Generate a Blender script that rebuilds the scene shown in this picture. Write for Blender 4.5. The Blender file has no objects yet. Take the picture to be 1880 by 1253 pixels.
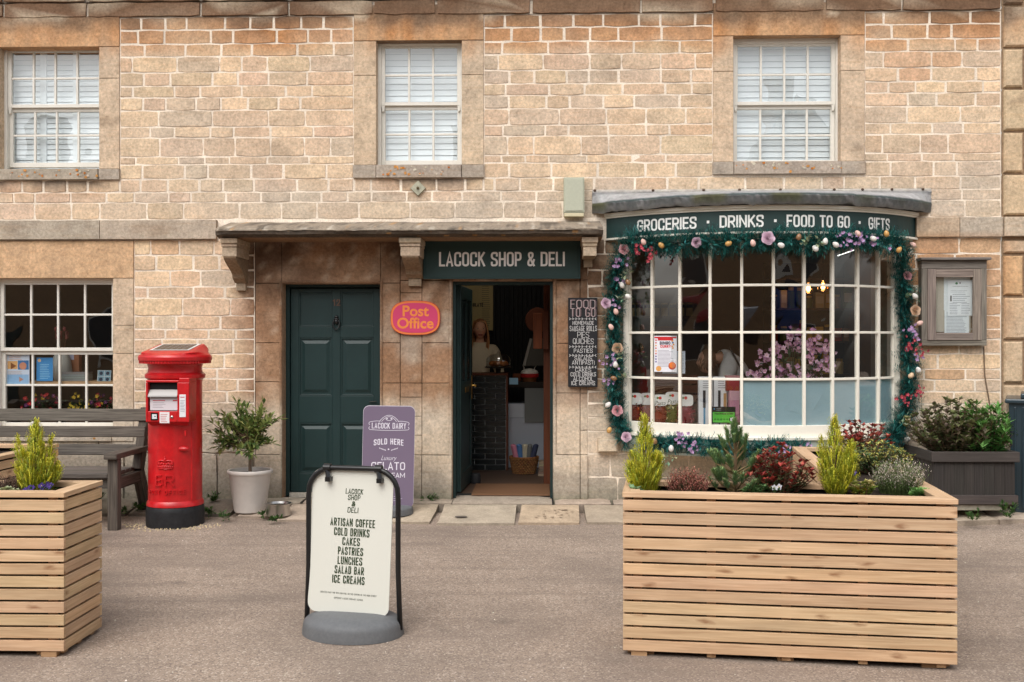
import bpy, math, random
from mathutils import Vector, Matrix, noise
R = math.radians
rnd = random.Random(7)
sc = bpy.context.scene
col = sc.collection

# ------------------------------------------------------------------ camera
F = 1900.0                      # focal length in pixels of the 1880 px wide photograph
CAM = Vector((0, -9.5, 1.45)); YAW = R(1.5)
cam_d = bpy.data.cameras.new('camera'); cam = bpy.data.objects.new('camera', cam_d); col.objects.link(cam)
cam_d.sensor_width = 36; cam_d.lens = 36 * F / 1880; cam_d.clip_end = 400; cam_d.clip_start = .05
cam.location = CAM; cam.rotation_euler = (R(90), 0, YAW)
sc.camera = cam
FW = Vector((-math.sin(YAW), math.cos(YAW), 0)); RT = Vector((math.cos(YAW), math.sin(YAW), 0)); UP = Vector((0, 0, 1))

def ray(px, py): return FW + RT * ((px - 940) / F) + UP * ((626.5 - py) / F)
def P(px, py, Y=0.0):           # point of the plane Y = const seen at a photo pixel
    d = ray(px, py); return CAM + d * ((Y - CAM.y) / d.y)
def D(px, py, d): return CAM + ray(px, py) * d      # point at view depth d
def PX(px, Y=0.0): return P(px, 626.5, Y).x
def PZ(py, Y=0.0, px=940): return P(px, py, Y).z

# ------------------------------------------------------------------ light
world = bpy.data.worlds.new("World"); sc.world = world; world.use_nodes = True
nt = world.node_tree
sky = nt.nodes.new('ShaderNodeTexSky'); sky.sky_type = 'NISHITA'; sky.sun_disc = False
SUN_EL, SUN_AZ = R(52), R(200)
sky.sun_elevation = SUN_EL; sky.sun_rotation = SUN_AZ; sky.dust_density = 4.0; sky.air_density = 1.2
hs = nt.nodes.new('ShaderNodeHueSaturation'); hs.inputs['Saturation'].default_value = .30
nt.links.new(sky.outputs[0], hs.inputs['Color'])
nt.links.new(hs.outputs[0], nt.nodes['Background'].inputs['Color'])
nt.nodes['Background'].inputs['Strength'].default_value = 0.15
sun_d = bpy.data.lights.new('sun', 'SUN'); sun = bpy.data.objects.new('sun', sun_d); col.objects.link(sun)
sun_d.energy = 0.85; sun_d.angle = R(55); sun_d.color = (1, .97, .93)
sdir = Vector((math.sin(SUN_AZ) * math.cos(SUN_EL), math.cos(SUN_AZ) * math.cos(SUN_EL), math.sin(SUN_EL)))
sun.rotation_euler = sdir.to_track_quat('Z', 'Y').to_euler(); sun.location = (0, -8, 12)
sc.view_settings.view_transform = 'Standard'; sc.view_settings.look = 'None'
sc.view_settings.exposure = 0.45; sc.view_settings.gamma = 1
sc.cycles.max_bounces = 8; sc.cycles.transparent_max_bounces = 16

# ------------------------------------------------------------------ helpers
def S(r, g, b, k=1.0):          # sRGB 0-255 to linear
    f = lambda c: (c / 255 / 12.92) if c / 255 <= .04045 else ((c / 255 + .055) / 1.055) ** 2.4
    return (f(r) * k, f(g) * k, f(b) * k)
def mix(a, b, t): t = max(0, min(1, t)); return tuple(x + (y - x) * t for x, y in zip(a, b))
def mul(a, k): return tuple(x * k for x in a)
def sm(a, b, x):
    t = max(0, min(1, (x - a) / (b - a))) if a != b else float(x > a); return t * t * (3 - 2 * t)
def nz(x, y, s=0.0): return noise.noise(Vector((x, y, s)))
def vary(c, k=.12, r=rnd): f = 1 + r.uniform(-k, k); return tuple(max(0, x * f * (1 + r.uniform(-k, k) * .3)) for x in c)

class MB:
    """collects faces with a colour and a grain direction; build() links them as ONE mesh object"""
    def __init__(s, M=None): s.v = []; s.f = []; s.c = []; s.u = []; s.M = M
    def add(s, pts, faces, col=(.8, .8, .8), cols=None, uvs=None):
        o = len(s.v)
        s.v.extend([tuple(s.M @ Vector(p)) for p in pts] if s.M is not None else [tuple(p) for p in pts])
        for k, fc in enumerate(faces):
            s.f.append([i + o for i in fc])
            s.c.append([cols[i] for i in fc] if cols else [col] * len(fc))
            s.u.append(uvs[k] if uvs else None)
    def face(s, pts, col=(.8, .8, .8)): s.add(pts, [list(range(len(pts)))], col)
    def box(s, x0, x1, y0, y1, z0, z1, col=(.8, .8, .8)):
        lo = (min(x0, x1), min(y0, y1), min(z0, z1)); hi = (max(x0, x1), max(y0, y1), max(z0, z1))
        pts = [(a, b, c) for a in (lo[0], hi[0]) for b in (lo[1], hi[1]) for c in (lo[2], hi[2])]
        fs = [(0, 1, 3, 2), (4, 6, 7, 5), (0, 4, 5, 1), (2, 3, 7, 6), (0, 2, 6, 4), (1, 5, 7, 3)]
        ext = [hi[i] - lo[i] for i in range(3)]; ax = ext.index(max(ext)); ra, rb = rnd.uniform(0, 50), rnd.uniform(0, 50)
        uvs = []
        for fc in fs:
            q = [pts[i] for i in fc]
            vary_ax = [i for i in range(3) if max(p[i] for p in q) - min(p[i] for p in q) > 1e-9]
            oth = [i for i in vary_ax if i != ax]
            a = ax if ax in vary_ax else oth[0]; b = [i for i in oth if i != a]
            uvs.append([(p[a] + ra, (p[b[0]] if b else 0) + rb) for p in q])
        s.add(pts, fs, col, None, uvs)
    def beam(s, a, b, w, h, col=(.8, .8, .8), up=(0, 0, 1)):
        a = Vector(a); b = Vector(b); t = (b - a); L = t.length; t.normalize()
        n = Vector(up); side = t.cross(n)
        if side.length < 1e-5: side = t.cross(Vector((0, 1, 0)))
        side.normalize(); n = side.cross(t)
        m = Matrix((t, side, n)).transposed().to_4x4(); m.translation = a
        old = s.M; s.M = (old @ m) if old is not None else m
        s.box(0, L, -w / 2, w / 2, -h / 2, h / 2, col); s.M = old
    def tube(s, path, r, n=10, col=(.8, .8, .8), cap=True):
        path = [Vector(p) for p in path]; rs = r if isinstance(r, (list, tuple)) else [r] * len(path)
        pts = []; up = Vector((0, 0, 1)); prev = None
        for i, p in enumerate(path):
            t = (path[min(i + 1, len(path) - 1)] - path[max(i - 1, 0)]).normalized()
            if prev is None:
                a = t.cross(up);
                if a.length < 1e-3: a = t.cross(Vector((1, 0, 0)))
            else: a = prev - t * prev.dot(t)
            a.normalize(); prev = a; b = t.cross(a)
            pts += [p + (a * math.cos(2 * math.pi * k / n) + b * math.sin(2 * math.pi * k / n)) * rs[i] for k in range(n)]
        fs = [(i * n + k, i * n + (k + 1) % n, (i + 1) * n + (k + 1) % n, (i + 1) * n + k) for i in range(len(path) - 1) for k in range(n)]
        if cap: fs += [tuple(range(n))[::-1], tuple(range((len(path) - 1) * n, len(path) * n))]
        s.add(pts, fs, col)
    def lathe(s, prof, n=32, c=(0, 0, 0), col=(.8, .8, .8), sx=1, sy=1, cols=None, a0=0.0, a1=None):
        full = a1 is None; a1 = 2 * math.pi if full else a1; m = n if full else n + 1
        pts = []; cc = []
        for k, (r, z) in enumerate(prof):
            for i in range(m):
                a = a0 + (a1 - a0) * i / n
                pts.append((c[0] + r * math.cos(a) * sx, c[1] + r * math.sin(a) * sy, c[2] + z)); cc.append(cols[k] if cols else col)
        fs = []
        for k in range(len(prof) - 1):
            for i in range(n):
                j = (i + 1) % m if full else i + 1
                fs.append((k * m + i, k * m + j, (k + 1) * m + j, (k + 1) * m + i))
        if full:
            if prof[0][0] > 1e-6: fs.append(tuple(range(m))[::-1])
            if prof[-1][0] > 1e-6: fs.append(tuple(range((len(prof) - 1) * m, len(prof) * m)))
        s.add(pts, fs, col, cc)
    def ball(s, c, rx, ry, rz, col=(.8, .8, .8), n=12, m=8):
        prof = [(max(1e-7, math.sin(math.pi * k / m)), -math.cos(math.pi * k / m)) for k in range(m + 1)]
        pts = [(c[0] + rx * r * math.cos(2 * math.pi * i / n), c[1] + ry * r * math.sin(2 * math.pi * i / n), c[2] + rz * z) for r, z in prof for i in range(n)]
        fs = [(k * n + i, k * n + (i + 1) % n, (k + 1) * n + (i + 1) % n, (k + 1) * n + i) for k in range(m) for i in range(n)]
        s.add(pts, fs, col)
    def prism(s, poly, y0, y1, col=(.8, .8, .8)):     # polygon in x,z extruded along y
        n = len(poly)
        pts = [(x, y0, z) for x, z in poly] + [(x, y1, z) for x, z in poly]
        s.add(pts, [tuple(range(n)), tuple(range(n, 2 * n))[::-1]] + [(i, i + n, (i + 1) % n + n, (i + 1) % n) for i in range(n)], col)
    def leaf(s, p, d, w, L, col, fold=.25, nrm=None):
        d = d.normalized(); sd = d.cross(nrm if nrm is not None else Vector((0, 0, 1)))
        if sd.length < 1e-3: sd = d.cross(Vector((1, 0, 0)))
        sd.normalize(); up = sd.cross(d)
        a = p + d * L * .45 + sd * w / 2 + up * w * fold; b = p + d * L * .45 - sd * w / 2 + up * w * fold
        s.add([p, a, p + d * L, b], [(0, 1, 2), (0, 2, 3)], col)
    def build(s, name, mat, parent=None, smooth=None, bevel=0, seg=2):
        me = bpy.data.meshes.new(name); me.from_pydata(s.v, [], s.f); me.materials.append(mat)
        at = me.color_attributes.new('Col', 'FLOAT_COLOR', 'CORNER')
        flat = []
        for cs in s.c:
            for c in cs: flat += (c[0], c[1], c[2], 1.0)
        at.data.foreach_set('color', flat)
        ul = me.uv_layers.new(name='UVMap'); fu = []
        for fc, u in zip(s.f, s.u):
            for i in range(len(fc)): fu += (u[i] if u else (0.0, 0.0))
        ul.data.foreach_set('uv', fu)
        if smooth is not None:
            me.polygons.foreach_set('use_smooth', [True] * len(me.polygons))
            if smooth < 180: me.set_sharp_from_angle(angle=R(smooth))
        me.update()
        o = bpy.data.objects.new(name, me); col.objects.link(o)
        if bevel:
            bv = o.modifiers.new('bevel', 'BEVEL'); bv.width = bevel; bv.segments = seg; bv.limit_method = 'ANGLE'; bv.angle_limit = R(40)
        if parent: o.parent = parent
        return o

def tag(o, label=None, cat=None, group=None, kind=None):
    if label: o['label'] = label
    if cat: o['category'] = cat
    if group: o['group'] = group
    if kind: o['kind'] = kind
    return o
def thing(name, label, cat, loc=(0, 0, 0), rz=0, group=None):
    o = bpy.data.objects.new(name, None); col.objects.link(o); o.empty_display_size = .1
    o.location = loc; o.rotation_euler = (0, 0, rz); return tag(o, label, cat, group)
def copy_thing(o, parent=None):
    c = o.copy(); col.objects.link(c); c.parent = parent
    for ch in [x for x in bpy.data.objects if x.parent == o]: copy_thing(ch, c)
    return c

# ------------------------------------------------------------------ lettering: a stroke alphabet (x, z, round corner)
def _o(*p): return (False, [q if len(q) == 3 else (q[0], q[1], 0) for q in p])
def _c(*p): return (True, [q if len(q) == 3 else (q[0], q[1], 0) for q in p])
GL = {
 'A': (1.05, [_o((0, 0), (.5, 1), (1, 0)), _o((.2, .27), (.8, .27))]),
 'B': (1, [_c((0, 0), (0, 1), (.93, 1, 1), (.93, .53, 1), (0, .53)), _o((0, .53), (1, .53, 1), (1, 0, 1), (0, 0))]),
 'C': (1, [_o((1, .75), (1, 1, 1), (0, 1, 1), (0, 0, 1), (1, 0, 1), (1, .25))]),
 'D': (1, [_c((0, 0), (0, 1), (1, 1, 1), (1, 0, 1))]),
 'E': (.85, [_o((1, 1), (0, 1), (0, 0), (1, 0)), _o((0, .51), (.85, .51))]),
 'F': (.82, [_o((1, 1), (0, 1), (0, 0)), _o((0, .5), (.85, .5))]),
 'G': (1, [_o((1, .77), (1, 1, 1), (0, 1, 1), (0, 0, 1), (1, 0, 1), (1, .44), (.58, .44))]),
 'H': (1, [_o((0, 0), (0, 1)), _o((1, 0), (1, 1)), _o((0, .5), (1, .5))]),
 'I': (0, [_o((0, 0), (0, 1))]),
 'J': (.8, [_o((1, 1), (1, 0, 1), (0, 0, 1), (0, .25))]),
 'K': (1, [_o((0, 0), (0, 1)), _o((.95, 1), (.05, .42)), _o((.32, .6), (1, 0))]),
 'L': (.8, [_o((0, 1), (0, 0), (1, 0))]),
 'M': (1.45, [_o((0, 0), (0, 1)), _o((1, 0), (1, 1)), _o((.03, .97), (.5, .22), (.97, .97)) + (.72,)]),
 'N': (1.08, [_o((0, 0), (0, 1)), _o((1, 0), (1, 1)), _o((.04, .97), (.96, .03)) + (.72,)]),
 'O': (1, [_c((0, 0, 1), (1, 0, 1), (1, 1, 1), (0, 1, 1))]),
 'P': (.95, [_o((0, 0), (0, 1), (1, 1, 1), (1, .44, 1), (0, .44))]),
 'Q': (1, [_c((0, 0, 1), (1, 0, 1), (1, 1, 1), (0, 1, 1)), _o((.6, .2), (1.05, -.08))]),
 'R': (1, [_o((0, 0), (0, 1), (1, 1, 1), (1, .46, 1), (0, .46)), _o((.5, .46), (1, 0))]),
 'S': (1, [_o((1, .79), (1, 1, 1), (0, 1, 1), (0, .56, 1), (1, .44, 1), (1, 0, 1), (0, 0, 1), (0, .21))]),
 'T': (.95, [_o((0, 1), (1, 1)), _o((.5, 0), (.5, 1))]),
 'U': (1, [_o((0, 1), (0, 0, 1), (1, 0, 1), (1, 1))]),
 'V': (1.05, [_o((0, 1), (.5, 0), (1, 1))]),
 'W': (1.5, [_o((0, 1), (.25, 0), (.5, .9), (.75, 0), (1, 1))]),
 'X': (1, [_o((0, 0), (1, 1)), _o((0, 1), (1, 0))]),
 'Y': (1.05, [_o((0, 1), (.5, .45), (1, 1)), _o((.5, .45), (.5, 0))]),
 'Z': (.9, [_o((0, 1), (1, 1), (0, 0), (1, 0))]),
 '&': (1.1, [_o((1, 0), (.12, .72, 1), (.12, 1, 1), (.78, 1, 1), (.78, .68, 1), (0, .36, 1), (0, 0, 1), (.72, 0, 1), (1, .42))]),
 '1': (.5, [_o((0, .8), (1, 1), (1, 0))]),
 '2': (1, [_o((0, .7), (0, 1, 1), (1, 1, 1), (1, .58, 1), (0, 0), (1, 0))]),
 '5': (1, [_o((.95, 1), (.05, 1), (.05, .55), (1, .58, 1), (1, 0, 1), (0, 0, 1), (0, .25))]),
 '.': (0, [_o((0, 0), (0, .02))]), ',': (0, [_o((0, .05), (-.1, -.12))]), '\u00b7': (0, [_o((0, .42), (0, .58))]),
}
def _round(pts, closed, rad):
    n = len(pts); out = []
    for i, (x, z, r) in enumerate(pts):
        p = Vector((x, z))
        if not r or (not closed and i in (0, n - 1)): out.append(p); continue
        a = Vector(pts[i - 1][:2]); b = Vector(pts[(i + 1) % n][:2]); da = (a - p); db = (b - p)
        k = min(rad, da.length * .5, db.length * .5); pa = p + da.normalized() * k; pb = p + db.normalized() * k
        for j in range(6):
            t = j / 5; out.append(pa * (1 - t) ** 2 + p * 2 * t * (1 - t) + pb * t * t)
    return [q for i, q in enumerate(out) if i == 0 or (q - out[i - 1]).length > 1e-6]
def text_w(txt, h, w, t, gap):
    x = 0
    for ch in txt: x += (w * .55 if ch == ' ' else t + GL[ch][0] * (w - t)) + gap
    return x - gap
def letters(mb, txt, fn, h, w, t, gap, cx=0.0, z0=0.0, colr=(.8, .8, .8), jit=0.0, th=0.0, align=.5, shear=0.0):
    """txt as flat ribbons; fn(u, v, out) maps sign coordinates to a point; h height, w width of an O, t stroke"""
    x = cx - text_w(txt, h, w, t, gap) * align; lay = 0
    for ch in txt:
        if ch == ' ': x += w * .55 + gap; continue
        gw, strokes = GL[ch]; W = gw * (w - t); jz = rnd.uniform(-jit, jit); jr = rnd.uniform(-jit, jit)
        T = t
        for stk in strokes:
            closed, pts = stk[:2]; t = T * (stk[2] if len(stk) > 2 else 1)
            q = [(x + T / 2 + a * W, z0 + jz + T / 2 + b * (h - T) + jr * a, r) for a, b, r in pts]
            pl = _round(q, closed, max(.001, (w - t) * .48))
            n = len(pl); L = []; Rr = []
            if not closed and n > 1:
                pl[0] = pl[0] + (pl[0] - pl[1]).normalized() * (T / 2 if t == T else 0); pl[-1] = pl[-1] + (pl[-1] - pl[-2]).normalized() * (T / 2 if t == T else 0)
            for i in range(n):
                a = pl[i - 1] if (closed or i > 0) else None; b = pl[(i + 1) % n] if (closed or i < n - 1) else None
                d1 = (pl[i] - a).normalized() if a is not None else None; d2 = (b - pl[i]).normalized() if b is not None else None
                if d1 is None: d1 = d2
                if d2 is None: d2 = d1
                n1 = Vector((-d1.y, d1.x)); n2 = Vector((-d2.y, d2.x)); m = n1 + n2
                m = m.normalized() if m.length > 1e-6 else n1
                k = t / 2 / max(.45, m.dot(n1)); L.append(pl[i] + m * k); Rr.append(pl[i] - m * k)
            lay += 1; o = th + (lay % 3) * .00025
            sh = lambda p: (p.x + shear * (p.y - z0), p.y)
            V = [fn(*sh(p), o + .00003 * i) for i, p in enumerate(L)] + [fn(*sh(p), o + .00003 * i) for i, p in enumerate(Rr)]; m_ = n if closed else n - 1
            fs = [(i, i + n, (i + 1) % n + n, (i + 1) % n) for i in range(m_)]
            if th > .0008:      # raised letters get sides
                V += [fn(*sh(p), 0) for p in L] + [fn(*sh(p), 0) for p in Rr]
                fs += [(i, (i + 1) % n, (i + 1) % n + 2 * n, i + 2 * n) for i in range(m_)] + [(i + n, i + 3 * n, (i + 1) % n + 3 * n, (i + 1) % n + n) for i in range(m_)]
                if not closed: fs += [(0, 2 * n, 3 * n, n), (n - 1, 2 * n - 1, 4 * n - 1, 3 * n - 1)]
            mb.add(V, fs, colr)
        t = T; x += t + W + gap
def type_text(mb, txt, fn, size, cx, z0, colr, bold=0.0, sx=1.0, shear=0.0, o=0.0, space=1.0):
    cu = bpy.data.curves.new('type', 'FONT'); cu.body = txt; cu.size = size; cu.align_x = 'CENTER'; cu.offset = bold; cu.shear = shear
    cu.space_character = space; cu.resolution_u = 4
    ob = bpy.data.objects.new('type', cu); col.objects.link(ob)
    dg = bpy.context.evaluated_depsgraph_get(); me = bpy.data.meshes.new_from_object(ob.evaluated_get(dg))
    V = [fn(cx + v.co.x * sx, z0 + v.co.y, o) for v in me.vertices]
    mb.add(V, [list(p.vertices) for p in me.polygons], colr)
    bpy.data.objects.remove(ob); bpy.data.meshes.remove(me); bpy.data.curves.remove(cu)
def flatfn(org, u, v, nrm):
    org = Vector(org); u = Vector(u).normalized(); v = Vector(v).normalized(); n = Vector(nrm).normalized()
    return lambda a, b, o=0.0: org + u * a + v * b + n * o
def wallfn(x, y, z): return flatfn((x, y, z), (1, 0, 0), (0, 0, 1), (0, -1, 0))

# ------------------------------------------------------------------ materials
def node(nt, t, **kw):
    n = nt.nodes.new(t)
    for k, v in kw.items():
        if k in n.inputs: n.inputs[k].default_value = v
        else: setattr(n, k, v)
    return n
def material(name, base=None, rough=.7, metal=0.0, vcol=False, speck=0.0, sscale=40.0, mott=0.0, mscale=6.0, bump=0.0, bscale=80.0, spec=.3, coat=0.0, bdist=.004, trans=0.0):
    m = bpy.data.materials.new(name); m.use_nodes = True; nt = m.node_tree; b = nt.nodes['Principled BSDF']; lk = nt.links.new
    b.inputs['Roughness'].default_value = rough; b.inputs['Metallic'].default_value = metal
    b.inputs['Specular IOR Level'].default_value = spec; b.inputs['Coat Weight'].default_value = coat
    if vcol: c = node(nt, 'ShaderNodeVertexColor', layer_name='Col').outputs['Color']
    else:
        r = node(nt, 'ShaderNodeRGB'); r.outputs[0].default_value = (*base, 1); c = r.outputs[0]
    tc = node(nt, 'ShaderNodeNewGeometry').outputs['Position']
    for amt, scl, det in ((speck, sscale, 4.0), (mott, mscale, 5.0)):
        if amt:
            n = node(nt, 'ShaderNodeTexNoise', Scale=scl, Detail=det, Roughness=.65); lk(tc, n.inputs['Vector'])
            mr = node(nt, 'ShaderNodeMapRange'); mr.inputs['From Min'].default_value = .28; mr.inputs['From Max'].default_value = .72
            mr.inputs['To Min'].default_value = 1 - amt; mr.inputs['To Max'].default_value = 1 + amt; lk(n.outputs['Fac'], mr.inputs['Value'])
            vm = node(nt, 'ShaderNodeVectorMath', operation='SCALE'); lk(c, vm.inputs[0]); lk(mr.outputs[0], vm.inputs['Scale']); c = vm.outputs[0]
    lk(c, b.inputs['Base Color'])
    if bump:
        n = node(nt, 'ShaderNodeTexNoise', Scale=bscale, Detail=5.0, Roughness=.7); lk(tc, n.inputs['Vector'])
        bp = node(nt, 'ShaderNodeBump', Strength=bump, Distance=bdist); lk(n.outputs['Fac'], bp.inputs['Height']); lk(bp.outputs[0], b.inputs['Normal'])
    if trans:
        ts = node(nt, 'ShaderNodeBsdfTranslucent'); lk(c, ts.inputs['Color']); mx = node(nt, 'ShaderNodeMixShader', Fac=trans)
        lk(b.outputs[0], mx.inputs[1]); lk(ts.outputs[0], mx.inputs[2]); lk(mx.outputs[0], nt.nodes['Material Output'].inputs['Surface'])
    return m
def stone_material():
    m = material('weathered limestone', rough=.92, vcol=True, speck=.26, sscale=42, mott=.2, mscale=7, bump=.7, bscale=60, spec=.15, bdist=.006)
    nt = m.node_tree; lk = nt.links.new; b = nt.nodes['Principled BSDF']; src = b.inputs['Base Color'].links[0].from_socket
    pos = node(nt, 'ShaderNodeNewGeometry').outputs['Position']
    # small dark pits and lichen specks
    n = node(nt, 'ShaderNodeTexNoise', Scale=26.0, Detail=6.0, Roughness=.75); lk(pos, n.inputs['Vector'])
    mr = node(nt, 'ShaderNodeMapRange'); mr.inputs['From Min'].default_value = .57; mr.inputs['From Max'].default_value = .70; mr.inputs['To Max'].default_value = .62; lk(n.outputs['Fac'], mr.inputs['Value'])
    mx = node(nt, 'ShaderNodeMix', data_type='RGBA'); lk(mr.outputs[0], mx.inputs['Factor']); lk(src, mx.inputs['A'])
    dk = node(nt, 'ShaderNodeVectorMath', operation='MULTIPLY'); lk(src, dk.inputs[0]); dk.inputs[1].default_value = (.5, .44, .38); lk(dk.outputs[0], mx.inputs['B'])
    # horizontal bedding streaks, warm
    mp = node(nt, 'ShaderNodeMapping'); mp.inputs['Scale'].default_value = (2.5, 2.5, 26); lk(pos, mp.inputs['Vector'])
    n2 = node(nt, 'ShaderNodeTexNoise', Scale=1.6, Detail=4.0, Roughness=.6, Distortion=.6); lk(mp.outputs[0], n2.inputs['Vector'])
    mr2 = node(nt, 'ShaderNodeMapRange'); mr2.inputs['From Min'].default_value = .5; mr2.inputs['From Max'].default_value = .75; mr2.inputs['To Max'].default_value = .35; lk(n2.outputs['Fac'], mr2.inputs['Value'])
    wm = node(nt, 'ShaderNodeVectorMath', operation='MULTIPLY'); lk(mx.outputs['Result'], wm.inputs[0]); wm.inputs[1].default_value = (.9, .74, .58)
    mx2 = node(nt, 'ShaderNodeMix', data_type='RGBA'); lk(mr2.outputs[0], mx2.inputs['Factor']); lk(mx.outputs['Result'], mx2.inputs['A']); lk(wm.outputs[0], mx2.inputs['B'])
    lk(mx2.outputs['Result'], b.inputs['Base Color'])
    return m
def wood_material(name, base, dark, rough=.65, knots=.0, grain=.35, grey=0.0):
    m = bpy.data.materials.new(name); m.use_nodes = True; nt = m.node_tree; b = nt.nodes['Principled BSDF']; lk = nt.links.new
    b.inputs['Roughness'].default_value = rough; b.inputs['Specular IOR Level'].default_value = .25
    uv = node(nt, 'ShaderNodeUVMap', uv_map='UVMap').outputs[0]
    mp = node(nt, 'ShaderNodeMapping'); mp.inputs['Scale'].default_value = (1.3, 38, 1); lk(uv, mp.inputs['Vector'])
    n = node(nt, 'ShaderNodeTexNoise', Scale=2.0, Detail=6.0, Roughness=.62, Distortion=.8); lk(mp.outputs[0], n.inputs['Vector'])
    mp2 = node(nt, 'ShaderNodeMapping'); mp2.inputs['Scale'].default_value = (.9, 5, 1); lk(uv, mp2.inputs['Vector'])
    n2 = node(nt, 'ShaderNodeTexNoise', Scale=2.5, Detail=3.0); lk(mp2.outputs[0], n2.inputs['Vector'])
    mr = node(nt, 'ShaderNodeMapRange'); mr.inputs['From Min'].default_value = .35; mr.inputs['From Max'].default_value = .7; mr.inputs['To Max'].default_value = grain; lk(n.outputs['Fac'], mr.inputs['Value'])
    mx = node(nt, 'ShaderNodeMix', data_type='RGBA'); mx.inputs['A'].default_value = (*base, 1); mx.inputs['B'].default_value = (*dark, 1); lk(mr.outputs[0], mx.inputs['Factor'])
    vc = node(nt, 'ShaderNodeVertexColor', layer_name='Col').outputs['Color']
    m1 = node(nt, 'ShaderNodeVectorMath', operation='MULTIPLY'); lk(mx.outputs['Result'], m1.inputs[0]); lk(vc, m1.inputs[1])
    mr2 = node(nt, 'ShaderNodeMapRange'); mr2.inputs['From Min'].default_value = .3; mr2.inputs['From Max'].default_value = .7; mr2.inputs['To Min'].default_value = .84; mr2.inputs['To Max'].default_value = 1.14; lk(n2.outputs['Fac'], mr2.inputs['Value'])
    m2 = node(nt, 'ShaderNodeVectorMath', operation='SCALE'); lk(m1.outputs[0], m2.inputs[0]); lk(mr2.outputs[0], m2.inputs['Scale'])
    c = m2.outputs[0]
    if knots:
        mp3 = node(nt, 'ShaderNodeMapping'); mp3.inputs['Scale'].default_value = (5.2, 15, 1); lk(uv, mp3.inputs['Vector'])
        nd = node(nt, 'ShaderNodeTexNoise', Scale=3.0); lk(mp3.outputs[0], nd.inputs['Vector'])
        ad = node(nt, 'ShaderNodeMix', data_type='VECTOR'); ad.inputs['Factor'].default_value = .3; lk(mp3.outputs[0], ad.inputs['A']); lk(nd.outputs['Color'], ad.inputs['B'])
        vo = node(nt, 'ShaderNodeTexVoronoi', Scale=1.0, voronoi_dimensions='2D'); lk(ad.outputs['Result'], vo.inputs['Vector'])
        mk = node(nt, 'ShaderNodeMapRange'); mk.inputs['From Min'].default_value = .03; mk.inputs['From Max'].default_value = .17; mk.inputs['To Min'].default_value = 1; mk.inputs['To Max'].default_value = 0; lk(vo.outputs['Distance'], mk.inputs['Value'])
        sel = node(nt, 'ShaderNodeSeparateColor'); lk(vo.outputs['Color'], sel.inputs[0])
        gt = node(nt, 'ShaderNodeMath', operation='GREATER_THAN'); lk(sel.outputs[0], gt.inputs[0]); gt.inputs[1].default_value = .6
        mm = node(nt, 'ShaderNodeMath', operation='MULTIPLY'); lk(mk.outputs[0], mm.inputs[0]); lk(gt.outputs[0], mm.inputs[1])
        mf = node(nt, 'ShaderNodeMath', operation='MULTIPLY'); lk(mm.outputs[0], mf.inputs[0]); mf.inputs[1].default_value = knots
        mx3 = node(nt, 'ShaderNodeMix', data_type='RGBA'); lk(mf.outputs[0], mx3.inputs['Factor']); lk(c, mx3.inputs['A']); mx3.inputs['B'].default_value = (*S(120, 72, 38), 1); c = mx3.outputs['Result']
    lk(c, b.inputs['Base Color'])
    bp = node(nt, 'ShaderNodeBump', Strength=.35, Distance=.002); lk(n.outputs['Fac'], bp.inputs['Height']); lk(bp.outputs[0], b.inputs['Normal'])
    return m
def glass_material(name, tint=(.93, .95, .95), refl=1.0, wav=0.0, base_r=.16):
    m = bpy.data.materials.new(name); m.use_nodes = True; nt = m.node_tree; lk = nt.links.new; nt.nodes.remove(nt.nodes['Principled BSDF'])
    t = node(nt, 'ShaderNodeBsdfTransparent'); t.inputs[0].default_value = (*tint, 1)
    g = node(nt, 'ShaderNodeBsdfGlossy', Roughness=.0); g.inputs[0].default_value = (refl, refl, refl, 1)
    lw = node(nt, 'ShaderNodeLayerWeight', Blend=.5); pw = node(nt, 'ShaderNodeMath', operation='POWER'); lk(lw.outputs['Facing'], pw.inputs[0]); pw.inputs[1].default_value = 4.0
    f = node(nt, 'ShaderNodeMath', operation='MULTIPLY_ADD'); lk(pw.outputs[0], f.inputs[0]); f.inputs[1].default_value = .9; f.inputs[2].default_value = base_r; mx = node(nt, 'ShaderNodeMixShader'); lk(f.outputs[0], mx.inputs[0]); lk(t.outputs[0], mx.inputs[1]); lk(g.outputs[0], mx.inputs[2])
    lk(mx.outputs[0], nt.nodes['Material Output'].inputs['Surface'])
    if wav:
        n = node(nt, 'ShaderNodeTexNoise', Scale=3.0, Detail=1.0); lk(node(nt, 'ShaderNodeNewGeometry').outputs['Position'], n.inputs['Vector'])
        bp = node(nt, 'ShaderNodeBump', Strength=wav, Distance=.01); lk(n.outputs['Fac'], bp.inputs['Height']); lk(bp.outputs[0], g.inputs['Normal'])
    return m
def emitter(name, c, k):
    m = bpy.data.materials.new(name); m.use_nodes = True; nt = m.node_tree; nt.nodes.remove(nt.nodes['Principled BSDF'])
    e = node(nt, 'ShaderNodeEmission', Strength=k); e.inputs[0].default_value = (*c, 1); nt.links.new(e.outputs[0], nt.nodes['Material Output'].inputs['Surface']); return m
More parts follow.
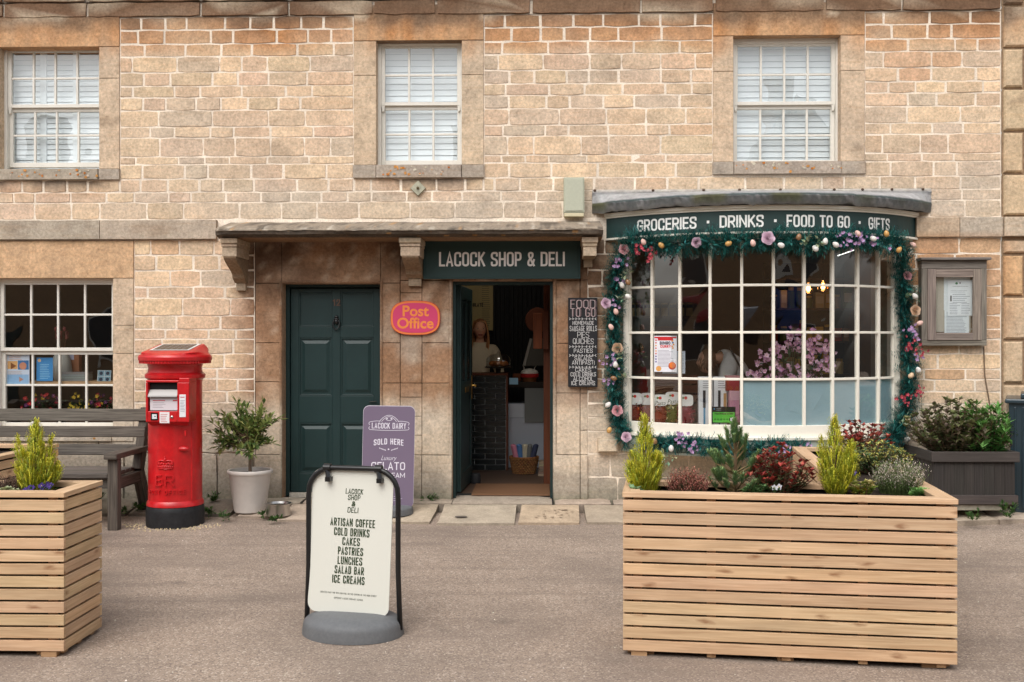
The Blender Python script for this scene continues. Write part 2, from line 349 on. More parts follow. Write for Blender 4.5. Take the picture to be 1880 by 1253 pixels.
def road_material():
    m = material('worn tarmac', S(158, 141, 126), rough=.9, speck=.22, sscale=150, mott=.12, mscale=1.1, bump=.5, bscale=170, spec=.2, bdist=.006)
    nt = m.node_tree; lk = nt.links.new; b = nt.nodes['Principled BSDF']; src = b.inputs['Base Color'].links[0].from_socket
    pos = node(nt, 'ShaderNodeNewGeometry').outputs['Position']
    vo = node(nt, 'ShaderNodeTexVoronoi', Scale=125.0); lk(pos, vo.inputs['Vector'])
    sp = node(nt, 'ShaderNodeSeparateColor'); lk(vo.outputs['Color'], sp.inputs[0])
    for th, cc in ((.86, S(215, 200, 184)), (-.16, S(92, 82, 76))):
        g = node(nt, 'ShaderNodeMath', operation='GREATER_THAN' if th > 0 else 'LESS_THAN'); lk(sp.outputs[0], g.inputs[0]); g.inputs[1].default_value = abs(th)
        k = node(nt, 'ShaderNodeMath', operation='MULTIPLY'); lk(g.outputs[0], k.inputs[0]); k.inputs[1].default_value = .5
        mx = node(nt, 'ShaderNodeMix', data_type='RGBA'); lk(k.outputs[0], mx.inputs['Factor']); lk(src, mx.inputs['A']); mx.inputs['B'].default_value = (*cc, 1); src = mx.outputs['Result']
    n = node(nt, 'ShaderNodeTexNoise', Scale=.9, Detail=6.0, Roughness=.6); lk(pos, n.inputs['Vector'])
    mr = node(nt, 'ShaderNodeMapRange'); mr.inputs['From Min'].default_value = .42; mr.inputs['From Max'].default_value = .66; mr.inputs['To Max'].default_value = .6; lk(n.outputs['Fac'], mr.inputs['Value'])
    mx = node(nt, 'ShaderNodeMix', data_type='RGBA'); lk(mr.outputs[0], mx.inputs['Factor']); lk(src, mx.inputs['A']); mx.inputs['B'].default_value = (*S(118, 106, 97), 1); src = mx.outputs['Result']
    mp = node(nt, 'ShaderNodeMapping'); mp.inputs['Scale'].default_value = (.22, 3.2, 1); lk(pos, mp.inputs['Vector'])      # faint wheel tracks along the street
    n3 = node(nt, 'ShaderNodeTexNoise', Scale=1.6, Detail=5.0, Roughness=.6); lk(mp.outputs[0], n3.inputs['Vector'])
    m3 = node(nt, 'ShaderNodeMapRange'); m3.inputs['From Min'].default_value = .48; m3.inputs['From Max'].default_value = .68; m3.inputs['To Max'].default_value = .38; lk(n3.outputs['Fac'], m3.inputs['Value'])
    mx = node(nt, 'ShaderNodeMix', data_type='RGBA'); lk(m3.outputs[0], mx.inputs['Factor']); lk(src, mx.inputs['A']); mx.inputs['B'].default_value = (*S(112, 101, 93), 1); src = mx.outputs['Result']
    n4 = node(nt, 'ShaderNodeTexNoise', Scale=2.3, Detail=3.0); lk(pos, n4.inputs['Vector'])       # small oil and damp stains
    m4 = node(nt, 'ShaderNodeMapRange'); m4.inputs['From Min'].default_value = .68; m4.inputs['From Max'].default_value = .76; m4.inputs['To Max'].default_value = .5; lk(n4.outputs['Fac'], m4.inputs['Value'])
    mx = node(nt, 'ShaderNodeMix', data_type='RGBA'); lk(m4.outputs[0], mx.inputs['Factor']); lk(src, mx.inputs['A']); mx.inputs['B'].default_value = (*S(92, 84, 78), 1)
    lk(mx.outputs['Result'], b.inputs['Base Color']); return m

M_STONE = stone_material()
M_MORTAR = material('lime mortar', S(234, 220, 202), rough=.95, speck=.2, sscale=60, mott=.2, mscale=3, bump=.6, bscale=90, spec=.1)
M_SLAB = material('paving stone', rough=.9, vcol=True, speck=.18, sscale=60, mott=.2, mscale=7, bump=.7, bscale=60, spec=.2, bdist=.006)
M_ROAD = road_material()
M_CREAM = material('cream paint', S(236, 230, 216), rough=.45, speck=.03, sscale=30, spec=.4)
M_SASH = material('greyed white paint', S(222, 218, 208), rough=.5, speck=.04, sscale=40, mott=.05, spec=.4)
M_GREEN = material('dark green gloss paint', S(30, 52, 52), rough=.42, mott=.10, mscale=5, bump=.08, bscale=25, spec=.4)
M_SIGN = material('dark green sign paint', S(40, 62, 60), rough=.5, mott=.08, mscale=4, spec=.35)
M_PLAIN = material('painted', rough=.6, vcol=True, speck=.05, sscale=50)
M_GLOSSY = material('glazed', rough=.25, vcol=True, spec=.5)
M_LEAF = material('leaves', rough=.55, vcol=True, spec=.35, trans=.22)
M_LEAD = material('weathered lead', rough=.75, vcol=True, speck=.2, sscale=30, mott=.3, mscale=6, bump=.5, bscale=30)
M_RED = material('red gloss paint', S(192, 23, 29), rough=.36, speck=.1, sscale=24, mott=.2, mscale=7, bump=.06, bscale=14, spec=.5, coat=.25)
M_BLACK = material('black paint', S(38, 38, 40), rough=.5, speck=.25, sscale=40, mott=.3, mscale=9, bump=.2, bscale=50)
M_TUBE = material('black powder coat', S(24, 24, 25), rough=.35, spec=.5)
M_STEEL = material('brushed steel', S(190, 188, 185), rough=.28, metal=1.0)
M_BRASS = material('brass', S(190, 150, 80), rough=.3, metal=1.0)
M_WOOD = wood_material('new softwood', S(211, 181, 146), S(174, 137, 102), knots=.65, grain=.7)
M_OLDWOOD = wood_material('silvered oak', S(146, 138, 128), S(78, 72, 66), rough=.85, grain=.9)
M_DARKWOOD = wood_material('dark stained wood', S(78, 73, 69), S(48, 44, 42), rough=.75, grain=.7)
M_BENCH = wood_material('weathered bench wood', S(112, 105, 97), S(58, 53, 48), rough=.85, grain=.9)
M_BROWN = wood_material('brown timber', S(104, 58, 36), S(66, 34, 22), rough=.6, grain=.6)
M_GLASS = glass_material('window glass', refl=1.0, wav=.35)
M_GLASSUP = glass_material('old window glass', refl=1.0, wav=.3, base_r=.13)
M_FILM = material('frosted window film', S(150, 178, 186), rough=.35, mott=.06, mscale=3, spec=.5, coat=.5)
M_SOIL = material('potting soil', S(48, 38, 32), rough=1, speck=.4, sscale=60, bump=1, bscale=60)
M_PLASTIC = material('grey recycled plastic', S(104, 106, 108), rough=.55, speck=.1, sscale=60, mott=.1, mscale=5, bump=.25, bscale=110)
M_SKIN = material('skin', S(206, 160, 135), rough=.55)
# ================================================================== the building
T_TAN = S(213, 186, 157); T_GREY = S(194, 181, 164); T_OR = S(194, 140, 92); T_BRN = S(150, 116, 90); T_DK = S(92, 82, 74); T_PALE = S(204, 192, 174)
DX0, DX1 = PX(455), PX(1120)
def stain(x, z, base, dressed=False):
    n = .5 + .5 * (nz(x * 1.4, z * 1.4) + .5 * nz(x * 3.1, z * 3.1, 4)); m = nz(x * 6, z * 6, 2); c = base; g2 = .5 + .5 * nz(x * .8, z * .9, 50) + .35 * nz(x * 2.6, z * 3.4, 52); dk = sm(.30, .62, nz(x * 2.2, z * 5.0, 61) + .35 * nz(x * 9, z * 12, 62))
    c = mix(c, S(180, 164, 146), .4 * sm(.5, .95, g2)); c = mix(c, S(150, 128, 106), .5 * dk)
    st = sm(-.25, .35, nz(x * 7, z * .7, 33)) if dressed else 1
    c = mix(c, mix(T_OR, S(178, 118, 66), .6 * n), (.85 if dressed else .85) * sm(4.05 if not dressed else 3.98, 4.27, z + .1 * m) * (.45 + .8 * n) * (.35 + .65 * st))
    c = mix(c, T_DK, .75 * sm(4.30, 4.46, z + .09 * m + .07 * n) * (.55 + .6 * n)); c = mix(c, S(206, 190, 166), .7 * sm(4.38, 4.44, z) * sm(.12, .3, nz(x * 3.3, z * 4, 41)))
    if not dressed:                                         # lichen greys above the hood and the lead roof
        c = mix(c, T_GREY, .6 * sm(3.0, 2.72, z + .15 * m) * sm(2.5, 2.6, z) * sm(-3.9, -2.6, x) * (.5 + n))
        c = mix(c, T_GREY, .35 * sm(3.9, 3.3, z) * sm(2.6, 2.8, z) * n)
    # iron brown round the doorways, worn back to pale stone near the ground
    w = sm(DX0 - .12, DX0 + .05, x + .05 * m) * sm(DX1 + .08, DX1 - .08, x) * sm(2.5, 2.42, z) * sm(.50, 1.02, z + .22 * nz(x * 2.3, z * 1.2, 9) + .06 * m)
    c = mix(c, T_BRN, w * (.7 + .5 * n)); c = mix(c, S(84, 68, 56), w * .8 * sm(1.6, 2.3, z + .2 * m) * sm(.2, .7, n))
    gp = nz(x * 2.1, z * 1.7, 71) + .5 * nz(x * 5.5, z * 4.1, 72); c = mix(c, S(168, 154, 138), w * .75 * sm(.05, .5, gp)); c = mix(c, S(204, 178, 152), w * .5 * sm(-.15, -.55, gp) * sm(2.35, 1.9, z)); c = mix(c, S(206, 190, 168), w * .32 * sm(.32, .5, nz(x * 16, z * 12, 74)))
    w2 = sm(3.2, 3.35, x) * sm(4.4, 4.1, x) * sm(2.45, 2.35, z) * sm(1.25, 1.7, z + .2 * m); c = mix(c, mix(T_OR, T_BRN, .4), w2 * (.3 + .7 * n))
    c = mix(c, T_PALE, .75 * sm(1.0, .72, z + .1 * m)); c = mix(c, S(150, 142, 130), .8 * sm(.42, .18, z + .1 * m + .1 * n))
    if z < .13: c = mix(c, S(112, 112, 92), .6 * sm(.12, .0, z + .05 * m))
    for (a, b, zt) in SILLS:                                # dark run-off under the window sills
        if a < x < b and zt - .16 < z < zt: c = mix(c, mix(T_DK, T_OR, sm(.02, .16, zt - z)), .75 * sm(.17, .02, zt - z + .05 * m) * sm(a, a + .1, x) * sm(b, b - .1, x))
    return c
def px_rect(x0, y0, x1, y1): return (PX(x0), PX(x1), PZ(y1), PZ(y0))
W_UL = px_rect(-1, 81, 183, 308); W_UM = px_rect(691, 74, 848, 303); W_UR = px_rect(1346, 70, 1543, 300); W_LL = px_rect(-14, 510, 208, 786)
SILLS = [(PX(-35), PX(190), PZ(330)), (PX(690), PX(880), PZ(328))]
D_12 = px_rect(518, 520, 699, 907); D_12 = (D_12[0], D_12[1], 0.0, D_12[3]); D_SH = px_rect(830, 516, 1016, 907); D_SH = (D_SH[0], D_SH[1], 0.0, D_SH[3])
BXC, BR, BA, BP = 2.020, 1.711, .792, .529                  # the bow: centre, radius, half angle, projection
BX0, BX1 = BXC - BR * math.sin(BA), BXC + BR * math.sin(BA); BOW = (BX0 + .03, BX1 - .03, .62, 2.42)
zc = lambda y: P(430, y, 0).z
COURSES_U = [zc(y) for y in (31, 55, 81, 104, 133, 158, 179, 203, 233, 253, 288, 302, 329, 353, 372, 403)]
COURSES_L = [zc(y) for y in (440, 469, 497, 527, 548, 580, 605, 623, 650, 677, 696, 718, 740, 765, 790, 832, 874, 935)]
XL, XR = -6.3, PX(1838)

shop = thing('shop_building', 'two storey honey coloured stone building with sash windows, bow window and two green doorways', 'shop building', (0, 0, 0))

def stone(mb, x0, x1, z0, z1, yf, base, joint=.0028, jit=.0032, proud=.0045, dressed=False, inset=.0032):
    x0 += joint; x1 -= joint; z0 += joint; z1 -= joint; w = x1 - x0; h = z1 - z0
    if w < .012 or h < .012: return
    nx = max(1, int(w / .09)); nzv = max(1, int(h / .07))
    ring = [(x0 + w * i / nx, z0) for i in range(nx)] + [(x1, z0 + h * i / nzv) for i in range(nzv)] + [(x1 - w * i / nx, z1) for i in range(nx)] + [(x0, z1 - h * i / nzv) for i in range(nzv)]
    cx, cz = (x0 + x1) / 2, (z0 + z1) / 2; o = []; inn = []; pr = proud + rnd.uniform(-.003, .003); tl = rnd.uniform(-.003, .003)
    rr = min(.022, h * .2, w * .2)
    for (a, b) in ring:
        ja, jb = rnd.uniform(-jit, jit), rnd.uniform(-jit, jit)
        dx = max(0, abs(a - cx) - (w / 2 - rr)); dz = max(0, abs(b - cz) - (h / 2 - rr))
        if dx > 0 and dz > 0 and not dressed: a -= math.copysign(.3 * rr, a - cx); b -= math.copysign(.3 * rr, b - cz)
        a += ja; b += jb; o.append((a, yf + .004, b))
        inn.append((a + (cx - a) / (w / 2) * inset * (1 if abs(a - cx) > w / 2 - .02 else .0), yf - pr + tl * (a - cx) / w + rnd.uniform(-.001, .001), b + (cz - b) / (h / 2) * inset * (1 if abs(b - cz) > h / 2 - .02 else 0)))
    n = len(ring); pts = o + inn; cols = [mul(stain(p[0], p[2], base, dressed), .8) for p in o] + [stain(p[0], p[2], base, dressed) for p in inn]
    mb.add(pts, [(i, (i + 1) % n, (i + 1) % n + n, i + n) for i in range(n)] + [tuple(range(n, 2 * n))], base, cols)
def free(z0, z1, x, blocks):
    segs = [(z0, z1)]
    for b in blocks:
        if b[0] < x < b[1]:
            out = []
            for (a, c) in segs:
                if b[3] <= a or b[2] >= c: out.append((a, c)); continue
                if b[2] > a: out.append((a, b[2]))
                if b[3] < c: out.append((b[3], c))
            segs = out
    return segs
def masonry(mb, mm, x0, x1, courses, blocks, yf=0.0, wr=(.2, .46), tone=T_TAN):
    for k in range(len(courses) - 1):
        zt, zb = courses[k], courses[k + 1]; h = zt - zb
        br = sorted({x0, x1} | {v for b in blocks for v in b[:2] if x0 < v < x1 and b[2] < zt and b[3] > zb})
        for a, b in zip(br, br[1:]):
            for (s0, s1) in free(zb, zt, (a + b) / 2, blocks):
                if s1 - s0 < .004: continue
                mm.face([(a, yf, s0), (b, yf, s0), (b, yf, s1), (a, yf, s1)])
                if s1 - s0 < .03: continue
                x = a; first = True
                while x < b - 1e-6:
                    w = rnd.uniform(*wr) * (1.15 if h > .15 else .95)
                    if first: w *= rnd.uniform(.45, 1); first = False
                    if b - (x + w) < wr[0] * .8: w = b - x if b - x < wr[1] * 1.3 else (b - x) / 2
                    w = min(w, b - x); base = vary(tone, .085)
                    q = rnd.random()
                    if q < .08: base = mix(base, T_OR, rnd.uniform(.12, .38))
                    elif q < .24: base = mix(base, T_GREY, rnd.uniform(.25, .6))
                    elif q < .38: base = mix(base, S(232, 204, 168), .6)
                    stone(mb, x, x + w, s0, s1, yf, base); x += w
SUR = [px_rect(-45, 25, 220, 328), px_rect(650, 8, 888, 327), px_rect(1309, 10, 1587, 323), px_rect(-70, 441, 246, 812)]
DOORS = (PX(468), PX(1078), -.3, zc(440) + .05)
blocks = SUR + [DOORS, (BX0 - .02, BX1 + .02, .58, 2.44)]
mb, mm = MB(), MB()
masonry(mb, mm, XL, XR, COURSES_U, blocks)
masonry(mb, mm, XL, XR, COURSES_L, blocks)
# the strip behind string course and hood, and behind the top ledge
for (z0, z1) in ((COURSES_L[0], COURSES_U[-1]), (COURSES_U[0], 5.6)):
    mm.face([(XL, 0, z0), (XR, 0, z0), (XR, 0, z1), (XL, 0, z1)])
wall = mb.build('stone_wall', M_STONE, shop); mm.build('mortar', M_MORTAR, shop)

def ashlar(mb, x0, x1, z0, z1, yf=-.012, depth=.2, base=None, cell=.05, ch=.0035, rough=.0018):
    """one dressed block: a gently uneven front with worn arrises and plain returns"""
    base = base or vary(T_TAN, .06); nx = max(2, int((x1 - x0) / cell)); nn = max(2, int((z1 - z0) / cell)); pts = []; cols = []
    xs = [x0, x0 + ch] + [x0 + ch + (x1 - x0 - 2 * ch) * i / nx for i in range(1, nx)] + [x1 - ch, x1]
    zs = [z0, z0 + ch] + [z0 + ch + (z1 - z0 - 2 * ch) * i / nn for i in range(1, nn)] + [z1 - ch, z1]
    for j, z in enumerate(zs):
        for i, x in enumerate(xs):
            e = i in (0, len(xs) - 1) or j in (0, len(zs) - 1)
            y = yf + (ch if e else 0) + rough * nz(x * 9, z * 9, 5) + (rough * 2 * max(0, nz(x * 21, z * 21, 8)) if e else 0)
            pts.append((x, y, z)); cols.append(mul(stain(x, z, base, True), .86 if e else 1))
    w = len(xs); fs = [(j * w + i, j * w + i + 1, (j + 1) * w + i + 1, (j + 1) * w + i) for j in range(len(zs) - 1) for i in range(w - 1)]
    mb.add(pts, fs, base, cols)
    b = mul(stain((x0 + x1) / 2, (z0 + z1) / 2, base, True), .95); y0, y1 = yf + ch, yf + depth
    for q in ([(x0, y0, z0), (x0, y0, z1), (x0, y1, z1), (x0, y1, z0)], [(x1, y0, z0), (x1, y1, z0), (x1, y1, z1), (x1, y0, z1)],
              [(x0, y0, z0), (x0, y1, z0), (x1, y1, z0), (x1, y0, z0)], [(x0, y0, z1), (x1, y0, z1), (x1, y1, z1), (x0, y1, z1)]): mb.face(q, b)

# ---- window surrounds
def surround(out, op, sill_px, lintel_px, joints, name='window_surround', sill_over=0.0, sill_tone=S(168, 156, 142)):
    m = MB(); zl = PZ(lintel_px); g = .003
    ashlar(m, out[0], out[1], op[3], out[3], -.015, .24, vary(S(200, 166, 130), .03))
    sb = PZ(sill_px)
    for (a, b) in ((out[0], op[0]), (op[1], out[1])):
        zs = [op[3] - g] + [PZ(j) for j in joints] + [op[2]]
        for t, bt in zip(zs, zs[1:]): ashlar(m, a, b, bt + g, t, -.012, .24, vary(S(202, 180, 154), .04))
    o = m.build(name, M_STONE, shop)
    s = MB(); ashlar(s, out[0] - .005, op[0], sb, op[2], -.03, .2, sill_tone); ashlar(s, op[0] + .003, op[1] - .003, sb, op[2], -.042, .3, vary(sill_tone, .04)); ashlar(s, op[1], out[1] + .005, sb, op[2], -.03, .2, sill_tone)
    for k in range(26):         # orange and pale lichen rosettes
        x = rnd.uniform(op[0], op[1]); z = rnd.uniform(sb + .02, op[2] - .01); r = rnd.uniform(.006, .018)
        pl = [(x + r * rnd.uniform(.6, 1.1) * math.cos(a), -.0455 - k * .00008, z + r * rnd.uniform(.5, 1) * math.sin(a)) for a in [i * .7 for i in range(9)]]
        s.face(pl[::-1], vary(rnd.choice([S(190, 120, 60), S(200, 190, 170), S(196, 140, 80)]), .1))
    s.build('window_sill', M_STONE, o); return o
surround(SUR[0], W_UL, 328, 81, (140,)); surround(SUR[1], W_UM, 327, 74, (138,)); surround(SUR[2], W_UR, 323, 70, (135,)); surround(SUR[3], W_LL, 812, 510, (598, 650))

def bar(m, x0, x1, z0, z1, y0, y1, c=(1, 1, 1)): m.box(x0, x1, y0, y1, z0, z1, c)
def sash(op, x0, x1, ncol, rows, meet, yr, blind, name, horns=True):
    """double hung sash: rows = z of the horizontal lines top..bottom, meet = index of the meeting rail"""
    fr = MB(); a, b = x0, x1; zt, zb = rows[0], rows[-1]
    bar(fr, op[0] - .02, a + .022, op[2], op[3] + .02, yr, yr + .1); bar(fr, b - .022, op[1] + .02, op[2], op[3] + .02, yr, yr + .1); bar(fr, a + .022, b - .022, zt - .012, op[3] + .02, yr + .002, yr + .1)
    f = fr.build('window_frame', M_SASH, shop, bevel=.004)
    for part, (r0, r1, yy) in {'upper': (0, meet, yr + .022), 'lower': (meet, len(rows) - 1, yr + .05)}.items():
        m = MB(); t, bt = rows[r0], rows[r1]; st = .034
        bar(m, a + .022, a + .022 + st, bt, t, yy, yy + .035); bar(m, b - .022 - st, b - .022, bt, t, yy, yy + .035)
        bar(m, a + .022 + st, b - .022 - st, t - st, t, yy + .001, yy + .035); h = .045 if part == 'lower' else .032
        bar(m, a + .022 + st, b - .022 - st, bt, bt + h, yy + .001, yy + .035)
        ia, ib = a + .022 + st, b - .022 - st
        for k in range(1, ncol):
            x = ia + (ib - ia) * k / ncol; bar(m, x - .0095, x + .0095, bt + h, t - st, yy + .004, yy + .03)
        for k in range(r0 + 1, r1): bar(m, ia, ib, rows[k] - .0095, rows[k] + .0095, yy + .006, yy + .028)
        if part == 'upper' and horns:
            for x in (a + .022, b - .022 - st): m.prism([(x, bt + .001), (x + st, bt + .001), (x + st * .8, bt - .05), (x + st * .3, bt - .06)], yy + .003, yy + .03)
        o = m.build('sash', M_SASH, f, bevel=.003)
        g = MB(); g.face([(ia, yy + .018, bt + h), (ib, yy + .018, bt + h), (ib, yy + .018, t - st), (ia, yy + .018, t - st)]); g.build('window_glass', M_GLASSUP if blind else M_GLASS, f)
    if blind:
        bm = MB(); z = op[3]; x0b, x1b = op[0], op[1]; y = yr + .13; c = S(236, 243, 247)
        wv = (x1b - x0b) / 3 if blind == 'shutter' else x1b - x0b
        for k in range(3 if blind == 'shutter' else 1):
            p, q = x0b + wv * k, x0b + wv * (k + 1); zz = op[3] - .01
            if blind == 'shutter':
                bar(bm, p, p + .03, op[2], op[3], y - .012, y + .012, c); bar(bm, q - .03, q, op[2], op[3], y - .012, y + .012, c); p += .03; q -= .03
            while zz > op[2] + .02:
                pitch = .05 if blind == 'shutter' else .056
                bm.add([(p, y + .004, zz), (q, y + .004, zz), (q, y - .005, zz - pitch * .95), (p, y - .005, zz - pitch * .95), (p, y - .003, zz - pitch * .99), (q, y - .003, zz - pitch * .99)], [(0, 3, 2, 1), (3, 4, 5, 2)], c); zz -= pitch
        bm.face([(x0b, y + .009, op[2]), (x1b, y + .009, op[2]), (x1b, y + .009, op[3]), (x0b, y + .009, op[3])], S(150, 165, 176))
        bm.build('window_blind', M_BLIND, f)
    return f
M_BLIND = material('white slatted blind', rough=.55, vcol=True, spec=.3)
yr = .085
def rz_(px, ys, Y): return [P(px, y, Y).z for y in ys]
sash(W_UL, P(8, 600, yr).x, P(190, 600, yr).x, 4, rz_(95, (88, 143, 197, 247, 306), yr), 2, yr, 'shutter', 'w')
sash(W_UM, P(695, 600, yr).x, P(850, 600, yr).x, 3, rz_(770, (80, 137, 193, 245, 302), yr), 2, yr, 'blind', 'w')
sash(W_UR, P(1344, 600, yr).x, P(1539, 600, yr).x, 4, rz_(1440, (77, 136, 192, 247, 302), yr), 2, yr, 'blind', 'w')
sash(W_LL, P(-6, 600, .06).x, P(214, 600, .06).x, 4, rz_(105, (516, 578, 645, 708, 786), .06), 2, .06, None, 'w', False)

# ---- string courses, plinth, top ledge
m = MB(); x = XL
while x < PX(400) - .05:
    w = min(rnd.uniform(.8, 1.3), PX(400) - x); w = PX(400) - x if PX(400) - x - w < .3 else w
    ashlar(m, x + .002, x + w - .002, COURSES_L[0], COURSES_U[-1] - .01, -.045, .06, vary(S(178, 164, 148), .06)); x += w
m.build('string_course', M_STONE, shop)
m = MB(); a, b = PX(1680), XR
ashlar(m, a, (a + b) / 2, P(1760, 436, 0).z, P(1760, 400, 0).z, -.04, .06, S(186, 164, 140)); ashlar(m, (a + b) / 2 + .004, b, P(1760, 436, 0).z, P(1760, 400, 0).z, -.04, .06, S(180, 168, 152)); m.build('string_course', M_STONE, shop)
m = MB(); x = XL                                           # rough grey base stones left of the doors
for (zt, zb) in ((zc(795), zc(832)), (zc(832), -.12)):
    x = XL
    while x < PX(455):
        w = rnd.uniform(.4, .75); w = PX(466) - x if PX(466) - x - w < .25 else w
        stone(m, x, x + w, zb, zt, -.02 if zb < 0 else -.008, vary(S(176, 166, 150), .1), .005, .005, .012); x += w
m.build('plinth', M_STONE, shop)
m = MB(); x = XL                                           # weathered ledge along the top
while x < XR:
    w = min(rnd.uniform(.5, 1.1), XR - x)
    for (zt, zb, yo) in ((zc(4), zc(31), -.012), (zc(-24), zc(4), -.03), (zc(-60), zc(-24), -.045)):
        stone(m, x, x + w, zb, zt, yo, mix(vary(S(176, 160, 142), .12), T_DK, rnd.random() * .5), .003, .006, .012)
        m.face([(x, yo + .004, zb), (x + w, yo + .004, zb), (x + w, 0, zb), (x, 0, zb)], T_DK)
    x += w
m.build('top_ledge', M_STONE, shop)
m = MB()
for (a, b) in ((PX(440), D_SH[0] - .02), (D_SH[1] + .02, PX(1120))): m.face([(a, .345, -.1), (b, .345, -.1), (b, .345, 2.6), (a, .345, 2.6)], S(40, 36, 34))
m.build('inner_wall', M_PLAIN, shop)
m = MB(); m.add([(XL, -.35, 5.0), (XR, -.35, 5.0), (XR, 3.2, 7.6), (XL, 3.2, 7.6), (XL, -.35, 4.93), (XR, -.35, 4.93)], [(0, 1, 2, 3), (0, 4, 5, 1)], S(120, 110, 98)); m.build('roof', M_STONE, shop)

# ---- doorway stones
m = MB(); zt = zc(440) + .02; g = .002
def pier(px0, px1, ys, yf=-.012, dep=.34, base=S(200, 168, 132)):
    zs = [zt] + [PZ(y) for y in ys] + [-.05]
    for k, (t, b) in enumerate(zip(zs, zs[1:])):
        last = k == len(zs) - 2
        ashlar(m, PX(px0) + g, PX(px1) - g, b + g, t - g, yf - (.022 if last else 0), dep, vary(base, .06), rough=.004 if last else .003)
pier(469, 518, (520, 630, 702, 836)); pier(699, 735, (520, 630, 704, 836))
pier(735, 775, (515, 538, 704, 730, 765, 800, 836), -.008); pier(775, 830, (515, 630, 704, 836)); pier(1016, 1065, (515, 631, 722, 835))
pier(1065, 1079, (515, 560, 631, 690, 722, 790, 835), -.008)
ashlar(m, D_12[0], D_12[1], D_12[3], zt, -.012, .3, S(196, 160, 124)); ashlar(m, D_SH[0], D_SH[1], D_SH[3], zt, -.012, .3, S(196, 160, 124))
ds = m.build('door_surround', M_STONE, shop)
m = MB()                                                   # moulded stone edge round each doorway
def moulding(d, w, y):
    for (x0, x1, z0, z1) in ((d[0] - w, d[0] + .004, 0, d[3] + w), (d[1] - .004, d[1] + w, 0, d[3] + w), (d[0] + .004, d[1] - .004, d[3] - .004, d[3] + w)):
        ashlar(m, x0, x1, z0, z1, y, .3, S(168, 138, 108), ch=.012)
moulding(D_12, .022, -.03); moulding(D_SH, .03, -.028)
m.build('door_moulding', M_STONE, ds)

# ---- stone hood over both doors on carved brackets
hx0, hx1 = P(392, 430, -.5).x, P(1108, 430, -.5).x; zb = P(700, 436, -.5).z; zh = P(700, 421, -.5).z
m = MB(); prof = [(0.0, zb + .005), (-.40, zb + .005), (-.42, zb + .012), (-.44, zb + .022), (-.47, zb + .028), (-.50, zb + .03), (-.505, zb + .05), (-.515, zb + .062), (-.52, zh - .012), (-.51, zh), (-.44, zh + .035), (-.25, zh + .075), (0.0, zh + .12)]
nx = 420; pts = []; cols = []
for i in range(nx + 1):
    x = hx0 + (hx1 - hx0) * i / nx
    for j, (y, z) in enumerate(prof):
        k = nz(x * 3.3, j * .35, 3); k2 = nz(x * 14, j * .8, 6); chip = max(0, nz(x * 1.1, .3, 17) - .28) * .12 if 1 < j < 9 else 0
        end = .05 * max(0, 1 - min(x - hx0, hx1 - x) / .05) if y < -.1 else 0
        pts.append((x, y + .008 * k + .005 * k2 + chip + end, z + (.007 * k + .004 * k2 if j > 1 else 0)))
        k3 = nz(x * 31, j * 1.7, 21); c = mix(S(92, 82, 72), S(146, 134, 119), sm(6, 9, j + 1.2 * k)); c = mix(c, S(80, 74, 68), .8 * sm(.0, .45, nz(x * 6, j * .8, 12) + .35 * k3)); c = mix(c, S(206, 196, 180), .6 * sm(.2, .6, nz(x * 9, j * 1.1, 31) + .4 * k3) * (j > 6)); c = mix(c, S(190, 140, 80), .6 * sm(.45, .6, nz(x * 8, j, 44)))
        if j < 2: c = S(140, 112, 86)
        cols.append(c)
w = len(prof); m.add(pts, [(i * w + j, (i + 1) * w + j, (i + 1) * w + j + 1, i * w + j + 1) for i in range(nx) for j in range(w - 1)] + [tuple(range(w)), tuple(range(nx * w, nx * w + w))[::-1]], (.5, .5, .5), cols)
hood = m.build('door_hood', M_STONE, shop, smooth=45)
def bracket(pxc, wpx, zbot_px, dep):
    m = MB(); x = P(pxc, 500, -dep).x; hw = wpx / 2 / 1900 * (9.5 - dep); zt_ = zb + .004; z1 = zt_ - .045; z2 = z1 - .03; zb_ = PZ(zbot_px)
    for (z0, zt2, d_, e) in ((z1, zt_, dep + .03, .012), (z2, z1, dep + .012, .006), (z2 - .085, z2, dep, 0)):
        pts = [(-hw - e, -d_), (hw + e, -d_), (hw + e, 0), (-hw - e, 0)]
        m.box(x - hw - e, x + hw + e, -d_, .0, z0, zt2, vary(S(182, 164, 142), .05))
    top = z2 - .085; n = 14; sec = []
    for k in range(n + 1):                                 # S-curved scroll
        t = k / n; y = -(dep - .05) * (.5 + .5 * math.cos(math.pi * t ** .9)) - .05 - (.05 * math.exp(-((t - .82) / .14) ** 2)); sec.append((y, top + (zb_ - top) * t))
    sec = [(0.0, top)] + sec + [(0.0, zb_)]; hw2 = hw * .86; q = len(sec)
    pts = [(x - hw2, y, z) for y, z in sec] + [(x + hw2, y, z) for y, z in sec]; c = S(142, 122, 100)
    m.add(pts, [tuple(range(q)), tuple(range(q, 2 * q))[::-1]] + [(i, i + q, (i + 1) % q + q, (i + 1) % q) for i in range(q)], c)
    m.box(x - hw2 * .8, x + hw2 * .8, -.05, 0, zb_ - .07, zb_, S(168, 150, 128))
    m.build('hood_bracket', M_STONE, hood, bevel=.006)
bracket(421, 27, 520, .40); bracket(753, 36, 512, .40); bracket(1083, 24, 478, .40)

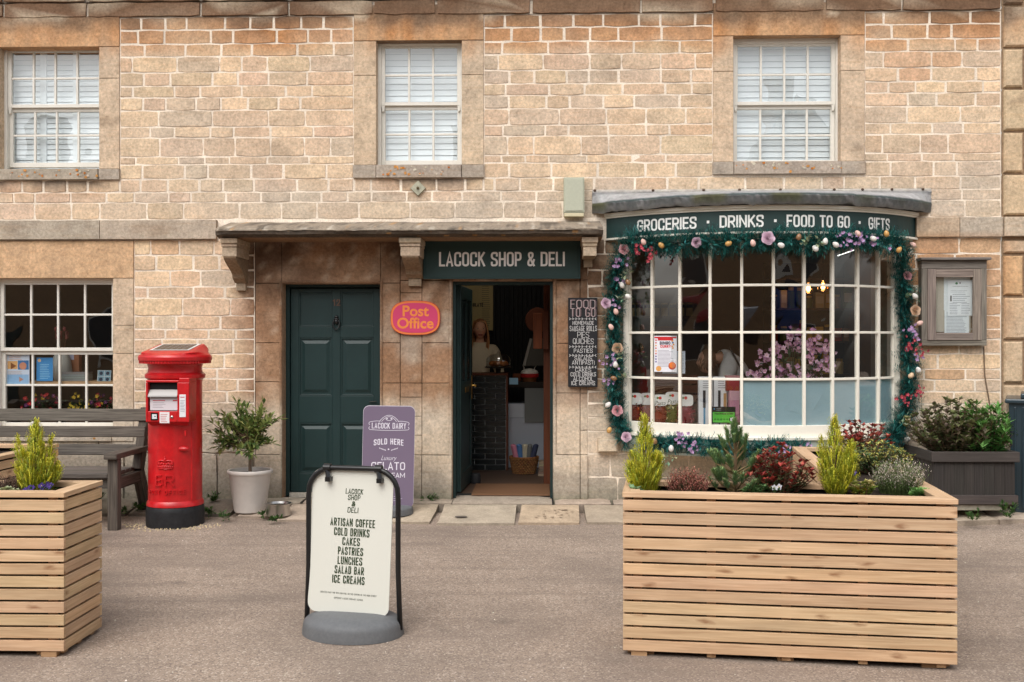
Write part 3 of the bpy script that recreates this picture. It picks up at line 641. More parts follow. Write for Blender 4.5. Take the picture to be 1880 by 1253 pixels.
# ---- door number 12
def panel_door(m, x0, x1, z0, z1, y, rows, th=.045, st=.075):
    """rows: [(z_bottom, z_top, raised)], two panels in each row; rails and stiles stand proud of the panels"""
    xm = (x0 + x1) / 2; m.box(x0, x1, y + .016, y + th, z0, z1)
    for (a, b) in ((x0, x0 + st), (xm - st * .5, xm + st * .5), (x1 - st, x1)): m.box(a, b, y, y + .0155, z0, z1)
    zs = [z1] + [v for r in rows for v in (r[1], r[0])] + [z0]
    for t, b in zip(zs[0::2], zs[1::2]):
        for (p, q) in ((x0 + st, xm - st * .5), (xm + st * .5, x1 - st)): m.box(p, q, y + .0006, y + .0155, b, t)
    for (zb_, zt_, raised) in rows:
        for (p, q) in ((x0 + st, xm - st * .5), (xm + st * .5, x1 - st)):
            e = .014                                            # moulding frame
            for (a, b, c, d) in ((p, p + e, zb_, zt_), (q - e, q, zb_, zt_), (p + e, q - e, zb_, zb_ + e), (p + e, q - e, zt_ - e, zt_)): m.box(a, b, y + .005, y + .0165, c, d)
            if raised:
                i = .03; a, b, c, d = p + i, q - i, zb_ + i, zt_ - i; k = .028
                m.add([(a, y + .0155, c), (b, y + .0155, c), (b, y + .0155, d), (a, y + .0155, d), (a + k, y + .004, c + k), (b - k, y + .004, c + k), (b - k, y + .004, d - k), (a + k, y + .004, d - k)],
                      [(0, 1, 5, 4), (1, 2, 6, 5), (2, 3, 7, 6), (3, 0, 4, 7), (4, 5, 6, 7)])
YD = .15
m = MB(); dz = lambda y: P(615, y, YD).z
panel_door(m, D_12[0] + .045, D_12[1] - .012, .035, dz(530), YD, [(dz(600), dz(537), False), (dz(727), dz(620), True), (dz(870), dz(777), True)])
door = m.build('house_door', M_GREEN, shop, bevel=.003)
m = MB(); m.box(D_12[0] - .01, D_12[0] + .04, YD - .03, YD + .08, .0, D_12[3]); m.box(D_12[1] - .011, D_12[1] + .02, YD - .03, YD + .08, 0, D_12[3]); m.box(D_12[0] + .04, D_12[1] - .011, YD - .029, YD + .08, dz(528), D_12[3]); m.build('door_frame', M_GREEN, door, bevel=.003)
m = MB(); m.box(D_12[0] + .041, D_12[1] - .012, YD - .045, YD + .04, -.01, .03, S(190, 182, 168)); m.build('threshold', M_SLAB, door)
m = MB(); kx, kz = P(618, 600, YD).x, dz(593); kw = flatfn((kx, YD, kz), (1, 0, 0), (0, 0, 1), (0, -1, 0))
m.ball((kx, YD - .012, kz + .055), .018, .012, .014); m.ball((kx, YD - .01, kz + .035), .026, .014, .012); m.ball((kx, YD - .012, kz + .01), .02, .016, .028)
m.tube([(kx - .022, YD - .016, kz + .025), (kx - .032, YD - .02, kz - .005), (kx - .024, YD - .024, kz - .045), (kx, YD - .026, kz - .066), (kx + .024, YD - .024, kz - .045), (kx + .032, YD - .02, kz - .005), (kx + .022, YD - .016, kz + .025)], .007, 8); m.build('door_knocker', M_TUBE, door, smooth=60)
m = MB(); letters(m, '12', wallfn(kx, YD - .004, dz(562)), .062, .036, .011, .012, colr=S(96, 72, 60), th=.002); m.build('door_number', M_PLAIN, door)
m = MB(); m.box(D_12[1] - .02, D_12[1] - .002, YD - .04, YD - .031, dz(622), dz(600), S(30, 34, 34)); m.tube([(P(688, 737, YD).x - .05, YD - .012, dz(738)), (P(688, 737, YD).x + .02, YD - .02, dz(737))], .005, 6, S(60, 60, 55)); m.build('door_latch', M_PLAIN, door)

# ---- open shop door: hinged at the left jamb, swung inwards
ang = R(86.5); hx, hy = D_SH[0] + .03, .2
sd = bpy.data.objects.new('shop_door', None)
m = MB(); L = .86; H = D_SH[3] - .03; yb = .022
m.box(0, L, -yb, yb - .012, .03, H); z6 = .62
for y0, y1 in ((-yb - .014, -yb - .0005), (yb - .0115, yb)):
    for (a, b, c, d) in ((0, .1, .03, H), (L - .1, L, .03, H), (.1, L - .1, H - .12, H), (.1, L - .1, .03, .2), (.1, L - .1, .92, 1.06), (.41, .47, 1.06, H - .12)): m.box(a, b, y0, y1, c, d)
sd = m.build('shop_door', M_GREEN, shop, bevel=.003); sd.location = (hx, hy, 0); sd.rotation_euler = (0, 0, ang)
m = MB()
for (a, b) in ((.1, .41), (.47, L - .1)): m.face([(a + .012, -yb - .004, 1.075), (b - .012, -yb - .004, 1.075), (b - .012, -yb - .004, H - .135), (a + .012, -yb - .004, H - .135)], S(30, 42, 44))
m.build('door_glass', M_GLOSSY, sd)
m = MB(); m.box(L - .075, L - .035, -yb - .02, -yb - .014, .86, 1.1); m.tube([(L - .055, -yb - .018, 1.0), (L - .055, -yb - .06, 1.0), (L - .16, -yb - .065, .995)], .009, 8); m.build('door_handle', M_BRASS, sd, bevel=.002); m = MB(); m.box(.3, .56, -yb - .02, -yb - .014, .95, 1.0); m.build('letter_plate', M_BRASS, sd, bevel=.002)
m = MB(); m.box(D_SH[0] + .0, D_SH[0] + .028, .05, .24, 0, D_SH[3] - .001); m.box(D_SH[1] - .028, D_SH[1] + .0, .05, .24, 0, D_SH[3] - .001); m.box(D_SH[0] + .028, D_SH[1] - .028, .051, .24, D_SH[3] - .03, D_SH[3] + .01); m.build('door_frame', M_GREEN, sd).matrix_parent_inverse = (Matrix.Translation((hx, hy, 0)) @ Matrix.Rotation(ang, 4, 'Z')).inverted()
# ================================================================== bow window
def arcpt(Rr, dy, phi, off, z): return Vector((BXC + (Rr + off) * math.sin(phi), dy - (Rr + off) * math.cos(phi), z))
def bow(phi, off, z): return arcpt(BR, BR - BP, phi, off, z)
NB = 10; PH = [-BA + 2 * BA * i / NB for i in range(NB + 1)]
def arcband(m, ptf, p0, p1, z0, z1, o0, o1, n=40, colr=(1, 1, 1)):
    pts = []; q = []
    for i in range(n + 1):
        f = p0 + (p1 - p0) * i / n; pts += [ptf(f, o1, z0), ptf(f, o1, z1), ptf(f, o0, z1), ptf(f, o0, z0)]
    fs = [(4 * i + a, 4 * i + 4 + a, 4 * i + 4 + (a + 1) % 4, 4 * i + (a + 1) % 4) for i in range(n) for a in range(4)]
    m.add(pts, fs + [(0, 1, 2, 3), (4 * n + 3, 4 * n + 2, 4 * n + 1, 4 * n)], colr)
BZ = [.7206, 1.119, 1.5255, 1.934, 2.335]
m = MB()
for i, f in enumerate(PH):
    hw = (.0125 if 0 < i < NB else .03) / BR; arcband(m, bow, f - hw, f + hw, BZ[0], 2.42, -.038, .0, 1)
for z in BZ[1:4]: arcband(m, bow, -BA, BA, z - .0105, z + .0105, -.034, -.003, NB * 4)
arcband(m, bow, -BA - .02, BA + .02, 2.335, 2.41, -.05, .004); arcband(m, bow, -BA - .02, BA + .02, .615, .7206, -.05, .006); arcband(m, bow, -BA - .03, BA + .03, .595, .622, -.05, .04)
for s in (-1, 1):                                            # side posts back to the wall
    x = BXC + s * (BR * math.sin(BA)); m.box(x - .035, x + .035, -.03, .12, .6, 2.42)
bw = m.build('bow_window', M_CREAM, shop, bevel=.003)
m = MB(); arcband(m, bow, -BA - .02, BA + .02, .47, .594, -.05, .012); arcband(m, bow, -BA - .02, BA + .02, .445, .468, -.05, .03)
m.build('sill_board', material('pale green paint', S(176, 186, 176), rough=.5, mott=.08), bw, bevel=.003)
g, fm = MB(), MB()
for i in range(NB):
    for r in range(4):
        t = [rnd.uniform(-.0022, .0022) for _ in range(4)]
        q = [bow(PH[i], -.018 + t[0], BZ[r]), bow(PH[i + 1], -.018 + t[1], BZ[r]), bow(PH[i + 1], -.018 + t[2], BZ[r + 1]), bow(PH[i], -.018 + t[3], BZ[r + 1])]
        g.add(q, [(0, 1, 2), (0, 2, 3)])
        if r == 0 and i >= 4: fm.face([bow(PH[i], -.026, BZ[r]), bow(PH[i + 1], -.026, BZ[r]), bow(PH[i + 1], -.026, BZ[r + 1]), bow(PH[i], -.026, BZ[r + 1])])
g.build('window_glass', M_GLASS, bw); fm.build('frosted_film', M_FILM, bw)
# soffit closing the underside of the bow and its head
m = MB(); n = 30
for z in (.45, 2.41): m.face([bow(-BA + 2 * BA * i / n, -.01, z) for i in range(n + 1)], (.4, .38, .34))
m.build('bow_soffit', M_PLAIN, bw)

# ---- green sign board on the curve, with its letters
FH, FA_ = 1.405, .60; FR = (FH ** 2 + FA_ ** 2) / (2 * FA_); FA = math.asin(FH / FR)
def fas(phi, off, z): return arcpt(FR, FR - FA_, phi, off, z)
bs = thing('bow_sign', 'curved dark green sign board with white lettering over the bow window', 'shop sign', (BXC, -.3, 2.39)); bs_inv = Matrix.Translation((-BXC, .3, -2.39))
m = MB(bs_inv); arcband(m, fas, -FA, FA, 2.388, 2.567, -.05, 0); m.build('sign_board', M_SIGN, bs, bevel=.002)
m = MB(bs_inv); arcband(m, fas, -FA, FA, 2.37, 2.387, -.08, .018); arcband(m, fas, -FA, FA, 2.568, 2.585, -.06, .012); arcband(m, fas, -FA, FA, 2.5855, 2.612, -.06, .03); m.build('moulding', M_CREAM, bs)
def phi_at(px):
    lo, hi = -FA, FA
    for _ in range(40):
        mid = (lo + hi) / 2; p = fas(mid, 0, 2.47) - CAM; x = 940 + F * p.dot(RT) / p.dot(FW)
        lo, hi = (mid, hi) if x < px else (lo, mid)
    return lo
def fit_letters(mb, txt, fn, x0, x1, h, t, z0, gk=.45, **kw):
    lo, hi = t * 1.2, h * 3
    for _ in range(40):
        mid = (lo + hi) / 2; lo, hi = (mid, hi) if text_w(txt, h, mid, t, t * gk) < x1 - x0 else (lo, mid)
    letters(mb, txt, fn, h, lo, t, t * gk, (x0 + x1) / 2, z0, **kw)
m = MB(bs_inv); ff = lambda a, b, o=0.0: fas(a / FR, .002 + o, b)
for txt, p0, p1 in (('GROCERIES', 1170, 1279), ('DRINKS', 1321, 1402), ('FOOD TO GO', 1444, 1560), ('GIFTS', 1594, 1633)): fit_letters(m, txt, ff, FR * phi_at(p0), FR * phi_at(p1), .106, .0165, 2.424, colr=S(232, 232, 228))
for p in (1300, 1423.5, 1578): c = FR * phi_at(p); m.add([ff(c - .011, 2.466), ff(c + .011, 2.466), ff(c + .011, 2.490), ff(c - .011, 2.490)], [(0, 1, 2, 3)], S(232, 232, 228))
m.build('lettering', M_PLAIN, bs)

# ---- lead covered roof of the bow
RH, RA_ = 1.535, .68; RRr = (RH ** 2 + RA_ ** 2) / (2 * RA_); RAn = math.asin(RH / RRr)
m = MB(); n = 120; pts = []; cols = []
for i in range(n + 1):
    f = -RAn + 2 * RAn * i / n; e = arcpt(RRr, RRr - RA_, f, 0, 0); k = nz(e.x * 4, 1, 4); k2 = nz(e.x * 13, 2, 4); k5 = nz(e.x * 37, 3, 4); moss = sm(-.1, .35, nz(e.x * 3.1, 5, 1))
    wob = .016 * k + .012 * k2 + .006 * k5; L = S(126, 126, 126); Mo = S(80, 80, 58); Dk = S(98, 100, 102)
    for (y, z, c) in ((-.012, 2.835, S(186, 178, 166)), (-.03, 2.80, L), (e.y * .5 - .015, 2.772, S(160, 160, 160)), (e.y - .02, 2.712 + wob * .25, S(156, 156, 156)), (e.y - .026, 2.698 + wob * .3, mix(S(60, 74, 74), Mo, moss)), (e.y - .03 - .012 * k2, 2.682 + wob * .8, mix(mix(S(84, 86, 86), L, sm(0, .4, k5)), Mo, moss)), (e.y - .018 - .014 * k2, 2.645 + wob * 1.3, mix(mix(S(96, 98, 98), L, sm(-.1, .4, k2)), Mo, moss * .7)), (e.y + .0, 2.612 + wob * 1.4, S(104, 102, 98)), (e.y + .08, 2.62, S(70, 70, 70)), (-.01, 2.62, S(60, 60, 58))):
        pts.append((e.x, min(y, -.008), z)); cols.append(vary(c, .06))
w = 10; m.add(pts, [(i * w + j, (i + 1) * w + j, (i + 1) * w + j + 1, i * w + j + 1) for i in range(n) for j in range(w - 1)] + [tuple(range(w)), tuple(range(n * w, n * w + w))[::-1]], (.5, .5, .5), cols)
br = m.build('lead_roof', M_LEAD, bw, smooth=22)
m = MB()
for px in (1092, 1199, 1292, 1358, 1433, 1532, 1584, 1638, 1695): p = P(px, 354, -.03); m.ball((p.x, -.025, 2.827), .014, .012, .012, S(92, 74, 60), 8, 5)
m.build('fixing_nail', M_PLAIN, br)

# ================================================================== rooms behind the glass (parts of the building)
def room(name, x0, x1, y0, y1, z0, z1, cw, cf, cc, gap0=0.0, gap1=0.0):
    m = MB(); a0, a1 = y0 + gap0, y0 + gap1
    m.face([(x0, y1, z0), (x1, y1, z0), (x1, y1, z1), (x0, y1, z1)], cw)
    m.face([(x0, a0, z0), (x0, y1 if not gap0 else y0 + .6, z0), (x0, y1 if not gap0 else y0 + .6, z1), (x0, a0, z1)], cw)
    m.face([(x1, y0, z0), (x1, y1 if not gap1 else a1, z0), (x1, y1 if not gap1 else a1, z1), (x1, y0, z1)], cw)
    m.face([(x0, y0, z1), (x1, y0, z1), (x1, y1, z1), (x0, y1, z1)], cc)
    w = m.build('interior_wall', M_PLAIN, shop); m = MB(); m.face([(x0, y0, z0), (x1, y0, z0), (x1, y1, z0), (x0, y1, z0)], cf); m.build('interior_floor', M_PLAIN, shop); return w
room('bow', .59, 3.34, .035, 3.3, 0.0, 2.62, S(128, 104, 82), S(74, 56, 44), S(150, 138, 124), gap0=.01)
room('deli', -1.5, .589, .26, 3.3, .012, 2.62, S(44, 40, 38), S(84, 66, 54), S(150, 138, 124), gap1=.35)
xl0, xl1 = W_LL[0] - .5, W_LL[1] + .5
room('post', xl0, xl1, .2, 3.0, 0.0, 2.45, S(120, 98, 74), S(80, 62, 48), S(110, 98, 84))
m = MB()                                                    # plaster reveals of the bow
m.face([(3.335, .03, .0), (3.335, 1.0, .0), (3.335, 1.0, 2.6), (3.335, .03, 2.6)], S(168, 160, 146)); m.build('interior_reveal', M_PLAIN, shop)
m = MB(); m.box(xl0 + 1.15, xl0 + 1.9, 2.9, 2.98, 1.1, 1.95, S(206, 178, 128)); m.build('interior_panel', M_PLAIN, shop)

# ---- deck of the bow with its display
def onedge(name, pts, mat): pass
m = MB(); n = 24; ed = [bow(-BA + 2 * BA * i / n, -.06, .70) for i in range(n + 1)]; m.face([(BX0, .45, .70)] + ed + [(BX1, .45, .70)], S(150, 120, 92)); m.box(BX0, BX1, .44, .46, 0, .699, S(110, 84, 62)); m.build('display_deck', M_PLAIN, bw)

def paper(name, label, cat, px0, py0, px1, py1, Y, base, draw=None, group=None, tilt=0.0, th=.002, mat=None):
    a = P(px0, py1, Y); b = P(px1, py0, Y); w, h = b.x - a.x, b.z - a.z
    m = MB(); m.box(0, w, 0, th, 0, h, base)
    if draw: draw(m, w, h, flatfn((0, 0, 0), (1, 0, 0), (0, 0, 1), (0, -1, 0)))
    o = m.build(name, mat or M_PLAIN); o.location = (a.x, Y, a.z); o.rotation_euler = (tilt, 0, 0); return tag(o, label, cat, group)
def rect(m, fn, x0, x1, z0, z1, c, o=.0006): m.add([fn(x0, z0, o), fn(x1, z0, o), fn(x1, z1, o), fn(x0, z1, o)], [(0, 1, 2, 3)], c)
def disc(m, fn, x, z, r, c, o=.0006, n=14, rz=None): m.add([fn(x + r * math.cos(2 * math.pi * i / n), z + (rz or r) * math.sin(2 * math.pi * i / n), o) for i in range(n)], [tuple(range(n))], c)
def lines(m, fn, x0, x1, z1, z0, n, c, o=.0006, ragged=.3, t=.35):
    for k in range(n): z = z1 + (z0 - z1) * k / max(1, n - 1); rect(m, fn, x0, x0 + (x1 - x0) * (1 - ragged * rnd.random()), z, z - (z1 - z0) / n * t, c, o)
Yg = lambda px, off=-.05: min((bow(f, off, 1) for f in [(-BA + 2 * BA * i / 200) for i in range(201)]), key=lambda p: abs(940 + F * (p - CAM).dot(RT) / (p - CAM).dot(FW) - px)).y
def d_bingo(m, w, h, fn):
    rect(m, fn, .002, w - .002, h * .93, h * .975, S(196, 40, 44)); rect(m, fn, w * .16, w * .84, h * .87, h * .94, S(196, 40, 44), .0008)
    fit_letters(m, 'BINGO', fn, w * .25, w * .72, h * .09, h * .02, h * .755, th=.0007, colr=S(52, 46, 60)); fit_letters(m, 'CURRY', fn, w * .27, w * .74, h * .08, h * .018, h * .665, th=.0007, colr=S(206, 50, 56))
    lines(m, fn, w * .16, w * .86, h * .60, h * .16, 13, S(150, 146, 158), ragged=.35)
    for k in range(9): disc(m, fn, w * .08, h * (.88 - .075 * k), w * .035, rnd.choice([S(200, 60, 50), S(90, 70, 140), S(226, 150, 60)]), .0009)
    for k in range(5): disc(m, fn, w * (.8 + .03 * (k % 3)), h * (.86 - .05 * k), w * .04, rnd.choice([S(200, 90, 120), S(90, 110, 160), S(226, 150, 60)]), .0009)
    disc(m, fn, w * .8, h * .17, w * .17, S(176, 62, 40), .0009, 18); disc(m, fn, w * .8, h * .19, w * .13, S(222, 120, 50), .0012, 18); disc(m, fn, w * .2, h * .09, w * .12, S(220, 160, 90), .0009)
yb_ = Yg(1222)
o = paper('poster', 'bingo and curry night poster with red banner on the bow window glass', 'poster', 1201, 617, 1243, 683, yb_ - .005, S(226, 226, 232), d_bingo); o.rotation_euler.z = -.33
o = paper('poster', 'plain white sheet half hidden behind the bingo poster', 'poster', 1216, 645, 1258, 686, yb_ + .03, S(206, 214, 224), lambda m, w, h, fn: lines(m, fn, w * .8, w * .95, h * .9, h * .1, 12, S(160, 165, 175))); o.rotation_euler.z = -.3

# pasta bags
def bag(px, py, pyb, Y, cc, head, label, writing=None):
    b = P(px, pyb, Y); t = P(px, py, Y); w = .145; hh = t.z - b.z
    th = thing('pasta_bag', label, 'food bag', (b.x, Y, b.z), 0, 'pasta bags in the bow window'); M0 = MB(); body = hh * .66
    for k in range(150):
        z = rnd.uniform(.01, body); x = rnd.uniform(-.5, .5) * w * (1 - .25 * (z / body) ** 3); y = rnd.uniform(-.035, .03)
        M0.leaf(Vector((x, y, z)), Vector((rnd.uniform(-1, 1), rnd.uniform(-.4, .2), rnd.uniform(-1, 1))), .018, .032, vary(rnd.choice(cc), .25), .5)
    M0.ball((0, .0, body * .5), w * .5, .035, body * .56, mul(cc[0], .6), 14, 8); M0.build('contents', M_GLOSSY, th)
    m = MB(); n = 16; pl = []
    for i in range(n):
        a = 2 * math.pi * i / n; c, s_ = math.cos(a), math.sin(a); pl.append((w * .46 * math.copysign(abs(c) ** .5, c), body * .93 + hh * .2 * (1 + math.copysign(abs(s_) ** .5, s_))))
    m.prism(pl, -.036, -.033, S(226, 226, 222)); fn = flatfn((0, -.0362, 0), (1, 0, 0), (0, 0, 1), (0, -1, 0))
    if writing: type_text(m, writing, fn, .055, 0, body * .98, S(60, 80, 60), shear=.25, sx=.85)
    disc(m, fn, .0, body * .93 + hh * .28, .014, S(206, 60, 50)); disc(m, fn, -.022, body * .93 + hh * .28, .01, S(90, 130, 60)); m.build('header_card', M_PLAIN, th)
RED = [S(150, 60, 36), S(176, 96, 50), S(120, 46, 34), S(196, 140, 80), S(96, 84, 44)]
bag(1165, 722, 776, Yg(1165) + .06, RED, 1, 'mixed coloured pasta bag with white header in the leftmost pane of the bow window')
bag(1188, 722, 777, Yg(1188) + .17, RED, 1, 'red pasta bag behind the first glazing bar, second along the row of pasta bags')
bag(1211, 725, 778, Yg(1211) + .05, RED, 1, 'frontmost pasta bag, its white header reading Pasta in full', 'Pasta')
bag(1234, 720, 779, Yg(1234) + .12, [S(120, 126, 60), S(176, 160, 84), S(206, 186, 120), S(90, 110, 50)], 1, 'green and straw coloured pasta bag, fourth along the row', 'Pasta')
bag(1258, 725, 779, Yg(1258) + .12, [S(150, 40, 52), S(126, 30, 46), S(170, 66, 70)], 1, 'deep red pasta bag at the end of the row beside the brown crate')
# brown crate, bread stick boxes, gift boxes, rating sign
a, b = P(1200, 777, .05), P(1282, 687, .05)
cr = thing('wooden_crate', 'brown wooden crate standing behind the pasta bags in the bow window', 'crate', (a.x, .05, .702)); m = MB()
for k in range(5): m.box(0, b.x - a.x, 0, .012, .01 + k * (b.z - .71) / 5, (k + .92) * (b.z - .71) / 5, vary((.6, .5, .42), .1))
m.box(0, .02, .012, .25, 0, b.z - .71, (.5, .42, .36)); m.box(b.x - a.x - .02, b.x - a.x, .012, .25, 0, b.z - .71, (.5, .42, .36)); m.build('board_panel', M_BROWN, cr)
for k, (p0, p1, lb) in enumerate(((1283, 1308, 'tall white breadstick box left of the glazing bar, with blue strip'), (1311, 1335, 'tall white breadstick box right of the glazing bar, above the green rating sign'))):
    Y = Yg(1300) + .12; a, b = P(p0, 776, Y), P(p1, 687, Y); w, h = b.x - a.x, b.z - a.z
    t = thing('breadstick_box', lb, 'food box', (a.x, Y, .702), 0, 'breadstick boxes'); m = MB(); m.box(0, w, 0, .06, 0, h, S(226, 228, 230)); m.build('carton', M_PLAIN, t, bevel=.002)
    m = MB(); fn = flatfn((0, 0, 0), (1, 0, 0), (0, 0, 1), (0, -1, 0)); rect(m, fn, w * .3, w * .5, h * .36, h * .72, S(40, 40, 46)); rect(m, fn, w * .34, w * .48, h * .02, h * .36, S(70, 140, 180) if k == 0 else S(60, 60, 66)); rect(m, fn, w * .72, w * .96, h * .1, h * .66, S(186, 146, 100)); lines(m, fn, w * .3, w * .9, h * .96, h * .78, 5, S(120, 120, 124)); m.build('printed_label', M_PLAIN, t)
def d_rating(m, w, h, fn):
    rect(m, fn, w * .04, w * .96, h * .07, h * .68, S(86, 178, 62)); fit_letters(m, 'FOOD HYGIENE RATING', fn, w * .12, w * .88, h * .1, h * .018, h * .53, th=.001, colr=S(24, 40, 20))
    for k in range(5): disc(m, fn, w * (.13 + .13 * k), h * .25, w * .045, S(56, 130, 44), .0009)
    disc(m, fn, w * .83, h * .25, w * .1, S(20, 22, 20), .001, 20); letters(m, '5', fn, h * .2, h * .14, h * .045, .001, w * .83, h * .15, S(236, 240, 236), th=.0014)
    disc(m, fn, w * .1, h * .86, w * .03, S(60, 140, 180)); lines(m, fn, w * .18, w * .4, h * .9, h * .8, 2, S(150, 160, 165))
o = paper('rating_sign', 'black and green food hygiene rating sign showing 5 in the bow window', 'window sign', 1307, 747, 1350, 778, Yg(1330) + .0, S(24, 26, 28), d_rating); o.rotation_euler.z = -.08
def giftbox(px0, py0, px1, py1, Y, c, label, z=None):
    a, b = P(px0, py1, Y), P(px1, py0, Y); t = thing('gift_box', label, 'box', (a.x, Y, a.z)); w, h = b.x - a.x, b.z - a.z
    m = MB(); m.box(0, w, 0, .1, 0, h * .7, c); m.build('carton', M_PLAIN, t, bevel=.003); m = MB(); m.box(-.002, w + .002, -.002, .102, h * .7, h, mix(c, (1, 1, 1), .15)); m.build('lid', M_PLAIN, t, bevel=.003)
giftbox(1340, 718, 1358, 776, Yg(1345) + .1, S(200, 140, 160), 'pink box beside the rating sign in the bow window'); giftbox(1334, 690, 1358, 718, Yg(1345) + .11, S(140, 40, 46), 'red box stacked on the pink box in the bow window')

# pink flower arrangement
def bloom(m, p, r, c, n=5, d=Vector((0, -1, .25))):
    d = d.normalized(); u = d.cross(Vector((0, 0, 1))).normalized(); v = u.cross(d)
    for k in range(n):
        a = 2 * math.pi * k / n + rnd.random(); e = (u * math.cos(a) + v * math.sin(a)); m.leaf(p, e + d * .35, r * .9, r, vary(c, .14), .3, d)
    m.ball(p + d * r * .1, r * .16, r * .16, r * .16, S(226, 190, 120), 6, 4)
Yf = .0; base = P(1455, 700, Yf); fa = thing('flower_arrangement', 'pink blossom arrangement in a vase standing in the bow window', 'flowers', (base.x, Yf, .70))
m, ml, ms = MB(), MB(), MB(); inv = Vector((base.x, Yf, .70)); zt = base.z - .70
for (px, py) in ((1400, 655), (1412, 668), (1420, 680), (1432, 640), (1448, 625), (1455, 640), (1468, 632), (1478, 650), (1485, 640), (1495, 668), (1504, 652), (1512, 640), (1516, 660), (1488, 624), (1460, 618), (1440, 685), (1425, 655), (1500, 685), (1480, 690), (1395, 680), (1378, 690), (1518, 680), (1452, 690), (1420, 695)):
    p = P(px, py, Yf - .05 + rnd.uniform(-.08, .08)) - inv; ms.tube([(0, 0, zt * .6), (p * .5 + Vector((0, 0, .12))), p], .003, 5, S(70, 96, 60))
    for k in range(9):
        q = p + Vector((rnd.gauss(0, .035), rnd.gauss(0, .03), rnd.gauss(0, .045))); bloom(m, q, rnd.uniform(.018, .034), rnd.choice([S(236, 188, 214), S(226, 172, 204), S(242, 206, 224), S(206, 144, 186)]), 5, Vector((rnd.uniform(-.6, .6), -1, rnd.uniform(-.2, .6))))
    for k in range(5): ml.leaf(p * rnd.uniform(.5, .95), Vector((rnd.uniform(-1, 1), rnd.uniform(-1, .3), rnd.uniform(-.4, .8))), .035, .11, vary(rnd.choice([S(66, 110, 70), S(50, 86, 64), S(84, 124, 84)]), .2))
m.build('blossom', M_LEAF, fa); ml.build('foliage', M_LEAF, fa); ms.build('stem', M_LEAF, fa)
m = MB(); m.lathe([(.05, 0), (.075, .1), (.07, .25), (.045, .33), (.055, .36)], 20, col=S(200, 200, 196)); m.build('vase', M_GLOSSY, fa, smooth=60)

# pendant lamps, strip light, shelves with stock
M_BULB = emitter('glowing filament', (1.0, .52, .2), 16.0); M_FILL_TUBE = emitter('added fill tube', (1.0, .95, .85), 14)  # the tube glow serves only the added lamp inside the doorway
for k, (px, py, Y, lb) in enumerate(((1484, 530, 1.1, 'glowing amber bulb hanging inside the bow window, nearer the middle'), (1511, 526, 1.0, 'glowing amber bulb hanging inside the bow window, nearer the strip light'))):
    p = P(px, py, Y); t = thing('pendant_lamp', lb, 'lamp', p, 0, 'pendant bulbs inside the shop'); m = MB(); m.ball((0, 0, 0), .022, .022, .032, n=12); m.build('filament', M_BULB, t)
    m = MB(); m.lathe([(.012, .075), (.018, .05), (.048, .02), (.058, -.02), (.045, -.06), (.0001, -.078)], 20); m.build('glass_globe', glass_material("amber glass", (1, .78, .5)), t, smooth=180)
    m = MB(); m.tube([(0, 0, .07), (0, 0, 2.6 - p.z)], .005, 6, S(30, 28, 26)); m.lathe([(.018, .06), (.018, .11)], 12, col=S(60, 50, 40)); m.build('cord', M_PLAIN, t)
m = MB(); a, b = P(1538, 470, 1.4), P(1572, 458, 1.4); t = thing('strip_light', 'lit white strip light on the ceiling inside the bow window', 'ceiling light', (a.x, 1.4, a.z)); m.tube([(0, 0, 0), (b.x - a.x, .0, b.z - a.z)], .005, 8); m.build('light_tube', emitter('dim tube', (1, .97, .9), 2.2), t); m = MB(); m.beam((0, 0, .035), (b.x - a.x, .0, b.z - a.z + .035), .07, .03, S(180, 180, 176)); m.build('housing', M_PLAIN, t)
t2 = thing('strip_light', 'added strip light hidden behind the lintel, brightening the inside of the shop doorway', 'ceiling light', (-.35, .95, 2.5)); m = MB(); m.beam((-.45, 0, 0), (.45, 0, 0), .05, .03); m.build('light_tube', M_FILL_TUBE, t2); m = MB(); m.beam((-.5, 0, .03), (.5, 0, .03), .07, .03, S(180, 180, 176)); m.build('housing', M_PLAIN, t2)  # unseen lamp added to brighten the woman and the deli interior
sh = thing('stock_shelf', 'tall dark shelf unit stacked with groceries inside at the right of the bow', 'shelf', (2.9, 1.6, 0)); m = MB(); m.box(-.45, .43, .28, .30, 0, 2.3, S(50, 40, 34)); m.build('back_panel', M_PLAIN, sh)
for z in (.7, 1.1, 1.45, 1.8, 2.12): m = MB(); m.box(-.45, .43, 0, .28, z - .02, z, S(70, 54, 42)); m.build('shelf', M_PLAIN, sh)
for z in (1.1, 1.45, 1.8):
    x = 2.47
    while x < 3.25:
        w = rnd.uniform(.06, .10); h = rnd.uniform(.13, .25); c = rnd.choice([S(186, 160, 90), S(160, 60, 40), S(200, 190, 160), S(90, 110, 50), S(60, 50, 46), S(210, 170, 60), S(150, 120, 90)])
        nm, lb, kk = ('jar', 'filled jar on the shelves inside the bow window', 1) if rnd.random() < .5 else ('carton', 'printed grocery carton on the shelves inside the bow window', 0)
        m = MB()
        if kk: m.lathe([(w * .45, 0), (w * .46, h * .75), (w * .34, h * .85), (w * .36, h * .86), (w * .36, h), (.0001, h)], 12, (0, 0, 0), c, cols=[c, c, c, S(200, 170, 80), S(200, 170, 80), S(200, 170, 80)])
        else: m.box(-w / 2, w / 2, -.05, .05, 0, h, c); m.box(-w / 2 + .008, w / 2 - .008, -.052, -.0505, h * .3, h * .75, mix(c, (.8, .8, .75), .6))
        o = m.build(nm, M_GLOSSY); o.location = (x + w / 2, 1.68, z); tag(o, lb, nm, 'groceries on the shelves inside the bow window'); x += w + .012
m = MB(); m.box(1.3, 1.62, 2.6, 2.64, .9, 1.62, S(150, 96, 52)); m.build('interior_panel', M_PLAIN, shop)
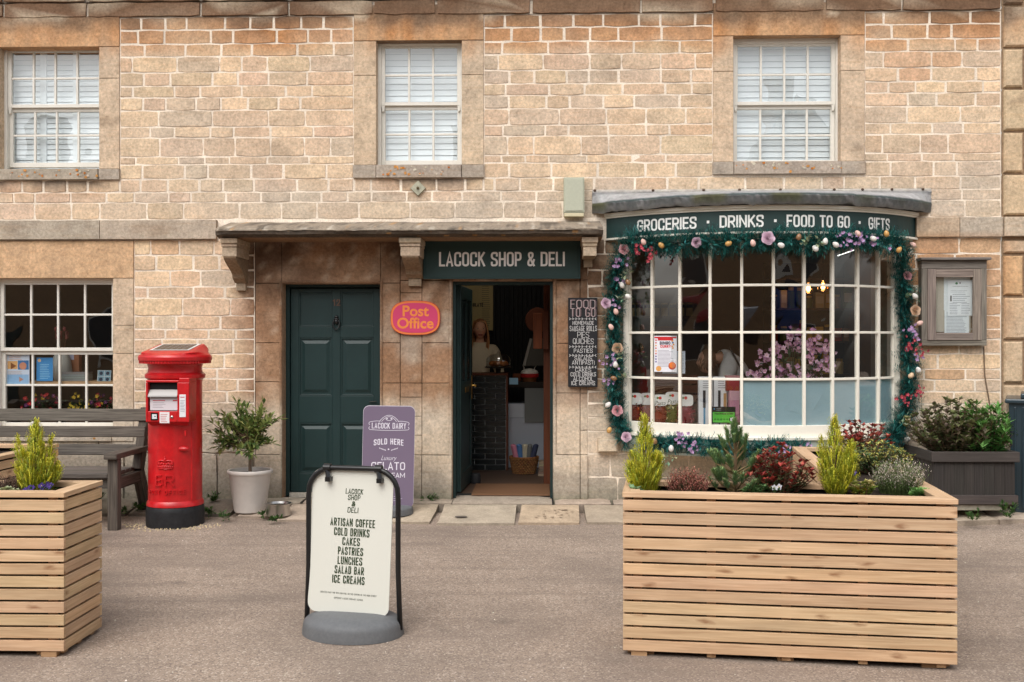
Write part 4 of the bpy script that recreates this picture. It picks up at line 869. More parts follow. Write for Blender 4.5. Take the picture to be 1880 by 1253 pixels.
sg = thing('wall_shelf', 'long shelf of pale packets on the back wall inside the bow', 'shelf', (1.5, 3.2, 1.75)); m = MB(); m.box(-.75, .45, -.12, .12, -.03, 0, S(110, 84, 60)); m.build('board', M_PLAIN, sg)
for k in range(11): m = MB(); w = .075; m.box(-w / 2, w / 2, -.04, .04, 0, .16, vary(S(196, 170, 110), .15)); m.box(-w / 2, w / 2, -.042, -.0405, .1, .14, S(60, 56, 50)); o = m.build('packet', M_PLAIN); o.location = (.82 + k * .1, 3.12, 1.752); tag(o, 'pale packet in the row on the back wall shelf inside the bow', 'packet', 'packets on the back shelf')

# ================================================================== inside the doorway
def at(px, py, Y): return P(px, py, Y)
Yc = 2.0; a, b = at(838, 862, Yc), at(929, 686, Yc); ct = thing('tiled_counter', 'deli counter faced with dark green tiles just inside the shop doorway', 'counter', (a.x, Yc, .013)); H = b.z - .013; Wd = b.x - a.x
m = MB(); m.box(-.6, Wd, .012, .5, 0, H - .02, S(205, 208, 206)); m.build('carcass', M_PLAIN, ct); m = MB(); z = .004; r = 0; th_, tw = .061, .232
while z < H - .03:
    x = Wd - .004 - (.116 if r % 2 else 0)
    if r % 2: m.box(Wd - .004 - .112, Wd - .004, 0, .0115, z, min(z + th_ - .005, H - .025), vary(S(26, 34, 36), .2))
    while x > -.6: m.box(max(-.6, x - tw + .005), x, 0, .0115, z, min(z + th_ - .005, H - .025), vary(S(20, 28, 30), .25)); x -= tw
    z += th_; r += 1
m.build('tile_front', M_GLOSSY, ct, bevel=.0015); m = MB(); m.box(-.6, Wd + .02, -.02, .5, H - .02, H, (1.1, 1, .9)); m.box(Wd + .0005, Wd + .02, -.004, .5, 0, H - .021, (1.1, 1, .9)); m.build('worktop', M_BROWN, ct)
Yk = 2.25; a, b = at(933, 858, Yk), at(996, 700, Yk); ck = thing('chiller_cabinet', 'white chiller cabinet with sloping glass top beside the tiled counter', 'chiller', (a.x, Yk, .013)); w, h = b.x - a.x, b.z - .013
m = MB(); m.box(0, w + .3, 0, .5, 0, h * .74, S(190, 196, 206)); m.box(0, w * .46, -.006, -.0005, h * .58, h * .73, S(214, 220, 228)); m.build('cabinet_body', M_GLOSSY, ck, bevel=.004)
m = MB(); m.box(w * .48, w + .3, -.02, -.001, h * .52, h * .92, S(120, 124, 122)); m.build('glass_front', M_GLOSSY, ck); m = MB(); m.box(-.0, w + .3, -.03, .5, h * .93, h * .99, S(50, 40, 34)); m.build('top_shelf', M_PLAIN, ck)
m = MB(); p0, p1 = at(962, 672, 2.4), at(975, 622, 2.4); o_ = Vector((a.x, Yk, .013)); m.beam(p0 - o_, p1 - o_, .02, .03, S(150, 146, 140)); q = at(1000, 672, 2.4) - o_; q2 = at(1000, 622, 2.4) - o_; m.face([p0 - o_ + Vector((.01, 0, 0)), q, q2, p1 - o_ + Vector((.01, 0, 0))], S(78, 76, 70)); m.build('sloping_screen', M_GLOSSY, ck)
# cake dome, card, basket, board, on counter
zc_ = H + .014; p = at(915, 684, 2.12); cd = thing('cake_dome', 'glass dome over pastries on the tiled counter', 'cake dome', (p.x, 2.12, zc_))
m = MB(); m.lathe([(.03, 0), (.03, .05), (.15, .06), (.155, .07)], 24, col=S(60, 52, 46)); m.build('stand', M_PLAIN, cd, smooth=40); m = MB(); m.lathe([(.14, .072), (.14, .16), (.10, .205), (.02, .22), (.014, .235), (.0001, .25)], 24); m.build('glass_cover', M_GLASS, cd, smooth=180); m = MB()
for k in range(7): a_ = k * .9; m.ball((.07 * math.cos(a_), .07 * math.sin(a_), .105), .045, .04, .032, vary(S(176, 104, 54), .2))
m.build('pastry', M_PLAIN, cd, smooth=180)
paper('price_card', 'small pale blue card on the edge of the counter', 'card', 935, 691, 951, 679, 1.98, S(150, 190, 214)).location.z = zc_ - .05
p = at(972, 690, 2.3); bk = thing('bread_basket', 'small basket lined with a red and white cloth on the chiller top', 'basket', (p.x, 2.35, .013 + h * .99)); m = MB(); m.lathe([(.075, 0), (.10, .08)], 20, col=S(130, 84, 50)); m.lathe([(.102, .05), (.106, .085), (.10, .09)], 20, col=S(190, 40, 40)); m.build('basket_body', M_PLAIN, bk); m = MB(); m.ball((0, 0, .10), .10, .09, .05, S(222, 216, 206)); m.leaf(Vector((-.06, 0, .12)), Vector((-.3, 0, 1)), .06, .08, S(222, 216, 206)); m.leaf(Vector((.05, 0, .12)), Vector((.5, 0, 1)), .06, .08, S(222, 216, 206)); m.build('cloth', M_PLAIN, bk)
p = at(949, 676, 2.4); o = MB(); o.box(-.05, .05, 0, .02, 0, .09, (1.5, 1.4, 1.2)); o = o.build('wooden_holder', M_BROWN, bevel=.015); o.location = (p.x, 2.4, .013 + h * .99); tag(o, 'small rounded wooden holder beside the basket on the chiller', 'holder')
# wicker basket with rolled goods, papers, door stop
p = at(962, 861, 1.75); wb = thing('wicker_basket', 'round wicker basket holding rolled goods on the shop floor', 'basket', (p.x, 1.75, .013)); m = MB()
for r in range(9):
    z = r * .019
    for k in range(26):
        a_ = 2 * math.pi * (k + .5 * (r % 2)) / 26; rad = .115 + .035 * r / 8; m.ball((rad * math.cos(a_), rad * math.sin(a_), z + .01), .016, .016, .011, vary(S(150, 104, 62), .25), 6, 4)
m.lathe([(.11, 0), (.145, .17)], 20, col=S(70, 46, 28)); m.build('weave', M_PLAIN, wb); m = MB(); m.tube([(.155 * math.cos(k * .3), .155 * math.sin(k * .3), .178) for k in range(22)], .011, 6, S(150, 100, 58)); m.build('rim', M_PLAIN, wb)
for k, (c, dx, nmz) in enumerate(((S(206, 130, 150), -.09, 'pink'), (S(80, 120, 170), -.04, 'blue'), (S(196, 186, 160), .01, 'cream'), (S(110, 112, 110), .05, 'grey'), (S(60, 66, 90), .10, 'navy'))):
    m = MB(); m.tube([(dx * .5, 0, .06), (dx * 1.0, 0, .2), (dx * 1.3, -.01, .30)], [.03, .034, .03], 10, c); m.ball((dx * 1.3, -.01, .30), .03, .03, .02, c); o = m.build('rolled_bag', M_PLAIN, None, 60); o.location = wb.location; tag(o, f'{nmz} rolled bag standing in the wicker basket', 'bag', 'rolled bags in the wicker basket')
p = at(1001, 861, 1.6); m = MB()
for k in range(6): m.box(-.07 + rnd.uniform(-.006, .006), .08, -.1, .1, .013 + k * .026, .036 + k * .026, vary(S(150, 130, 110), .3))
o = m.build('magazine_stack', M_PLAIN); o.location = (p.x, 1.6, 0); tag(o, 'low stack of papers on the floor beside the wicker basket', 'papers')
m = MB(); m.lathe([(.05, 0), (.055, .07), (.045, .1), (.0001, .105)], 16, col=S(44, 44, 46)); o = m.build('door_stop', M_PLAIN, None, 50); p = at(873, 884, .95); o.location = (p.x, .95, .013); tag(o, 'small dark round door stop at the foot of the open door', 'door stop')
m = MB(); m.box(D_SH[0] + .17, D_SH[1] - .03, .12, .85, .0125, .024, S(118, 86, 62)); o = m.build('door_mat', M_PLAIN); tag(o, 'brown door mat lying inside the open shop doorway', 'door mat')
# back wall slats, menu board, timber post, hanging boards
m = MB(); x = -1.45
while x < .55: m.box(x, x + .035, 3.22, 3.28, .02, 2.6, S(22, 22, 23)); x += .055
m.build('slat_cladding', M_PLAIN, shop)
def d_menu(m, w, h, fn):
    for k, (z, t) in enumerate(((.84, 'COFFEE'), (.60, 'TEA'), (.52, 'HOT'), (.44, 'CHOCOLATE'))): fit_letters(m, t, fn, w * .12, w * (.18 + .058 * len(t)), .045, .010, h * z, colr=S(40, 34, 30), th=.0006)
    lines(m, fn, w * .66, w * .92, h * .9, h * .1, 22, S(150, 132, 96), ragged=.2)
paper('menu_board', 'tall cream menu board on the dark slatted wall inside the doorway', 'menu board', 845, 508, 905, 607, 3.18, S(206, 186, 130), d_menu, th=.02)
m = MB(); p = at(998, 640, .95); q = at(1030, 640, .95); m.box(p.x, q.x, .9, 1.05, .013, 2.6, (1, 1, 1)); m.build('timber_post', M_BROWN, shop)
p = at(991, 575, .84); hb = thing('chopping_board', 'wooden chopping board hanging on the brown post inside the doorway', 'chopping board', (p.x, .84, p.z)); m = MB(); hh = p.z - at(991, 641, .84).z; m.box(-.065, .025, -.012, .012, -hh, 0, (1.8, 1.7, 1.5)); m.build('board', M_BROWN, hb, bevel=.008); m = MB(); m.box(.033, .085, -.03, -.008, -hh, .02, (1.0, .9, .8)); m.tube([(.05, -.02, .01), (.05, -.02, .2)], .006, 6, (.8, .7, .5)); m.build('handle', M_BROWN, hb)
p = at(982, 588, 1.25); m = MB(); m.lathe([(.0001, -.012), (.125, -.012), (.13, 0), (.125, .012), (.0001, .012)], 32, col=(.75, .65, .6)); o = m.build('round_board', M_BROWN); o.location = (p.x + .03, 1.25, p.z); o.rotation_euler = (R(90), 0, 0); tag(o, 'large round brown board beside the hanging chopping board in the doorway', 'round board')
# ---- post office window display
zs = P(100, 700, .3).z; m = MB(); m.box(xl0, xl1, .16, .62, zs - .03, zs, S(186, 150, 112)); m.build('window_shelf', M_PLAIN, shop)
def d_sandwich(m, w, h, fn):
    rect(m, fn, w * .03, w * .97, h * .02, h * .34, S(150, 186, 220)); rect(m, fn, w * .04, w * .48, h * .52, h * .78, S(226, 176, 116)); rect(m, fn, w * .5, w * .97, h * .5, h * .8, S(40, 112, 170)); disc(m, fn, w * .27, h * .62, w * .17, S(140, 84, 46), .0009, 3); disc(m, fn, w * .72, h * .62, w * .16, S(206, 140, 110), .0009); lines(m, fn, w * .06, w * .8, h * .44, h * .36, 3, S(190, 150, 120)); disc(m, fn, w * .62, h * .18, w * .13, S(190, 140, 120), .0009, 3); lines(m, fn, w * .1, w * .8, h * .95, h * .84, 3, S(226, 160, 110))
paper('poster', 'pale poster with sandwich pictures in the lower left shop window', 'poster', 12, 651, 54, 707, .14, S(210, 218, 232), d_sandwich)
paper('poster', 'bright blue notice sheet in the lower left shop window', 'poster', 67, 657, 97, 700, .15, S(56, 140, 200), lambda m, w, h, fn: (lines(m, fn, w * .2, w * .85, h * .72, h * .12, 9, S(150, 200, 226)), disc(m, fn, w * .18, h * .88, w * .1, S(226, 180, 130))))
def d_quad(m, w, h, fn):
    for i in range(2):
        for j in range(2): rect(m, fn, w * (.06 + .48 * i), w * (.48 + .48 * i), h * (.06 + .48 * j), h * (.48 + .48 * j), S(120, 160, 180)); disc(m, fn, w * (.27 + .48 * i), h * (.27 + .48 * j), w * .13, S(30, 50, 76), .0009)
paper('picture_card', 'square blue four picture card leaning on the window shelf', 'card', 178, 680, 203, 703, .28, S(190, 206, 214), d_quad, tilt=-.15)
p = P(132, 701, .36); m = MB()
for k in range(4): m.box(-.14 + rnd.uniform(-.01, .01), .1, -.08, .08, k * .022, k * .022 + .02, vary(S(150, 158, 160), .25))
o = m.build('magazine_stack', M_GLOSSY); o.location = (p.x + .05, .4, zs); tag(o, 'stack of magazines lying on the lower left window shelf', 'magazines')
p = P(113, 700, .46); vs = thing('ribbed_vase', 'pale ribbed vase with dried stems behind the blue notice', 'vase', (p.x, .46, zs)); m = MB(); m.lathe([(.06, 0), (.1, .08), (.085, .2), (.06, .26)], 24, col=S(176, 176, 170)); m.build('vase_body', M_PLAIN, vs, smooth=60); m = MB()
for k in range(9): a_ = k * .7; m.tube([(0, 0, .2), (.05 * math.cos(a_), .04 * math.sin(a_), .42 + .04 * (k % 3))], .003, 4, S(90, 60, 44)); m.ball((.05 * math.cos(a_), .04 * math.sin(a_), .42 + .04 * (k % 3)), .02, .02, .025, vary(S(130, 60, 60), .3), 6, 4)
m.build('dried_stem', M_PLAIN, vs)
p = P(125, 700, .5); m = MB(); m.box(-.05, .05, 0, .06, 0, .28, S(150, 96, 66)); m.box(-.052, .0, -.002, -.0005, .2, .28, S(170, 170, 190)); m.ball((.03, -.005, .29), .03, .02, .03, S(150, 170, 120)); o = m.build('gift_bag', M_PLAIN); o.location = (p.x + .05, .52, zs); tag(o, 'brown paper gift bag standing behind the magazines', 'bag')
for k, (px, py, w) in enumerate(((76, 742, .34), (146, 742, .2), (190, 740, .26))):
    p = P(px, 752, .24); z0 = P(px, 765, .24).z; fl = thing('flower_box', ['red and yellow flowers behind the second lower pane', 'yellow flowers behind the third lower pane', 'red and yellow flowers behind the last lower pane'][k] + ' of the left window', 'flowers', (p.x, .24, z0), 0, 'potted flowers behind the left window'); m, l = MB(), MB()
    for j in range(int(110 * w)):
        q = Vector((rnd.uniform(-w / 2, w / 2), rnd.uniform(-.05, .06), rnd.uniform(.02, .22))); bloom(m, q, rnd.uniform(.018, .026), rnd.choice([S(200, 170, 50), S(216, 190, 60)] if k == 1 else [S(200, 40, 60), S(160, 30, 60), S(216, 180, 50), S(110, 50, 110)]), 5)
    for j in range(70): l.leaf(Vector((rnd.uniform(-w / 2, w / 2), rnd.uniform(-.02, .08), rnd.uniform(-.02, .16))), Vector((rnd.uniform(-1, 1), -.6, rnd.uniform(-.2, 1))), .04, .06, vary(S(44, 66, 34), .3))
    m.build('blossom', M_LEAF, fl); l.build('foliage', M_LEAF, fl); m = MB(); m.box(-w / 2, w / 2, -.06, .08, -.12, .02, S(80, 56, 42)); m.build('trough', M_PLAIN, fl)
# ================================================================== ground
def road_z(y): return -.09 - .0232 * (-.8 - y) if y > -6 else -.09 - .0232 * 5.2
def pave_z(x, y): return -.06 * sm(0, -.8, y) + .055 * sm(2.6, 4.2, x)
m = MB(); nx, ny = 50, 60
for (x0, x1, y0, y1, nx, ny) in ((-9, 9, -12, -.3, 90, 60),):
    pts = [(x0 + (x1 - x0) * i / nx, y0 + (y1 - y0) * j / ny, road_z(y0 + (y1 - y0) * j / ny) + .006 * nz(i * .31, j * .31, 3) + .055 * sm(3.2, 4.4, x0 + (x1 - x0) * i / nx) * sm(-2.4, -1, y0 + (y1 - y0) * j / ny)) for j in range(ny + 1) for i in range(nx + 1)]
    m.add(pts, [(j * (nx + 1) + i, j * (nx + 1) + i + 1, (j + 1) * (nx + 1) + i + 1, (j + 1) * (nx + 1) + i) for j in range(ny) for i in range(nx)])
zf = road_z(-12); m.face([(-60, -60, zf), (60, -60, zf), (60, -12, zf), (-60, -12, zf)]); m.face([(-60, -12, zf), (-9, -12, zf), (-9, 40, zf), (-60, 40, zf)]); m.face([(9, -12, zf), (60, -12, zf), (60, 40, zf), (9, 40, zf)])
tag(m.build('road', M_ROAD, smooth=180), kind='structure')
m = MB()                                                   # flagstones along the foot of the wall
def flag(x0, x1, y0, y1, c, lift=0.0, skew=0.0):
    n, k = 8, 6; pts = []
    for j in range(k + 1):
        for i in range(n + 1):
            x = x0 + (x1 - x0) * i / n + skew * (1 - j / k); y = y0 + (y1 - y0) * j / k; e = i in (0, n) or j in (0, k)
            pts.append((x + .006 * nz(x * 5, y * 5, 1), y + (.02 * nz(x * 4, y0, 7) if j == 0 else 0), pave_z(x, y) + lift + .004 * nz(x * 6, y * 6, 2) - (.012 if e else 0)))
    m.add(pts, [(j * (n + 1) + i, j * (n + 1) + i + 1, (j + 1) * (n + 1) + i + 1, (j + 1) * (n + 1) + i) for j in range(k) for i in range(n)], c)
    b = [pts[i] for i in range(n + 1)]; m.add(b + [(p[0], p[1] + .0, -.16) for p in b], [(i, i + n + 1, i + n + 2, i + 1) for i in range(n)], mul(c, .75))
    for a in (0, n): q = [pts[j * (n + 1) + a] for j in range(k + 1)]; m.add(q + [(p[0], p[1], p[2] - .05) for p in q], [(j, j + 1, j + k + 2, j + k + 1) for j in range(k)], mul(c, .6))
px_edges = [(440, 520, -.62), (522, 600, -.74), (604, 692, -.80), (696, 800, -.82), (810, 948, -.86), (956, 1066, -.82), (1074, 1160, -.80), (1164, 1290, -.8), (1296, 1420, -.82), (1424, 1560, -.8), (1566, 1700, -.82), (1706, 1800, -.84), (1806, 1990, -.86)]
for a, b, ye in px_edges: flag(PX(a, -.5) + .004, PX(b, -.5) - .004, ye, -.20, vary(S(176, 160, 142), .08) if (a != 956) else S(184, 164, 140), skew=rnd.uniform(-.03, .01))
for a, b in ((440, 560), (564, 700), (704, 832), (832, 1014), (1018, 1120), (1124, 1300), (1304, 1500), (1504, 1700), (1704, 1990)): flag(PX(a) + .003, PX(b) - .003, -.195, .25 if a in (832,) else .05, vary(S(166, 152, 136), .07), lift=.006)
for a, b in ((-200, -40), (-36, 110), (114, 250), (254, 350), (354, 436)): flag(PX(a, -.3) + .004, PX(b, -.3) - .004, -.55, .03, vary(S(132, 122, 108), .1), lift=.0)
for k in range(22):                                         # pitted flag left of the bow
    x, y = rnd.uniform(PX(962, -.5), PX(1060, -.5)), rnd.uniform(-.74, -.40); r = rnd.uniform(.006, .016)
    m.face([(x + r * 1.3 * math.cos(a), y + r * math.sin(a), pave_z(x, y) + .0065 + k * .00003) for a in [i * .9 for i in range(7)]], S(148, 130, 112))
x, y = PX(846, -.7), -.68; m.face([(x + .055 * math.cos(a), y + .045 * math.sin(a), pave_z(x, y) + .008) for a in [i * .52 for i in range(12)]], S(104, 96, 88))
m.build('pavement', M_SLAB)['kind'] = 'structure'
m = MB(); m.face([(-9, -.95, -.125), (9, -.95, -.125), (9, .1, -.125), (-9, .1, -.125)], S(84, 74, 62)); m.build('ground', M_SOIL)['kind'] = 'structure'
sp = D(322, 975, 8.45); m = MB()                           # sandy grit spilt round the post box
for k in range(380):
    a = rnd.uniform(0, 6.28); r = abs(rnd.gauss(.30, .06)); x, y = PX(322, -.85) + r * math.cos(a) * 1.15, -.85 + r * math.sin(a) * .9
    if y > -.85: continue
    s = rnd.uniform(.003, .008); z = road_z(y) + .004; m.add([(x - s, y - s, z), (x + s, y - s, z), (x, y + s, z), (x, y, z + s * 1.3)], [(0, 1, 3), (1, 2, 3), (2, 0, 3)], vary(S(188, 168, 132), .2))
tag(m.build('grit', M_PLAIN), kind='stuff')
m = MB()                                                   # scattered crumbs and grit on the tarmac
for k in range(420):
    x, y = rnd.uniform(-4.5, 4.5), rnd.uniform(-5.4, -.9); s = rnd.uniform(.002, .0055) * (1.3 if rnd.random() < .06 else 1); z = road_z(y) + .004
    m.add([(x - s, y - s, z), (x + s, y - s, z), (x + s * .2, y + s, z), (x, y, z + s)], [(0, 1, 3), (1, 2, 3), (2, 0, 3)], vary(S(214, 204, 190), .2))
tag(m.build('gravel', M_PLAIN), kind='stuff')

# ================================================================== neighbour with rusticated corner blocks
nb = thing('stone_house', 'neighbouring house of smooth rusticated stone blocks at the right edge', 'house', (PX(1838), 0, 0)); inv = Matrix.Translation((-PX(1838), 0, 0)); m = MB(inv)
ys = [-40, 12, 90, 164, 243, 320, 398, 440, 468, 545, 625, 705, 790, 925]; q = lambda y: P(1855, y, 0).z
for k, (t, b) in enumerate(zip(ys, ys[1:])):
    if t == 398: continue
    w = PX(1876 if k % 2 == 0 else 1905); ashlar(m, PX(1841), w, q(b) + .012, q(t) - .012, -.035, .08, vary(S(200, 176, 146) if k != 8 else S(200, 166, 126), .05), ch=.016)
    ashlar(m, w + .02, w + 1.2, q(b) + .012, q(t) - .012, -.035, .08, vary(S(200, 176, 146), .05), ch=.016)
m.face([(PX(1838), -.006, -.1), (PX(1838) + 3, -.006, -.1), (PX(1838) + 3, -.006, 5.6), (PX(1838), -.006, 5.6)], S(150, 128, 104)); m.build('block_wall', M_STONE, nb)
m = MB(inv); ashlar(m, PX(1839), PX(1839) + 2.5, q(435), q(400), -.065, .08, S(186, 170, 150)); m.build('string_course', M_STONE, nb)

# ================================================================== things fixed to the wall
def board_sign(name, label, cat, x0, x1, z0, z1, y, th, mat, frame=None, loc_z=None):
    t = thing(name, label, cat, ((x0 + x1) / 2, y, z0)); inv = Matrix.Translation((-(x0 + x1) / 2, -y, -z0)); return t, inv
Yd = -.07; a, b = P(780, 510, Yd), P(1063, 441, Yd); t, inv = board_sign('deli_sign', 'dark green fascia sign with pale lettering over the open shop doorway', 'shop sign', a.x, b.x, a.z, b.z, Yd, 0, 0)
m = MB(inv); m.box(a.x, b.x, Yd, Yd + .058, a.z, b.z); m.build('sign_board', M_SIGN, t, bevel=.003)
m = MB(inv)
for (p0, p1, r0, r1) in ((a.x - .012, b.x + .012, a.z - .012, a.z), (a.x - .012, b.x + .012, b.z, b.z + .01), (a.x - .012, a.x, a.z, b.z), (b.x, b.x + .012, a.z, b.z)): m.box(p0, p1, Yd - .012, Yd + .06, r0, r1)
m.build('sign_frame', M_SIGN, t)
m = MB(inv); l0, l1, zb_, zt_ = P(806, 489, Yd).x, P(1037, 489, Yd).x, P(900, 489.5, Yd).z, P(900, 463, Yd).z; fit_letters(m, 'LACOCK SHOP & DELI', wallfn(0, Yd - .0015, 0), l0, l1, zt_ - zb_, .0185, zb_, colr=S(238, 234, 230)); m.build('lettering', M_PLAIN, t)
# Post Office oval
Yp = -.035; c = P(762.5, 584, Yp); hw, hh = 45.5 / 200, 31.5 / 200; po = thing('post_office_sign', 'oval pink sign with orange Post Office lettering between the doors', 'sign', (c.x, Yp, c.z))
def oval(w, h, y0, y1, colr, mbb, n=64, e=2.9): mbb.prism([(w * math.copysign(abs(math.cos(a)) ** (2 / e), math.cos(a)), h * math.copysign(abs(math.sin(a)) ** (2 / e), math.sin(a))) for a in [2 * math.pi * i / n for i in range(n)]], y0, y1, colr)
m = MB(); oval(hw, hh, 0, .03, S(196, 60, 50), m); oval(hw - .004, hh - .004, -.003, -.0005, S(232, 130, 74), m); m.build('sign_rim', M_GLOSSY, po)
m = MB(); oval(hw - .021, hh - .021, -.006, -.0035, S(207, 72, 112), m); m.build('sign_face', M_GLOSSY, po)
m = MB(); fn = wallfn(0, -.0065, 0); type_text(m, 'Post', fn, .135, 0, .018, S(232, 136, 66), bold=.0035, sx=1.02); type_text(m, 'Office', fn, .135, 0, -.094, S(232, 136, 66), bold=.0035, sx=1.02, o=.0004); m.build('lettering', M_PLAIN, po)
# chalkboard
Yk = -.06; a, b = P(1043, 711, Yk), P(1097, 547, Yk); cb = thing('chalkboard', 'tall chalkboard menu headed FOOD TO GO hanging right of the shop doorway', 'chalkboard', ((a.x + b.x) / 2, Yk, a.z)); w, h = b.x - a.x, b.z - a.z
m = MB(); m.box(-w / 2, w / 2, 0, .022, 0, h, S(34, 34, 37)); m.build('board', M_PLAIN, cb, bevel=.004); m = MB(); fn = wallfn(0, -.001, 0); Cc = S(214, 212, 210); zz = lambda y: (711 - y) / 200 * .994
def chalk(txt, yb, px, wid, t=.0036, jit=.0015, c=Cc): hL = px / 200; x = wid * w; fit_letters(m, txt, fn, -x / 2 + .004, x / 2 + .004, hL, t, zz(yb), gk=1.5, colr=c, jit=jit)
for tx, yb in (('FOOD', 566.5), ('TO GO', 582)):
    fit_letters(m, tx, fn, -.42 * w, .42 * w, .076, .0042, zz(yb), gk=3.4, colr=S(206, 186, 186)); fit_letters(m, tx, fn, -.42 * w + .009, .42 * w + .009, .074, .002, zz(yb) + .001, gk=7, colr=S(190, 150, 150))
for tx, yb, s_, wd in (('HOMEMADE', 597, 7, .72), ('SAUSAGE ROLLS', 608.5, 9.5, .92), ('PIES', 620.5, 10.5, .40), ('QUICHES', 632, 10, .70), ('PASTIES', 648, 7.5, .64), ('SALADS', 662, 7.5, .60), ('ANTIPASTI', 670, 7.5, .76), ('CAKES', 683.5, 7.5, .54), ('COLD DRINKS', 691.5, 7.5, .86), ('ALCOHOL', 699.5, 7.5, .68), ('ICE CREAMS', 707.5, 7.5, .80)): chalk(tx, yb, s_, wd)
for yb in (586, 637, 653, 674.5):                          # leafy dividers
    z = zz(yb); n = 9
    for k in range(n):
        x = (-.42 + .84 * k / (n - 1)) * w; s_ = 1 if k % 2 else -1; p = Vector(fn(x, z, .0003)); m.leaf(p, Vector((.8 if k > n / 2 else -.8, 0, s_ * .9)), .006, .018, Cc, 0, Vector((0, -1, 0)))
        m.leaf(p, Vector((.8 if k > n / 2 else -.8, 0, -s_ * .9)), .006, .016, Cc, 0, Vector((0, -1, 0)))
    m.add([fn(-.44 * w, z - .001), fn(.44 * w, z - .001), fn(.44 * w, z + .001), fn(-.44 * w, z + .001)], [(0, 1, 2, 3)], Cc)
m.build('chalk_writing', M_PLAIN, cb)
# alarm box, tie plate, corbel stone
a, b = P(1035, 398, -.1), P(1073, 326, -.1); ab = thing('alarm_box', 'pale grey green alarm box high on the wall left of the bow roof', 'alarm box', ((a.x + b.x) / 2, -.1, a.z)); w, h = (b.x - a.x) / 2, b.z - a.z
m = MB(); m.box(-w, w, 0, .1, .035, h, S(178, 180, 160)); m.box(-w + .012, w - .012, -.008, -.0005, .05, h - .01, S(180, 182, 163)); m.build('cover', M_PLAIN, ab, bevel=.008); m = MB(); m.box(-w + .004, w - .004, .002, .1, 0, .033, S(206, 196, 164)); m.build('lower_lens', M_PLAIN, ab, bevel=.006)
c = P(767.5, 346, -.02); t = thing('wall_tie_plate', 'small grey diamond shaped iron plate below the middle upper window', 'wall plate', c); m = MB(); r = .068; m.add([(0, -.012, r), (-r, -.012, 0), (0, -.012, -r), (r, -.012, 0), (0, .02, r * 1.1), (-r * 1.1, .02, 0), (0, .02, -r * 1.1), (r * 1.1, .02, 0)], [(0, 1, 2, 3), (0, 4, 5, 1), (1, 5, 6, 2), (2, 6, 7, 3), (3, 7, 4, 0)], S(172, 170, 150)); m.build('plate', M_LEAD, t); m = MB(); m.ball((0, -.018, 0), .013, .012, .013, S(92, 80, 56)); m.build('bolt', M_PLAIN, t)
m = MB(); ashlar(m, P(1098, 800, -.1).x, P(1134, 800, -.1).x, P(1100, 831, -.1).z, P(1100, 806, -.1).z, -.1, .12, S(206, 176, 132), ch=.012, rough=.006); m.build('corbel_stone', M_STONE, shop)
# notice board
Yn = -.1; a, b = P(1693, 635, Yn), P(1813, 478, Yn); nbd = thing('notice_board', 'weathered grey oak notice case with glazed door on the wall right of the bow', 'notice board', (a.x, Yn, a.z)); w, h = b.x - a.x, b.z - a.z
m = MB(); f = .075
for (x0, x1, z0, z1, y0) in ((0, w, 0, .05, .012), (0, w, h - .075, h, .012), (0, .05, .05, h - .075, .012), (w - .05, w, .05, h - .075, .012)): m.box(x0, x1, y0, .1, z0, z1, vary((1, 1, 1), .1))
m.box(-.02, w + .025, -.03, .1, h + .001, h + .024, (.9, .9, .95)); m.build('case', M_OLDWOOD, nbd, bevel=.004)
m = MB(); i0, i1, j0, j1 = .05, w - .05, .048, h - .078
for (x0, x1, z0, z1) in ((i0, i0 + f, j0, j1), (i1 - f, i1, j0, j1), (i0 + f, i1 - f, j0, j0 + f * .9), (i0 + f, i1 - f, j1 - f, j1)): m.box(x0, x1, 0, .03, z0, z1, vary((1.05, 1, .98), .1))
m.build('door_frame', M_OLDWOOD, nbd, bevel=.004); m = MB(); m.box(i0 + f, i1 - f, .06, .09, j0 + f, j1 - f, S(182, 176, 162)); m.build('backboard', M_PLAIN, nbd); m = MB(); m.face([(i0 + f, .02, j0 + f), (i1 - f, .02, j0 + f), (i1 - f, .02, j1 - f), (i0 + f, .02, j1 - f)]); m.build('glass_pane', M_GLASS, nbd)
pc = S(222, 230, 232)
def d_n1(m, w, h, fn): disc(m, fn, w * .12, h * .93, w * .05, S(60, 66, 80)); lines(m, fn, w * .2, w * .5, h * .96, h * .9, 2, S(90, 96, 110))
def d_n2(m, w, h, fn): disc(m, fn, w * .36, h * .9, w * .05, S(60, 130, 90)); disc(m, fn, w * .5, h * .91, w * .03, S(40, 44, 50)); lines(m, fn, w * .2, w * .85, h * .82, h * .8, 1, S(70, 76, 84), ragged=.05); lines(m, fn, w * .12, w * .9, h * .7, h * .66, 2, S(130, 136, 146)); rect(m, fn, w * .1, w * .16, h * .4, h * .56, S(60, 64, 70)); lines(m, fn, w * .2, w * .9, h * .6, h * .38, 5, S(150, 156, 166)); lines(m, fn, w * .08, w * .5, h * .34, h * .06, 7, S(150, 156, 166)); lines(m, fn, w * .55, w * .92, h * .34, h * .06, 7, S(150, 156, 166))
paper('notice', 'sheet pinned at the top of the notice case behind the others', 'notice', 1733, 502, 1781, 570, Yn + .058, pc, d_n1, th=.0015)
paper('notice', 'printed sheet with green crest pinned over the other notices', 'notice', 1740, 514, 1785, 580, Yn + .052, S(228, 234, 236), d_n2, th=.0015)
paper('notice', 'closely typed sheet pinned lowest in the notice case', 'notice', 1734, 569, 1779, 622, Yn + .055, pc, lambda m, w, h, fn: lines(m, fn, w * .08, w * .92, h * .92, h * .08, 18, S(150, 158, 168), ragged=.25), th=.0015)
